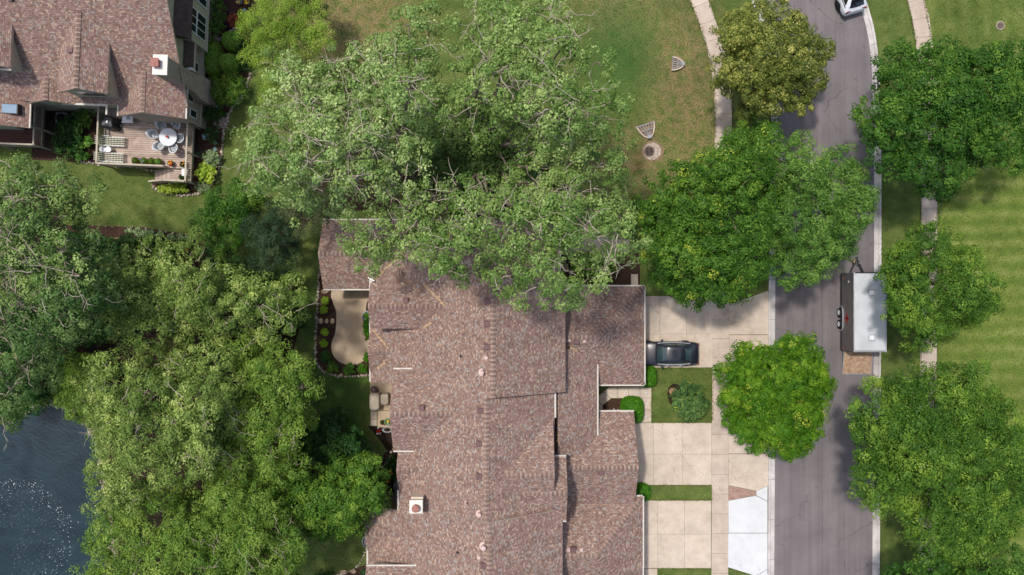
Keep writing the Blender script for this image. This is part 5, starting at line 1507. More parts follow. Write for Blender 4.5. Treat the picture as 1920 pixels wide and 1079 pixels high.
shrub('lower dark round shrub with the pale blue cushion beside it', 401, 252, 18, 17, 0.9, 'l_dark', 220, (0.09, 0.05), 0.32)
shrub('variegated white and green hosta by the green hose', 396, 298, 16, 15, 0.6, 'l_varieg', 221, (0.16, 0.09), 0.3, name='hosta', cat='plant')
shrub('golden hosta with large yellow leaves below the variegated one', 389, 325, 18, 17, 0.7, 'l_goldhosta', 222, (0.26, 0.18), 0.34, 12, 7, name='hosta', cat='plant', sp=0.1)
shrub('silvery grey green shrub at the lower bed corner', 379, 350, 15, 14, 0.6, 'l_varieg', 223, (0.09, 0.04), 0.3)
shrub('low yellow green plants along the foot of the deck stairs', 325, 354, 28, 10, 0.5, 'l_goldhosta', 224, (0.12, 0.07), 0.26)
shrub('small green plant by the blue glazed ball at the deck corner', 415, 214, 7, 6, 0.3, 'l_maple', 225, lobe=0.16)
shrub('dark leafy shrub mass between porch and deck', 128, 262, 28, 42, 0.9, 'l_dark', 226, (0.13, 0.08), 0.45, 18, 12, sp=0.13)
shrub('green shrub against the house wall left of the deck', 158, 222, 20, 20, 1.2, 'l_maple', 227, (0.12, 0.06), 0.42, sp=0.12)
shrub('yellow green fringe plants along the red mulch', 148, 280, 8, 24, 0.5, 'l_hosta', 228, (0.13, 0.08), 0.24)
shrub('single round hosta in red mulch left of the deck rail', 165, 266, 10, 11, 0.5, 'l_hosta', 229, (0.2, 0.1), 0.24, 12, 8, name='hosta', cat='plant')
shrub('small green plant at the deck foot below the hosta', 158, 293, 10, 7, 0.4, 'l_maple', 230, lobe=0.2)
PALE = ['leftmost small pale plant in the row along the woodland mulch', 'second pale plant from the left along the woodland mulch', 'third pale plant from the left along the woodland mulch',
        'fourth pale plant from the left along the woodland mulch', 'fifth pale plant from the left along the woodland mulch', 'third pale plant from the right along the woodland mulch',
        'second pale plant from the right along the woodland mulch', 'rightmost and whitest small plant along the woodland mulch']
for i, (x, y) in enumerate([(243, 434), (258, 436), (269, 438), (283, 439), (299, 441), (322, 445), (338, 447), (351, 449)]):
    shrub(PALE[i], x, y, 7, 6, 0.35, 'l_varieg', 240 + i, (0.12, 0.07), 0.17, 12, 8, name='hosta', cat='plant', group='row of pale plants along the woodland mulch')
shrub('deep green fern clump behind the row of pale plants', 280, 458, 22, 14, 0.7, 'l_dark', 250, (0.16, 0.05), 0.34)
shrub('deep green clump at the right end of the pale plant row', 330, 462, 26, 10, 0.6, 'l_dark', 251, (0.16, 0.05), 0.3)
shrub('leafy lily clump with orange flowers by the back wall', 738, 880, 14, 28, 0.8, 'l_dark', 252, (0.18, 0.05), 0.34)
shrub('shaded green shrub under the boughs north of the garage', 1115, 500, 45, 22, 1.2, 'l_ash', 253, (0.14, 0.08), 0.5, sp=0.14)
shrub('dark yew below the boughs left of the entry walk', 1090, 480, 20, 12, 0.9, 'l_dark', 254, (0.1, 0.05), 0.36)
shrub('small dark shrub at the bottom lawn edge', 607, 1079, 20, 9, 0.7, 'l_dark', 255, (0.1, 0.05), 0.3)
for i, (x, y, rx, ry) in enumerate([(125, 452, 36, 14), (195, 462, 34, 16), (240, 452, 18, 9)]):
    shrub(['dark fern mass at the left end of the woodland mulch', 'dark fern mass in the middle of the woodland edge', 'dark fern clump left of the pale plant row'][i], x, y, rx, ry, 0.8, 'l_dark', 260 + i, (0.18, 0.06), 0.4, 20, 14, sp=0.12)

# ---------------------------------------------------------------- deck and porch of the neighbour's house
dk = empty('wooden_deck', (NB.o[0], NB.o[1], 0), NB.rz, 'weathered wooden deck with slatted railings beside the neighbour house', 'deck')
DO = (NB.o[0], NB.o[1], 0)
DZ = 1.2
rngd = np.random.default_rng(9)
def shared_boards(root, mat, x0, x1, y0, y1, pitch, z, name='deck_board', along='x'):
    y = y0
    while y + pitch <= y1 + 0.01:
        mb = MB()
        if along == 'x': mb.box(x0(y) if callable(x0) else x0, x1(y) if callable(x1) else x1, y, y + pitch - 0.022, z - 0.04, z + rngd.uniform(0, 0.004), 0, rngd.uniform(0, 1))
        else: mb.box(y, y + pitch - 0.022, x0, x1, z - 0.04, z, 0, rngd.uniform(0, 1))
        mb.build(name, mat, root, origin=DO)
        y += pitch
shared_boards(dk, M['deck'], -29.8, lambda y: -23.35 if y < 11.95 else -26.8, 8.8, 12.9, 0.158, DZ)
shared_boards(dk, M['deck'], -24.95, -23.35, 7.78, 8.8, 0.158, DZ)
for i in range(7):
    mb = MB(); x = -24.98 - (i + 1) * 0.23; mb.box(x, x + 0.225, 7.85, 8.78, DZ - 0.04 - (i + 1) * 0.165, DZ - (i + 1) * 0.165, 0, rngd.uniform(0, 1)); mb.build('stair_tread', M['deck'], dk, origin=DO)
mb = MB(); mb.box(-29.75, -23.4, 8.83, 8.87, DZ - 0.28, DZ - 0.045); mb.box(-23.42, -23.38, 8.88, 11.9, DZ - 0.28, DZ - 0.045); mb.box(-29.77, -29.73, 8.88, 12.8, DZ - 0.28, DZ - 0.045)
mb.box(-24.9, -23.4, 7.8, 7.84, DZ - 0.28, DZ - 0.045)
mb.build('rim_joist', M['rail'], dk, origin=DO)
def railing(root, p, q, z, z2=None, pitch=0.125, out=DO, mat='rail'):
    z2 = z if z2 is None else z2
    p = Vector((p[0], p[1], 0)); q = Vector((q[0], q[1], 0)); L = (q - p).length
    def at(t, h): v = p + (q - p) * t; return (v.x, v.y, z + (z2 - z) * t + h)
    mb = MB(); mb.bar(at(0, 1.02), at(1, 1.02), 0.12, 0.045); mb.build('top_rail', M[mat], root, origin=out)
    mb = MB(); mb.bar(at(0, 0.1), at(1, 0.1), 0.045, 0.07); mb.build('bottom_rail', M[mat], root, origin=out)
    n = max(1, int(L / pitch))
    me = None
    for k in range(n):
        t = (k + 0.5) / n
        if me is None:
            mb = MB(); mb.box(-0.02, 0.02, -0.02, 0.02, -0.15, 0.995); me = mb.mesh('baluster', M[mat])
        v = at(t, 0)
        link('baluster', me, root, (v[0] - out[0], v[1] - out[1], v[2]))
    m = max(1, int(L / 1.9))
    for k in range(m + 1):
        v = at(k / m, 0); mb = MB(); mb.box(v[0] - 0.05, v[0] + 0.05, v[1] - 0.05, v[1] + 0.05, 0.0, v[2] + 0.99); mb.build('post', M[mat], root, origin=out)
railing(dk, (-29.8, 8.8), (-29.8, 12.85), DZ); railing(dk, (-29.74, 8.8), (-25.0, 8.8), DZ)
railing(dk, (-23.35, 7.78), (-23.35, 11.95), DZ); railing(dk, (-24.95, 7.78), (-23.42, 7.78), DZ); railing(dk, (-26.5, 7.78), (-25.0, 7.78), 0.15, DZ)

po = empty('porch', (NB.o[0], NB.o[1], 0), NB.rz, 'dark red floored porch with slatted railing under the skylight roof', 'porch')
shared_boards(po, M['red_deck'], -42, -34.3, 9.95, 14.0, 0.15, 1.4)
railing(po, (-34.25, 9.9), (-34.25, 13.2), 1.4); railing(po, (-37.2, 9.9), (-34.3, 9.9), 1.4)
mb = MB(); mb.box(-34.35, -34.2, 11.1, 11.25, 0, 4.2); mb.build('porch_post', M['rail'], po, origin=DO)

# ---------------------------------------------------------------- deck furniture
def chair(loc, rz, label):
    r = empty('patio_chair', loc, rz, label, 'chair', 'white chairs round the deck table')
    # local: sits facing +y
    mb = MB(); n = 14
    pts = [(0.29 * math.sin(a), -0.26 * math.cos(a) - 0.02, 0) for a in np.linspace(-2.1, 2.1, n)]
    V = []; F = []
    for (x, y, _) in pts:
        k = 1.0 if abs(x) < 0.2 or y < 0 else 0.4
        back = max(0.0, -y) / 0.28
        V += [(x, y, 0.42), (x * 1.12, y * 1.15 - 0.12 * back, 0.62 + 0.28 * back), (x * 1.18, y * 1.2 - 0.14 * back, 0.62 + 0.28 * back)]
    for i in range(n - 1):
        F += [(3 * i, 3 * i + 3, 3 * i + 4, 3 * i + 1), (3 * i + 1, 3 * i + 4, 3 * i + 5, 3 * i + 2)]
    mb.add(V, F); o = mb.build('back_shell', M['white_plastic'], r, smooth=True)
    so = o.modifiers.new('thick', 'SOLIDIFY'); so.thickness = 0.025
    mb = MB(); mb.tube([(p[0] * 1.16, p[1] * 1.18 - 0.13 * max(0, -p[1]) / 0.28, 0.62 + 0.28 * max(0, -p[1]) / 0.28) for p in pts], 0.022, 6); mb.build('rim', M['white_plastic'], r, smooth=True)
    mb = MB(); mb.prism([(0.26 * math.cos(a), 0.25 * math.sin(a) * (1.1 if math.sin(a) > 0 else 1.0)) for a in np.linspace(0, 2 * math.pi, 17)[:-1]], 0.4, 0.44); mb.build('seat', M['mesh_fabric'], r)
    mb = MB(); mb.box(-0.012, 0.012, -0.22, 0.24, 0.443, 0.452); mb.box(-0.22, 0.22, -0.03, -0.012, 0.443, 0.451); mb.build('seat_strap', M['dark_metal'], r)
    for sx, sy in ((-1, 1), (1, 1), (-1, -1), (1, -1)):
        mb = MB(); mb.tube([(sx * 0.2, sy * 0.18, 0.41), (sx * 0.27, sy * 0.3, 0.0)], 0.018, 6); mb.build('leg', M['white_plastic'], r)
tx, ty, _ = W(315, 258, DZ + 0.72)
t = empty('deck_table', (tx, ty, DZ + 0.005), 0, 'round white table on the deck with a small flower pot', 'table')
mb = MB(); mb.lathe([(0.60, 0.70), (0.645, 0.71), (0.645, 0.735), (0.6, 0.745), (0.0, 0.745)], n=40); mb.build('table_top', M['white_plastic'], t)
for k in range(20):
    a = 2 * math.pi * k / 20; mb = MB(); mb.bar((0.12 * math.cos(a), 0.12 * math.sin(a), 0.747), (0.6 * math.cos(a), 0.6 * math.sin(a), 0.747), 0.012, 0.008); mb.build('top_rib', M['mesh_fabric'], t)
for k in range(4):
    a = math.pi / 4 + math.pi / 2 * k; mb = MB(); mb.tube([(0.35 * math.cos(a), 0.35 * math.sin(a), 0.71), (0.5 * math.cos(a), 0.5 * math.sin(a), 0)], 0.022, 6); mb.build('leg', M['white_plastic'], t)
CH = [(303, 236, 'white patio chair at the upper left of the round table'), (330, 236, 'white patio chair at the upper right of the round table'), (289, 253, 'white patio chair left of the round table'),
      (335, 260, 'white patio chair right of the round table, nearest the east railing'), (299, 274, 'white patio chair at the lower left of the round table'), (325, 278, 'white patio chair at the lower right of the round table')]
for (px, py, lb) in CH:
    x, y, _ = W(px, py, DZ + 0.6)
    # push out to a clear distance from the table centre
    d = np.array([x - tx, y - ty]); d = d / np.linalg.norm(d) * max(0.78, np.linalg.norm(d))
    chair((tx + d[0], ty + d[1], DZ + 0.005), math.atan2(-d[1], -d[0]) - math.pi / 2, lb)

def flower_pot(px, py, z, label, pot, r, cols, leaf='l_maple', seed=0, hgt=0.28, green=0.9, name='flower_pot'):
    rng = np.random.default_rng(seed)
    x, y, _ = W(px, py, z + hgt)
    o = empty(name, (x, y, z), 0, label, 'planter')
    mb = MB(); mb.lathe([(r * 0.7, 0), (r, hgt), (r * 1.08, hgt), (r * 1.08, hgt - 0.03), (r * 0.9, hgt - 0.04), (0, hgt - 0.05)], n=18); mb.build('pot', M[pot], o)
    n = int(260 * (r / 0.2) ** 2 * green) + 20
    C = rng.normal(0, 1, (n, 3)); C /= np.linalg.norm(C, axis=1)[:, None]; C[:, 2] = abs(C[:, 2]) * 0.7
    Nn = C + rng.normal(0, 0.4, C.shape); Nn /= np.linalg.norm(Nn, axis=1)[:, None]
    V, F = leaf_arrays(rng, C * r * 1.15 * rng.uniform(0.6, 1.1, (n, 1)) + np.array([0, 0, hgt]), Nn, np.full(n, 0.09), np.full(n, 0.055))
    link('foliage', fast_mesh('foliage', V, F, M[leaf], rng.uniform(0, 1, n)), o)
    for c in cols:
        for _ in range(4):
            a = rng.uniform(0, 6.28); q = r * rng.uniform(0.2, 1.1)
            mb = MB(); mb.lathe([(0.02, 0), (0.045, 0.02), (0.0, 0.035)], (q * math.cos(a), q * math.sin(a), hgt + r * 0.8), 7); mb.build('blossom', M[c], o)
    return o
flower_pot(313, 257, DZ + 0.755, 'small potted red flower on the round white table', 'clay', 0.07, ['red_flower'], seed=1, hgt=0.1)
for i, px in enumerate((254, 269, 284, 297)):
    flower_pot(px, 302 + i * 0.8, DZ, ['leftmost leafy planter along the deck south rail', 'leafy planter with purple flowers along the deck south rail', 'third leafy planter along the deck south rail', 'leafy planter nearest the flower pot on the deck south rail'][i], 'clay', 0.24, ['purple_flower'] if i == 1 else [], 'l_hosta' if i % 2 else 'l_maple2', 10 + i, 0.3)
flower_pot(320, 307, DZ, 'pot of red and yellow flowers at the head of the deck stairs', 'stone', 0.18, ['red_flower', 'yellow_flower', 'red_flower'], seed=3, hgt=0.3)
flower_pot(343, 309, DZ, 'leafy pot with one orange bloom against the deck east rail', 'stone', 0.2, ['orange_flower'], 'l_dark', 4, 0.3)
flower_pot(341, 333, DZ, 'leafy pot on the deck landing beside the white stool', 'clay', 0.19, [], 'l_dark', 5, 0.3)
flower_pot(448, 3, 0.014, 'white pot of yellow flowers at the top edge, left of the pair', 'white_plastic', 0.22, ['yellow_flower'] * 3, seed=6, green=0.4)
flower_pot(463, 5, 0.014, 'dark pot of yellow flowers at the top edge, right of the pair', 'stone', 0.2, ['yellow_flower'] * 3, seed=7, green=0.4)
flower_pot(717, 793, 0.045, 'terracotta pot on the back patio', 'clay', 0.16, [], 'l_dark', 8, 0.3, 0.5)
flower_pot(727, 792, 0.045, 'large white pot with yellow flowers on the back patio', 'white_plastic', 0.25, ['yellow_flower'], 'l_hosta', 9, 0.35, 0.5)
flower_pot(681, 1074, 0.014, 'dark green garden pot at the south west roof corner', 'hose', 0.17, [], 'l_dark', 19, 0.35, 0.4)

x, y, _ = W(346, 324, DZ + 0.4)
s = empty('white_stool', (x, y, DZ + 0.004), 0, 'small white slatted stool against the deck landing rail', 'stool')
for k in range(5): mb = MB(); mb.box(-0.2, 0.2, -0.25 + k * 0.105, -0.17 + k * 0.105, 0.4, 0.425); mb.build('slat', M['white_plastic'], s)
for sx in (-1, 1):
    for sy in (-1, 1): mb = MB(); mb.bar((sx * 0.17, sy * 0.21, 0.4), (sx * 0.17, sy * 0.21, 0), 0.04); mb.build('leg', M['white_plastic'], s)

def lounger(px, py, label):
    x, y, _ = W(px, py, DZ + 0.35)
    r = empty('sun_lounger', (x, y, DZ + 0.005), NB.rz, label, 'lounger', 'striped loungers on the deck')
    for s in (-1, 1):
        mb = MB(); mb.tube([(-0.9, s * 0.32, 0.36), (0.95, s * 0.32, 0.34)], 0.025, 6); mb.build('side_rail', M['white_plastic'], r)
        mb = MB(); mb.tube([(-0.62, s * 0.36, 0.36), (-0.6, s * 0.36, 0.55), (-0.05, s * 0.36, 0.55), (-0.03, s * 0.36, 0.36)], 0.025, 6); mb.build('armrest', M['white_plastic'], r)
        for lx in (-0.75, 0.8): mb = MB(); mb.tube([(lx, s * 0.31, 0.36), (lx * 1.04, s * 0.31, 0)], 0.022, 6); mb.build('leg', M['white_plastic'], r)
    for k in range(9):
        yk = -0.27 + k * 0.0675
        mb = MB(); m = 'cream_strap' if k % 2 == 0 else 'green_stripe'; w = 0.048 if k % 2 == 0 else 0.03
        zz = [(-0.98, 0.78), (-0.35, 0.40), (0.95, 0.37)]
        V = []
        for (xx, z) in zz: V += [(xx, yk - w / 2 - 0.004, z), (xx, yk + w / 2 + 0.004, z)]
        mb.add(V, [(0, 2, 3, 1), (2, 4, 5, 3)]); o = mb.build('strap', M[m], r)
    for k in range(6):
        mb = MB(); xx = -0.2 + k * 0.21; mb.box(xx, xx + 0.012, -0.3, 0.3, 0.385, 0.402); mb.build('cross_strap', M['green_stripe'], r)
lounger(209, 266, 'upper striped sun lounger by the deck west rail')
lounger(207, 296, 'lower striped sun lounger by the deck south west corner')
for px, lb in ((191.5, 'left small round white side table between the loungers'), (202.5, 'right small round white side table between the loungers')):
    x, y, _ = W(px, 281, DZ + 0.5)
    r = empty('side_table', (x, y, DZ + 0.005), 0, lb, 'table')
    mb = MB(); mb.lathe([(0.2, 0.47), (0.215, 0.48), (0.215, 0.5), (0.19, 0.5), (0.0, 0.495)], n=22); mb.build('table_top', M['white_plastic'], r)
    for k in range(3):
        a = 2.1 * k; mb = MB(); mb.tube([(0.14 * math.cos(a), 0.14 * math.sin(a), 0.48), (0.17 * math.cos(a), 0.17 * math.sin(a), 0)], 0.015, 5); mb.build('leg', M['white_plastic'], r)

def cover(name, label, cat, px, py, z0, sx, sy, h, mat, rz=0.0, seed=0, notch=0.0, emblem=None):
    """a draped cover over furniture: boxy loft with folds"""
    rng = np.random.default_rng(seed)
    x, y, _ = W(px, py, z0 + h)
    r = empty(name, (x, y, z0 + 0.004), rz, label, cat)
    n = 32; mb = MB(); V = []; F = []
    prof = [(1.04, 0.0), (1.05, 0.1), (1.0, 0.55), (0.97, 0.85), (0.9, 0.96), (0.7, 1.0), (0.0, 1.0)]
    ph = rng.uniform(0, 6)
    for (k, hz) in prof:
        for i in range(n):
            u = 2 * math.pi * i / n; c, s_ = math.cos(u), math.sin(u); e = 0.38
            fold = 1 + (0.05 * math.sin(7 * u + ph) + 0.03 * math.sin(11 * u)) * (1 - hz) + rng.normal(0, 0.006)
            xx = sx / 2 * np.sign(c) * abs(c) ** e * k * fold; yy = sy / 2 * np.sign(s_) * abs(s_) ** e * k * fold
            if notch and xx > 0: xx -= notch * math.exp(-((yy + 0.02) / (sy * 0.22)) ** 2) * (xx / (sx / 2))
            V.append((xx, yy, h * hz * (1 + 0.04 * math.sin(3 * u + ph)) if hz < 1 else h * (1 - 0.03 * (1 - k))))
    for j in range(len(prof) - 1):
        for i in range(n): F.append((j * n + i, j * n + (i + 1) % n, (j + 1) * n + (i + 1) % n, (j + 1) * n + i))
    mb.add(V, F); mb.build('cover', M[mat], r, smooth=True)
    mb = MB(); mb.tube([(sx / 2 * 1.06 * math.cos(u), sy / 2 * 1.06 * math.sin(u), 0.03) for u in np.linspace(0, 6.283, 24)], 0.012, 5); mb.build('hem_cord', M[mat], r)
    if emblem: mb = MB(); mb.box(-0.05, 0.06, -0.1, 0.08, h * 1.05, h * 1.055); mb.build('badge', M[emblem], r)
    return r
cover('covered_grill', 'grill under a black vinyl cover on the deck', 'grill', 201, 229, DZ, 1.0, 0.85, 1.05, 'black_cover', NB.rz - 0.1, 1, 0.18, 'white_plastic')
cover('covered_chair', 'larger beige covered furniture piece on the back patio', 'furniture', 701.5, 754.5, 0.045, 0.78, 1.25, 0.85, 'beige_cover', 0, 2)
cover('covered_chair', 'smaller beige covered furniture piece beside the house wall', 'furniture', 720.5, 750, 0.045, 0.62, 0.82, 0.75, 'beige_cover', 0, 3)
x, y, _ = W(700.5, 731.5, 0.5)
r = empty('fire_pit', (x, y, 0.045), 0, 'round dark lidded fire pit above the beige covers', 'fire pit')
mb = MB(); mb.lathe([(0.16, 0), (0.2, 0.3), (0.26, 0.42), (0.25, 0.45), (0.16, 0.5), (0, 0.52)], n=24); mb.build('bowl', M['vent'], r, smooth=True)
mb = MB(); mb.lathe([(0.03, 0.52), (0.035, 0.55), (0, 0.56)], n=10); mb.build('knob', M['white_plastic'], r)
x, y, _ = W(238, 220, DZ + 0.7)
r = empty('serving_cart', (x, y, DZ + 0.005), NB.rz, 'white serving cart by the deck house wall', 'cart')
mb = MB(); mb.box(-0.33, 0.27, -0.3, 0.28, 0.66, 0.7); mb.build('top_shelf', M['white_plastic'], r)
mb = MB(); mb.box(-0.4, 0.4, -0.42, -0.3, 0.62, 0.66); mb.box(0.28, 0.4, -0.3, 0.2, 0.62, 0.66); mb.build('side_shelf', M['white_plastic'], r)
mb = MB(); mb.box(-0.02, 0.2, -0.2, 0.2, 0.702, 0.72); mb.build('tray', M['grey_metal'], r)
for sx in (-0.3, 0.24):
    for sy in (-0.27, 0.25): mb = MB(); mb.bar((sx, sy, 0.66), (sx, sy, 0), 0.04); mb.build('leg', M['white_plastic'], r)
# black barbecue half under the patio eave
x, y, _ = W(681, 541, 0.9)
r = empty('barbecue', (x, y + 0.2, 0.06), 0, 'black barbecue half hidden under the patio eave', 'grill')
mb = MB(); mb.box(-0.5, 0.5, -0.25, 0.25, 0.7, 0.95, top=0.9); mb.build('lid', M['black_cover'], r, bevel=0.05)
mb = MB(); mb.box(-0.45, 0.45, -0.22, 0.22, 0.1, 0.69); mb.build('cabinet', M['dark_metal'], r)
mb = MB(); mb.tube([(-0.3, -0.29, 0.85), (0.3, -0.29, 0.85)], 0.02); mb.build('handle', M['chrome'], r)
# condenser
def condenser(px, py, label, rz=0.0):
    x, y, _ = W(px, py, 0.8)
    r = empty('condenser_unit', (x, y, 0.015), rz, label, 'air conditioner')
    mb = MB(); mb.box(-0.42, 0.42, -0.42, 0.42, 0, 0.78); mb.build('cabinet', M['grey_metal'], r, bevel=0.06)
    mb = MB(); mb.lathe([(0.34, 0.782), (0.34, 0.786), (0, 0.786)], n=26); mb.build('fan_well', M['black_void'], r)
    for k in range(4):
        a = math.pi / 2 * k + 0.3; mb = MB(); mb.prism([(0.06 * math.cos(a - 0.5), 0.06 * math.sin(a - 0.5)), (0.3 * math.cos(a - 0.3), 0.3 * math.sin(a - 0.3)), (0.3 * math.cos(a + 0.35), 0.3 * math.sin(a + 0.35)), (0.06 * math.cos(a + 0.5), 0.06 * math.sin(a + 0.5))], 0.79, 0.797); mb.build('fan_blade', M['dark_metal'], r)
    mb = MB(); mb.lathe([(0.07, 0.787), (0.07, 0.8), (0, 0.8)], n=14); mb.build('hub', M['dark_metal'], r)
    for k in range(3):
        mb = MB(); q = 0.14 + k * 0.095; mb.tube([(q * math.cos(u), q * math.sin(u), 0.805) for u in np.linspace(0, 6.283, 26)], 0.006, 4); mb.build('guard_ring', M['dark_metal'], r)
condenser(114, 222, 'grey air conditioner unit between porch and deck', -0.05)
# trough, ornament, hose, cushion, glazed balls, boulder, lilies
x, y, _ = W(726, 807, 0.3)
r = empty('trough_planter', (x, y, 0.02), 0, 'oval grey trough planter by the back wall', 'planter')
mb = MB(); mb.lathe([(0.3, 0.0), (0.38, 0.3), (0.4, 0.3), (0.33, 0.25), (0, 0.24)], n=24, sx=1.0, sy=0.55); mb.build('trough', M['grey_metal'], r)
mb = MB(); mb.lathe([(0.32, 0.243), (0, 0.27)], n=20, sx=1.0, sy=0.55); mb.build('potting_soil', M['soil'], r)
x, y, _ = W(710, 811, 0.2)
r = empty('garden_ornament', (x, y, 0.01), 0.4, 'red and white garden ornament on the back lawn edge', 'ornament')
for k, (a, b, m) in enumerate(((0.0, 0.0, 'red_flower'), (0.14, 0.06, 'red_flower'), (-0.13, -0.08, 'white_plastic'), (0.06, -0.15, 'white_plastic'), (-0.05, 0.12, 'red_flower'), (0.1, 0.28, 'white_plastic'))):
    mb = MB(); mb.lathe([(0.05, 0), (0.085, 0.1), (0.07, 0.25), (0.03, 0.34), (0, 0.36)], (a, b, 0), 9); mb.build('figure', M[m], r)
mb = MB(); mb.tube([W(361, 285, 0.03), W(372, 287, 0.03), W(385, 284, 0.03), W(396, 284, 0.03), W(402, 288, 0.03), W(401, 293, 0.03)], 0.022, 6); mb.tube([W(361, 285, 0.03), W(370, 290, 0.03), W(380, 295, 0.03)], 0.022, 6)
r = empty('garden_hose', (0, 0, 0), 0, 'green garden hose lying on the mulch below the deck', 'hose'); mb.build('hose', M['hose'], r)
mb = MB(); mb.lathe([(0.028, 0), (0.028, 0.06), (0, 0.06)], W(361, 285, 0.03), 8); mb.build('coupling', M['chrome'], r)
x, y, _ = W(385, 257, 0.2)
mb = MB(); mb.obox((0, 0, 0.25), (0.45, 0.42, 0.12), 0.15, top=0.8); o = mb.build('cushion', M['blue_glaze'], bevel=0.05, loc=(x, y, 0.0)); tag(o, 'pale blue cushion on a low block by the dark round shrub', 'cushion')
mb = MB(); mb.obox((0, 0, 0.1), (0.5, 0.45, 0.18), 0.15); tag(mb.build('stone_block', M['stone'], bevel=0.03, loc=(x, y, 0.012)), 'low stone block under the pale blue cushion', 'block')
for px, py, lb in ((405, 202, 'pale blue glazed ball at the juniper edge'), (408, 300, 'pale blue glazed ball beside the variegated hosta'), (458, 20, 'pale blue glazed ornament below the yellow flowers')):
    x, y, _ = W(px, py, 0.2); mb = MB(); mb.lathe([(0.03, 0), (0.1, 0.05), (0.14, 0.14), (0.1, 0.24), (0.03, 0.28), (0, 0.28)], n=16)
    tag(mb.build('glazed_ball', M['blue_glaze'], smooth=True, loc=(x, y, 0.014)), lb, 'ornament')
x, y = W2(1262, 735)
rk = rock_verts(np.random.default_rng(3), (0, 0, 0.15), 0.42, 0.6)
o = link('boulder', fast_mesh('boulder', rk, ICO[1], M['rust_stone']), None, (x, y, 0)); tag(o, 'rust coloured boulder at the blue green shrub', 'boulder')
sb = o.modifiers.new('sub', 'SUBSURF'); sb.levels = 2; sb.render_levels = 2
for i, (px, py, m_) in enumerate(((731, 884, 'orange_flower'), (735, 889, 'orange_flower'), (728, 903, 'orange_flower'), (346.5, 470, 'orange_flower'), (350, 469, 'orange_flower'))):
    x, y, _ = W(px, py, 1.0); r = empty('lily', (x, y, 0.016), 0, ['orange lily topmost in the bed by the back wall', 'orange lily second in the bed by the back wall', 'orange lily lowest in the bed by the back wall', 'left orange bloom by the woodland edge', 'right orange bloom by the woodland edge'][i], 'flower')
    mb = MB(); mb.tube([(0, 0, 0), (0.02, 0.02, 0.95)], 0.01, 5); mb.build('stem', M['hose'], r)
    for k in range(6):
        a = k * 1.047; mb = MB(); mb.add([(0, 0, 0.95), (0.08 * math.cos(a - 0.3), 0.08 * math.sin(a - 0.3), 1.02), (0.15 * math.cos(a), 0.15 * math.sin(a), 1.0), (0.08 * math.cos(a + 0.3), 0.08 * math.sin(a + 0.3), 1.02)], [(0, 1, 2, 3)]); mb.build('petal', M[m_], r)
for i, (px, py) in enumerate(((1152, 770), (1160, 771))):
    x, y, _ = W(px, py, 0.3); mb = MB(); mb.lathe([(0.07, 0), (0.1, 0.1), (0.08, 0.2), (0.05, 0.28), (0.06, 0.34), (0, 0.38)], n=12)
    tag(mb.build('white_ornament', M['white_plastic'], smooth=True, loc=(x, y, 0.014)), ['larger white garden ornament by the porch gutter', 'smaller white garden ornament next to the clipped hedge'][i], 'ornament')
# low solar lights along the entry path
for i, (px, py) in enumerate(((1171, 739), (1194, 738), (1211, 737), (1213, 758), (1212, 781))):
    x, y, _ = W(px, py, 0.2); r = empty('path_light', (x, y, 0.055), 0, ['path light furthest west on the entry path', 'path light second from the west on the entry path', 'path light at the entry path corner', 'path light below the entry path corner', 'path light nearest the middle driveway'][i], 'light')
    mb = MB(); mb.tube([(0, 0, 0), (0, 0, 0.2)], 0.012, 6); mb.build('stake', M['grey_metal'], r)
    mb = MB(); mb.lathe([(0.05, 0.2), (0.055, 0.24), (0, 0.27)], n=12); mb.build('cap', M['white_plastic'], r)

# ---------------------------------------------------------------- vehicles
def body_loft(st):
    V = []; F = []; m = 13
    for (x, hw, zs, zt, zb) in st:
        half = [(hw * 0.80, zb), (hw * 0.95, zb + 0.08), (hw, zb + 0.3), (hw * 0.985, zs - 0.08), (hw * 0.9, zs), (hw * 0.5, zt - 0.01)]
        V += [(x, y, z) for y, z in half] + [(x, 0, zt)] + [(x, -y, z) for y, z in reversed(half)]
    for i in range(len(st) - 1):
        for j in range(m - 1): F.append((i * m + j, i * m + j + 1, (i + 1) * m + j + 1, (i + 1) * m + j))
        F.append((i * m + m - 1, i * m, (i + 1) * m, (i + 1) * m + m - 1))
    F.append(tuple(range(m))); F.append(tuple(range((len(st) - 1) * m, len(st) * m))[::-1])
    return V, F
def cabin(levels, nf=8, nsd=12):
    """rings of points; returns V and quads tagged by panel"""
    V = []
    for (z, xa, xb, hf, hm, hr) in levels:
        ring = []
        for i in range(nf): s = -1 + 2 * i / nf; ring.append((xa - 0.1 * s * s, s * hf, z))
        for i in range(nsd): t = i / nsd; ring.append(((xa - 0.1) + (xb + 0.08 - xa + 0.1) * t, (hf + (hr - hf) * t) + (hm - (hf + hr) / 2) * math.sin(math.pi * t), z))
        for i in range(nf): s = 1 - 2 * i / nf; ring.append((xb + 0.08 * s * s, s * hr, z))
        for i in range(nsd): t = i / nsd; ring.append(((xb + 0.08) + (xa - 0.1 - xb - 0.08) * t, -((hr + (hf - hr) * t) + (hm - (hf + hr) / 2) * math.sin(math.pi * t)), z))
        V += ring
    return V, 2 * nf + 2 * nsd
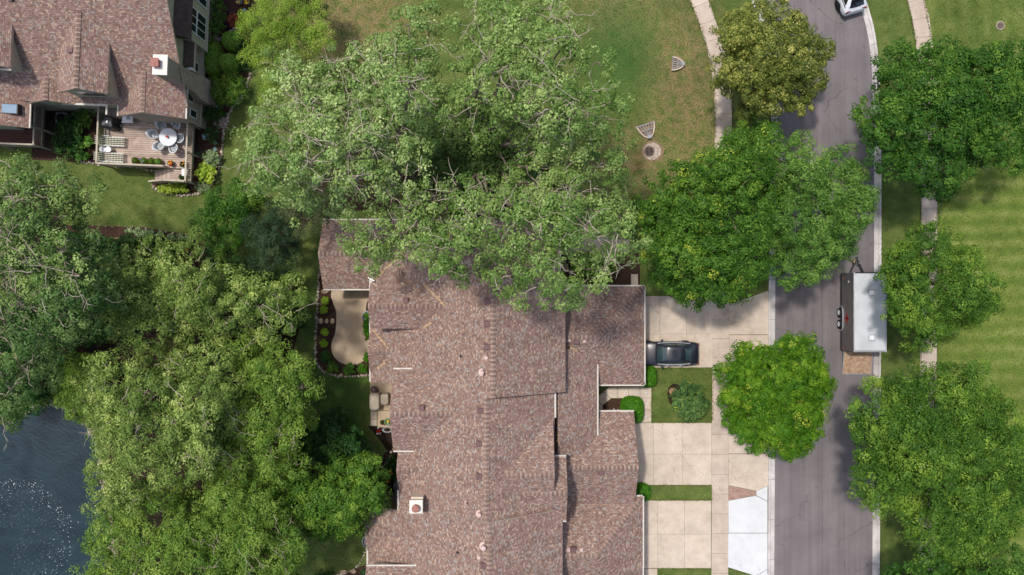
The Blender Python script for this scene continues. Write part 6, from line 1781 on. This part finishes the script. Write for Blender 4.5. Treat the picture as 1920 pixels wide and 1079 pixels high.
def car(name, label, loc, rz, st, levels, paint, wheel_x, hw, glass, rear_glass, rw=0.33, sunroof=None, handles=(), chrome='chrome', bpillar=(5, 6), cap_z=0.012, tail=None):
    r = empty(name, loc, rz, label, 'car')
    mb = MB(); V, F = body_loft(st); mb.add(V, F); mb.build('body', M[paint], r, smooth=True, sub=2)
    V, n = cabin(levels); nf, nsd = 8, 12
    P = {k: MB() for k in ('cabin', 'windscreen', 'rear_window', 'side_l', 'side_r', 'quarter_l', 'quarter_r')}
    for k in P: P[k].v = list(V)
    L = len(levels)
    for j in range(L - 1):
        for i in range(n):
            f = (j * n + i, j * n + (i + 1) % n, (j + 1) * n + (i + 1) % n, (j + 1) * n + i)
            key = 'cabin'
            if 1 <= j <= L - 4:
                if 0 < i < nf - 1: key = 'windscreen'
                elif nf < i < nf + nsd - 1 and i - nf not in bpillar: key = 'side_l' if i - nf < bpillar[0] else 'quarter_l'
                elif nf + nsd < i < 2 * nf + nsd - 1: key = 'rear_window'
                elif 2 * nf + nsd < i < n - 1:
                    q = nsd - 1 - (i - 2 * nf - nsd)
                    if q not in bpillar: key = 'side_r' if q < bpillar[0] else 'quarter_r'
            P[key].f.append(f); P[key].m.append(0); P[key].t.append(0.5)
    P['cabin'].f.append(tuple(range((L - 1) * n, L * n))); P['cabin'].m.append(0); P['cabin'].t.append(0.5)
    for k, b in P.items():
        used = sorted({i for f in b.f for i in f}); mp = {u: q for q, u in enumerate(used)}
        b.v = [b.v[u] for u in used]; b.f = [tuple(mp[i] for i in f) for f in b.f]
        nm = {'cabin': 'roof', 'windscreen': 'windscreen', 'rear_window': 'rear_window'}.get(k, 'side_window')
        b.build(nm, M[paint] if k == 'cabin' else (rear_glass if k in ('rear_window', 'quarter_l', 'quarter_r') and False else M[glass] if k != 'rear_window' else M[rear_glass]), r, smooth=True)
    for wx in wheel_x:
        for s in (-1, 1):
            w = empty('wheel', (wx, s * (hw - 0.10), rw), 0); w.parent = r
            mb = MB(); mb.lathe([(rw * 0.62, -0.11), (rw * 0.93, -0.11), (rw, -0.08), (rw, 0.08), (rw * 0.93, 0.115), (rw * 0.62, 0.115)], n=24, axis='y'); mb.build('tyre', M['tyre'], w, smooth=True)
            mb = MB(); mb.lathe([(rw * 0.62, -0.09), (rw * 0.62, 0.09), (rw * 0.2, 0.1 * s), (0.0, 0.1 * s)], n=16, axis='y'); mb.build('rim', M['rim'], w)
            mb = MB(); mb.lathe([(rw + 0.06, -0.1), (rw + 0.06, 0.1), (rw * 0.5, 0.1 * s)], (wx, s * (hw - 0.11), rw), 22, axis='y'); mb.build('wheel_arch', M['dark_metal'], r)
    for s in (-1, 1):
        x = levels[1][1] - 0.28
        mb = MB(); mb.add([(x, s * (hw * 0.9), levels[0][0] + 0.08), (x - 0.05, s * (hw + 0.14), levels[0][0] + 0.14), (x - 0.2, s * (hw + 0.16), levels[0][0] + 0.14), (x - 0.16, s * hw * 0.92, levels[0][0] + 0.08),
                          (x, s * (hw * 0.9), levels[0][0] - 0.02), (x - 0.05, s * (hw + 0.14), levels[0][0] - 0.02), (x - 0.2, s * (hw + 0.16), levels[0][0] - 0.02), (x - 0.16, s * hw * 0.92, levels[0][0] - 0.02)],
                         [(0, 1, 2, 3), (7, 6, 5, 4), (0, 4, 5, 1), (1, 5, 6, 2), (2, 6, 7, 3)]); mb.build('wing_mirror', M[paint], r)
        for hx in handles:
            mb = MB(); mb.box(hx - 0.1, hx + 0.1, s * (hw + 0.005) - 0.025, s * (hw + 0.005) + 0.025, 0.78, 0.83); mb.build('door_handle', M['chrome'], r, bevel=0.015)
        # bright strip under the side glass
        z, xa, xb, hf, hm, hr = levels[0]
        mb = MB(); mb.tube([((xa - 0.2) + (xb + 0.25 - xa + 0.2) * t, s * ((hf + (hr - hf) * t) + (hm - (hf + hr) / 2) * math.sin(math.pi * t) + 0.022), z + 0.03) for t in np.linspace(0, 1, 9)], 0.028, 5); mb.build('window_trim', M[chrome], r)
    if sunroof:
        x0, x1, w, z = sunroof; mb = MB(); mb.box(x0, x1, -w, w, z - 0.02, z); mb.build('sunroof', M['dark_glass'], r)
    if tail:
        for s in (-1, 1):
            mb = MB(); mb.obox((tail[0], s * tail[1], tail[2]), (0.1, tail[3], 0.12), s * tail[4]); mb.build('tail_light', M['red_lens'], r, bevel=0.02)
    return r
# sedan: nose under the garage eave, tail towards the road (local +x is forwards = west)
SED = [(2.36, 0.5, 0.5, 0.52, 0.3), (2.33, 0.62, 0.58, 0.62, 0.26), (2.15, 0.76, 0.66, 0.72, 0.22), (1.7, 0.86, 0.76, 0.82, 0.2), (1.1, 0.885, 0.86, 0.93, 0.2), (0.75, 0.89, 0.9, 0.97, 0.2), (-0.4, 0.9, 0.92, 0.98, 0.2),
       (-1.4, 0.89, 0.93, 1.0, 0.2), (-1.8, 0.87, 0.93, 1.01, 0.22), (-2.15, 0.82, 0.91, 0.99, 0.25), (-2.3, 0.74, 0.85, 0.93, 0.28), (-2.36, 0.62, 0.7, 0.76, 0.3)]
SEDL = [(0.93, 0.93, -1.92, 0.74, 0.8, 0.72), (1.0, 0.8, -1.8, 0.72, 0.77, 0.7), (1.15, 0.52, -1.55, 0.66, 0.71, 0.64), (1.3, 0.25, -1.32, 0.59, 0.65, 0.57), (1.36, 0.14, -1.22, 0.56, 0.62, 0.54), (1.405, -0.02, -1.08, 0.48, 0.55, 0.47), (1.425, -0.3, -0.85, 0.3, 0.36, 0.3)]
x, y, _ = W(1260, 663.5, 0.8)
car('sedan', 'black sedan parked nose in at the north garage door', (11.45, y, 0.056), math.pi, SED, SEDL, 'black_paint', (1.42, -1.35), 0.9, 'car_glass', 'car_glass', handles=(-0.05, -1.0), sunroof=(-0.62, -0.28, 0.3, 1.432), tail=(-2.28, 0.62, 0.78, 0.3, 0.3))
SUV = [(2.3, 0.55, 0.6, 0.64, 0.35), (2.26, 0.68, 0.72, 0.78, 0.3), (2.05, 0.82, 0.84, 0.92, 0.26), (1.5, 0.9, 0.98, 1.06, 0.25), (0.9, 0.93, 1.05, 1.12, 0.25), (0.0, 0.935, 1.08, 1.14, 0.25), (-1.2, 0.935, 1.1, 1.16, 0.25),
       (-1.8, 0.92, 1.1, 1.16, 0.28), (-2.15, 0.88, 1.04, 1.08, 0.32), (-2.28, 0.8, 0.9, 0.94, 0.34), (-2.32, 0.7, 0.72, 0.74, 0.36)]
SUVL = [(1.08, 1.05, -2.14, 0.78, 0.85, 0.8), (1.14, 0.95, -2.08, 0.76, 0.83, 0.76), (1.3, 0.65, -1.93, 0.71, 0.78, 0.7), (1.46, 0.36, -1.72, 0.65, 0.72, 0.63), (1.54, 0.22, -1.6, 0.62, 0.69, 0.6), (1.61, 0.05, -1.5, 0.55, 0.62, 0.54), (1.64, -0.3, -1.1, 0.35, 0.42, 0.36)]
rz = math.radians(90 + 17)
x, y, _ = W(1603, 24, 0.7)
car('suv', 'white sport utility car parked at the kerb, cut by the top edge', (x + 2.3 * math.cos(rz), y + 2.3 * math.sin(rz), 0.014), rz, SUV, SUVL, 'white_paint', (1.4, -1.36), 0.93, 'dark_glass', 'dark_glass', 0.37, handles=(0.0, -0.95), chrome='dark_metal', tail=(-2.2, 0.6, 0.95, 0.42, 0.22))

def trailer():
    X0, X1, Y0, Y1 = 24.5, 26.82, -4.62, 1.08
    Z0, Z1 = 0.42, 2.5
    o = ((X0 + X1) / 2, (Y0 + Y1) / 2, 0.014)
    r = empty('cargo_trailer', o, 0, 'charcoal enclosed cargo trailer with a white roof and its rear ramp down', 'trailer')
    def P(name, mb, m, **k): return mb.build(name, M[m], r, origin=(o[0], o[1], 0), **k)
    mb = MB(); mb.box(X0, X1, Y0, Y1, Z0, Z1 - 0.07); P('box', mb, 'trailer_side', bevel=0.04)
    mb = MB(); mb.box(X0 + 0.05, X1 - 0.05, Y0 + 0.05, Y1 - 0.05, Z1 - 0.069, Z1, top=0.97); P('roof', mb, 'trailer_roof', bevel=0.03)
    for xx in (X0 - 0.012, X1 - 0.05):
        mb = MB(); mb.box(xx, xx + 0.062, Y0 - 0.01, Y1 + 0.01, Z1 - 0.13, Z1 - 0.02); P('roof_trim', mb, 'silver_trim', bevel=0.02)
    for yy in (Y0 - 0.012, Y1 - 0.05):
        mb = MB(); mb.box(X0 + 0.06, X1 - 0.06, yy, yy + 0.062, Z1 - 0.12, Z1 - 0.025); P('roof_trim', mb, 'dark_metal' if yy > 0 else 'silver_trim', bevel=0.02)
    mb = MB(); mb.box(X0 - 0.02, X0 - 0.002, Y0, Y1, Z0, Z0 + 0.1); P('side_skirt', mb, 'dark_metal')
    mb = MB(); mb.box(X0 + 0.02, X1 - 0.02, Y1 + 0.002, Y1 + 0.02, Z0, Z0 + 0.7); P('stone_guard', mb, 'grey_metal')
    for k in range(14):
        yy = Y0 + 0.25 + k * 0.4; mb = MB(); mb.box(X0 - 0.006, X0 - 0.001, yy, yy + 0.025, Z0 + 0.12, Z1 - 0.15); P('panel_seam', mb, 'trailer_side')
    for (px, py) in ((1634, 549), (1634, 634)):
        x, y, _ = W(px, py, Z1)
        mb = MB(); mb.box(x - 0.23, x + 0.23, y - 0.23, y + 0.23, Z1 - 0.03, Z1 + 0.05); v = P('roof_vent', mb, 'silver_trim')
        mb = MB(); mb.box(x - 0.19, x + 0.19, y - 0.19, y + 0.19, Z1 + 0.051, Z1 + 0.13, top=0.7); q = mb.build('vent_lid', M['white_plastic'], v, origin=(o[0], o[1], 0))
    # wheels and fender
    for yy in (-1.86, -2.72):
        w = empty('wheel', (X0 - 0.06 - o[0], yy - o[1], 0.33), math.pi / 2); w.parent = r
        mb = MB(); mb.lathe([(0.2, -0.1), (0.31, -0.1), (0.33, -0.07), (0.33, 0.07), (0.31, 0.1), (0.2, 0.1)], n=22, axis='y'); mb.build('tyre', M['tyre'], w, smooth=True)
        mb = MB(); mb.lathe([(0.2, -0.08), (0.2, 0.1), (0.08, 0.11), (0, 0.11)], n=14, axis='y'); mb.build('rim', M['white_plastic'], w)
    mb = MB(); pts = [(-1.38, 0.40), (-1.42, 0.6), (-1.58, 0.74), (-1.8, 0.79), (-2.78, 0.79), (-3.0, 0.74), (-3.16, 0.6), (-3.2, 0.40)]
    mb.tube([(X0 - 0.03, p[0], p[1]) for p in pts], 0.035, 6)
    for p, q in zip(pts, pts[1:]): mb.bar((X0 - 0.05, p[0], p[1]), (X0 - 0.05, q[0], q[1]), 0.06, 0.02)
    P('fender', mb, 'silver_trim')
    # red winged mark on the side
    for j, (ya, yb, za, zb) in enumerate(((-1.55, -2.95, 1.28, 1.34), (-1.8, -2.7, 1.36, 1.41), (-2.0, -2.55, 1.44, 1.49), (-2.1, -2.4, 1.15, 1.26), (-2.15, -2.35, 1.52, 1.72), (-2.2, -2.3, 0.95, 1.13))):
        mb = MB(); mb.add([(X0 - 0.009, ya, za), (X0 - 0.009, (ya + yb) / 2, za - 0.05), (X0 - 0.009, yb, za), (X0 - 0.009, (ya + yb) / 2, zb + 0.04)], [(0, 1, 2, 3)]); P('red_mark', mb, 'red_decal')
    for (yy, z) in ((0.72, 0.75), (-2.45, 0.86), (-4.5, 0.7)):
        mb = MB(); mb.box(X0 - 0.03, X0 - 0.003, yy - 0.05, yy + 0.05, z, z + 0.06); P('marker_light', mb, 'amber')
    mb = MB(); mb.box(X0 + 0.1, X0 + 0.2, Y1 + 0.005, Y1 + 0.03, 2.3, 2.36); P('marker_light', mb, 'amber')
    mb = MB(); mb.obox((X0 - 0.012, 0.42, 1.62), (0.02, 0.14, 0.14)); P('side_latch', mb, 'white_plastic')
    # drawbar
    for s in (-1, 1):
        mb = MB(); mb.bar((25.66 + s * 0.5, Y1, 0.42), (25.66 + s * 0.05, 2.05, 0.42), 0.08, 0.1); P('drawbar', mb, 'dark_metal')
    mb = MB(); mb.box(25.58, 25.74, 1.95, 2.3, 0.38, 0.5); P('coupler', mb, 'dark_metal', bevel=0.03)
    mb = MB(); mb.tube([(25.66, 1.8, 0.03), (25.66, 1.8, 0.85)], 0.04, 8); mb.bar((25.66, 1.8, 0.83), (25.86, 1.82, 0.83), 0.04); P('jack', mb, 'grey_metal')
    mb = MB(); mb.obox((25.5, 1.95, 0.35), (0.2, 0.25, 0.2), 0.3); P('breakaway_box', mb, 'ramp_wood')
    # ramp door laid on the road
    mb = MB(); mb.add([(X0 + 0.25, Y0 - 0.02, 0.44), (X1 - 0.02, Y0 - 0.02, 0.44), (X1 + 0.1, -6.45, 0.03), (X0 + 0.28, -6.45, 0.03), (X0 + 0.25, Y0 - 0.02, 0.38), (X1 - 0.02, Y0 - 0.02, 0.38), (X1 + 0.1, -6.45, 0.012), (X0 + 0.28, -6.45, 0.012)],
                     [(3, 2, 1, 0), (4, 5, 6, 7), (0, 4, 7, 3), (1, 2, 6, 5), (3, 7, 6, 2)]); rp = P('ramp', mb, 'ramp_wood')
    for xx, x2 in ((X0 + 0.21, X0 + 0.24), (X1 - 0.01, X1 + 0.11)):
        mb = MB(); mb.bar((xx, Y0 - 0.02, 0.43), (x2, -6.47, 0.035), 0.05, 0.05); mb.build('ramp_edge', M['silver_trim'], rp, origin=(0, 0, 0)).location = (-o[0], -o[1], 0)
    mb = MB(); mb.bar((X0 + 0.26, -6.49, 0.035), (X1 + 0.13, -6.49, 0.035), 0.05, 0.05); mb.build('ramp_edge', M['silver_trim'], rp).location = (-o[0], -o[1], 0)
trailer()

# ---------------------------------------------------------------- grass fringe growing over the concrete edges
def fringe():
    rng = np.random.default_rng(21)
    segs = [((1222, 691.5), (1336, 691.5)), ((1222, 792.5), (1334, 792.5)), ((1222, 692), (1222, 792)), ((1335, 692), (1335, 792)), ((1224, 911), (1334, 911)), ((1224, 938), (1333, 938)), ((1334, 911), (1334, 938)),
            ((1234, 1067), (1333, 1067)), ((1339, 130), (1341, 260)), ((1310, 43), (1324, 87)), ((1324, 87), (1337, 135)), ((1293, 0), (1310, 43)), ((1374, 177), (1373, 262)), ((1346, 50), (1366, 120)), ((1327, 0), (1346, 50)),
            ((1726, 340), (1726, 720)), ((1757, 340), (1757, 720)), ((1700, 0), (1717, 85)), ((1731, 0), (1748, 85)), ((1722, 1000), (1721, 1079)), ((1651.5, 330), (1651.5, 720)), ((1649, 950), (1648.5, 1079)), ((1641, 67), (1648, 127)), ((1624, 5), (1641, 67)),
            ((1364, 1066), (1414, 1081))]
    C = []
    for a, b in segs:
        p, q = np.array(W2(*a)), np.array(W2(*b)); L = np.linalg.norm(q - p)
        n = int(L * 70); t = rng.uniform(0, 1, (n, 1))
        c = p + (q - p) * t + rng.normal(0, 0.045, (n, 2)) * (0.4 + np.abs(np.sin(t * L * 1.7)))
        C.append(np.column_stack([c, rng.uniform(0.05, 0.1, n)]))
    C = np.concatenate(C); n = len(C)
    Nr = rng.normal(0, 0.6, (n, 3)) + np.array([0, 0, 0.8]); Nr /= np.linalg.norm(Nr, axis=1)[:, None]
    V, F = leaf_arrays(rng, C, Nr, rng.uniform(0.06, 0.16, n), rng.uniform(0.02, 0.045, n))
    tag(link('grass_fringe', fast_mesh('grass_fringe', V, F, M['l_turf'], rng.uniform(0, 1, n))), 'ragged grass growing over the paving edges', 'grass', kind='stuff')
fringe()
def lawn_tufts():
    """uneven tufts and clover over the open lawns"""
    rng = np.random.default_rng(22)
    regs = [[(1180, -10), (1290, -10), (1335, 130), (1337, 300), (1180, 330)], [(600, -10), (860, -10), (830, 30), (640, 90), (620, 60)], [(1050, -10), (1180, -10), (1190, 130), (1100, 40)], [(1224, 694), (1333, 694), (1333, 790), (1224, 790)], [(1226, 913), (1331, 913), (1331, 936), (1226, 936)],
            [(1650, -10), (1700, -10), (1720, 85), (1655, 110)], [(1750, -10), (1930, -10), (1930, 100), (1750, 85)], [(1760, 330), (1930, 310), (1930, 800), (1860, 680), (1760, 700)], [(120, 320), (420, 360), (370, 430), (130, 425)], [(600, 700), (690, 712), (690, 1060), (570, 1079), (590, 1000)], [(556, 440), (597, 440), (590, 700), (560, 640)], [(430, 200), (475, 160), (455, 330), (400, 350)]]
    C = []
    for R in regs:
        A = np.array(R, float); lo, hi = A.min(0), A.max(0)
        n = int((hi - lo).prod() / K / K * 90)
        q = rng.uniform(lo, hi, (n, 2)); q = q[in_poly(q, R)]
        k = np.sin(q[:, 0] * 0.21 + 1.3 * np.sin(q[:, 1] * 0.13)) * np.sin(q[:, 1] * 0.17 + np.sin(q[:, 0] * 0.11)) + rng.normal(0, 0.6, len(q))
        q = q[k > 0.1]
        C.append(np.column_stack([(q[:, 0] - 960) / K, (540 - q[:, 1]) / K, rng.uniform(0.02, 0.06, len(q))]))
    C = np.concatenate(C); n = len(C)
    Nr = rng.normal(0, 0.7, (n, 3)) + np.array([0, 0, 0.7]); Nr /= np.linalg.norm(Nr, axis=1)[:, None]
    V, F = leaf_arrays(rng, C, Nr, rng.uniform(0.05, 0.15, n), rng.uniform(0.02, 0.05, n))
    tag(link('lawn_tufts', fast_mesh('lawn_tufts', V, F, M['l_turf'], rng.uniform(0, 1, n))), 'uneven tufts of grass across the lawns', 'grass', kind='stuff')
lawn_tufts()
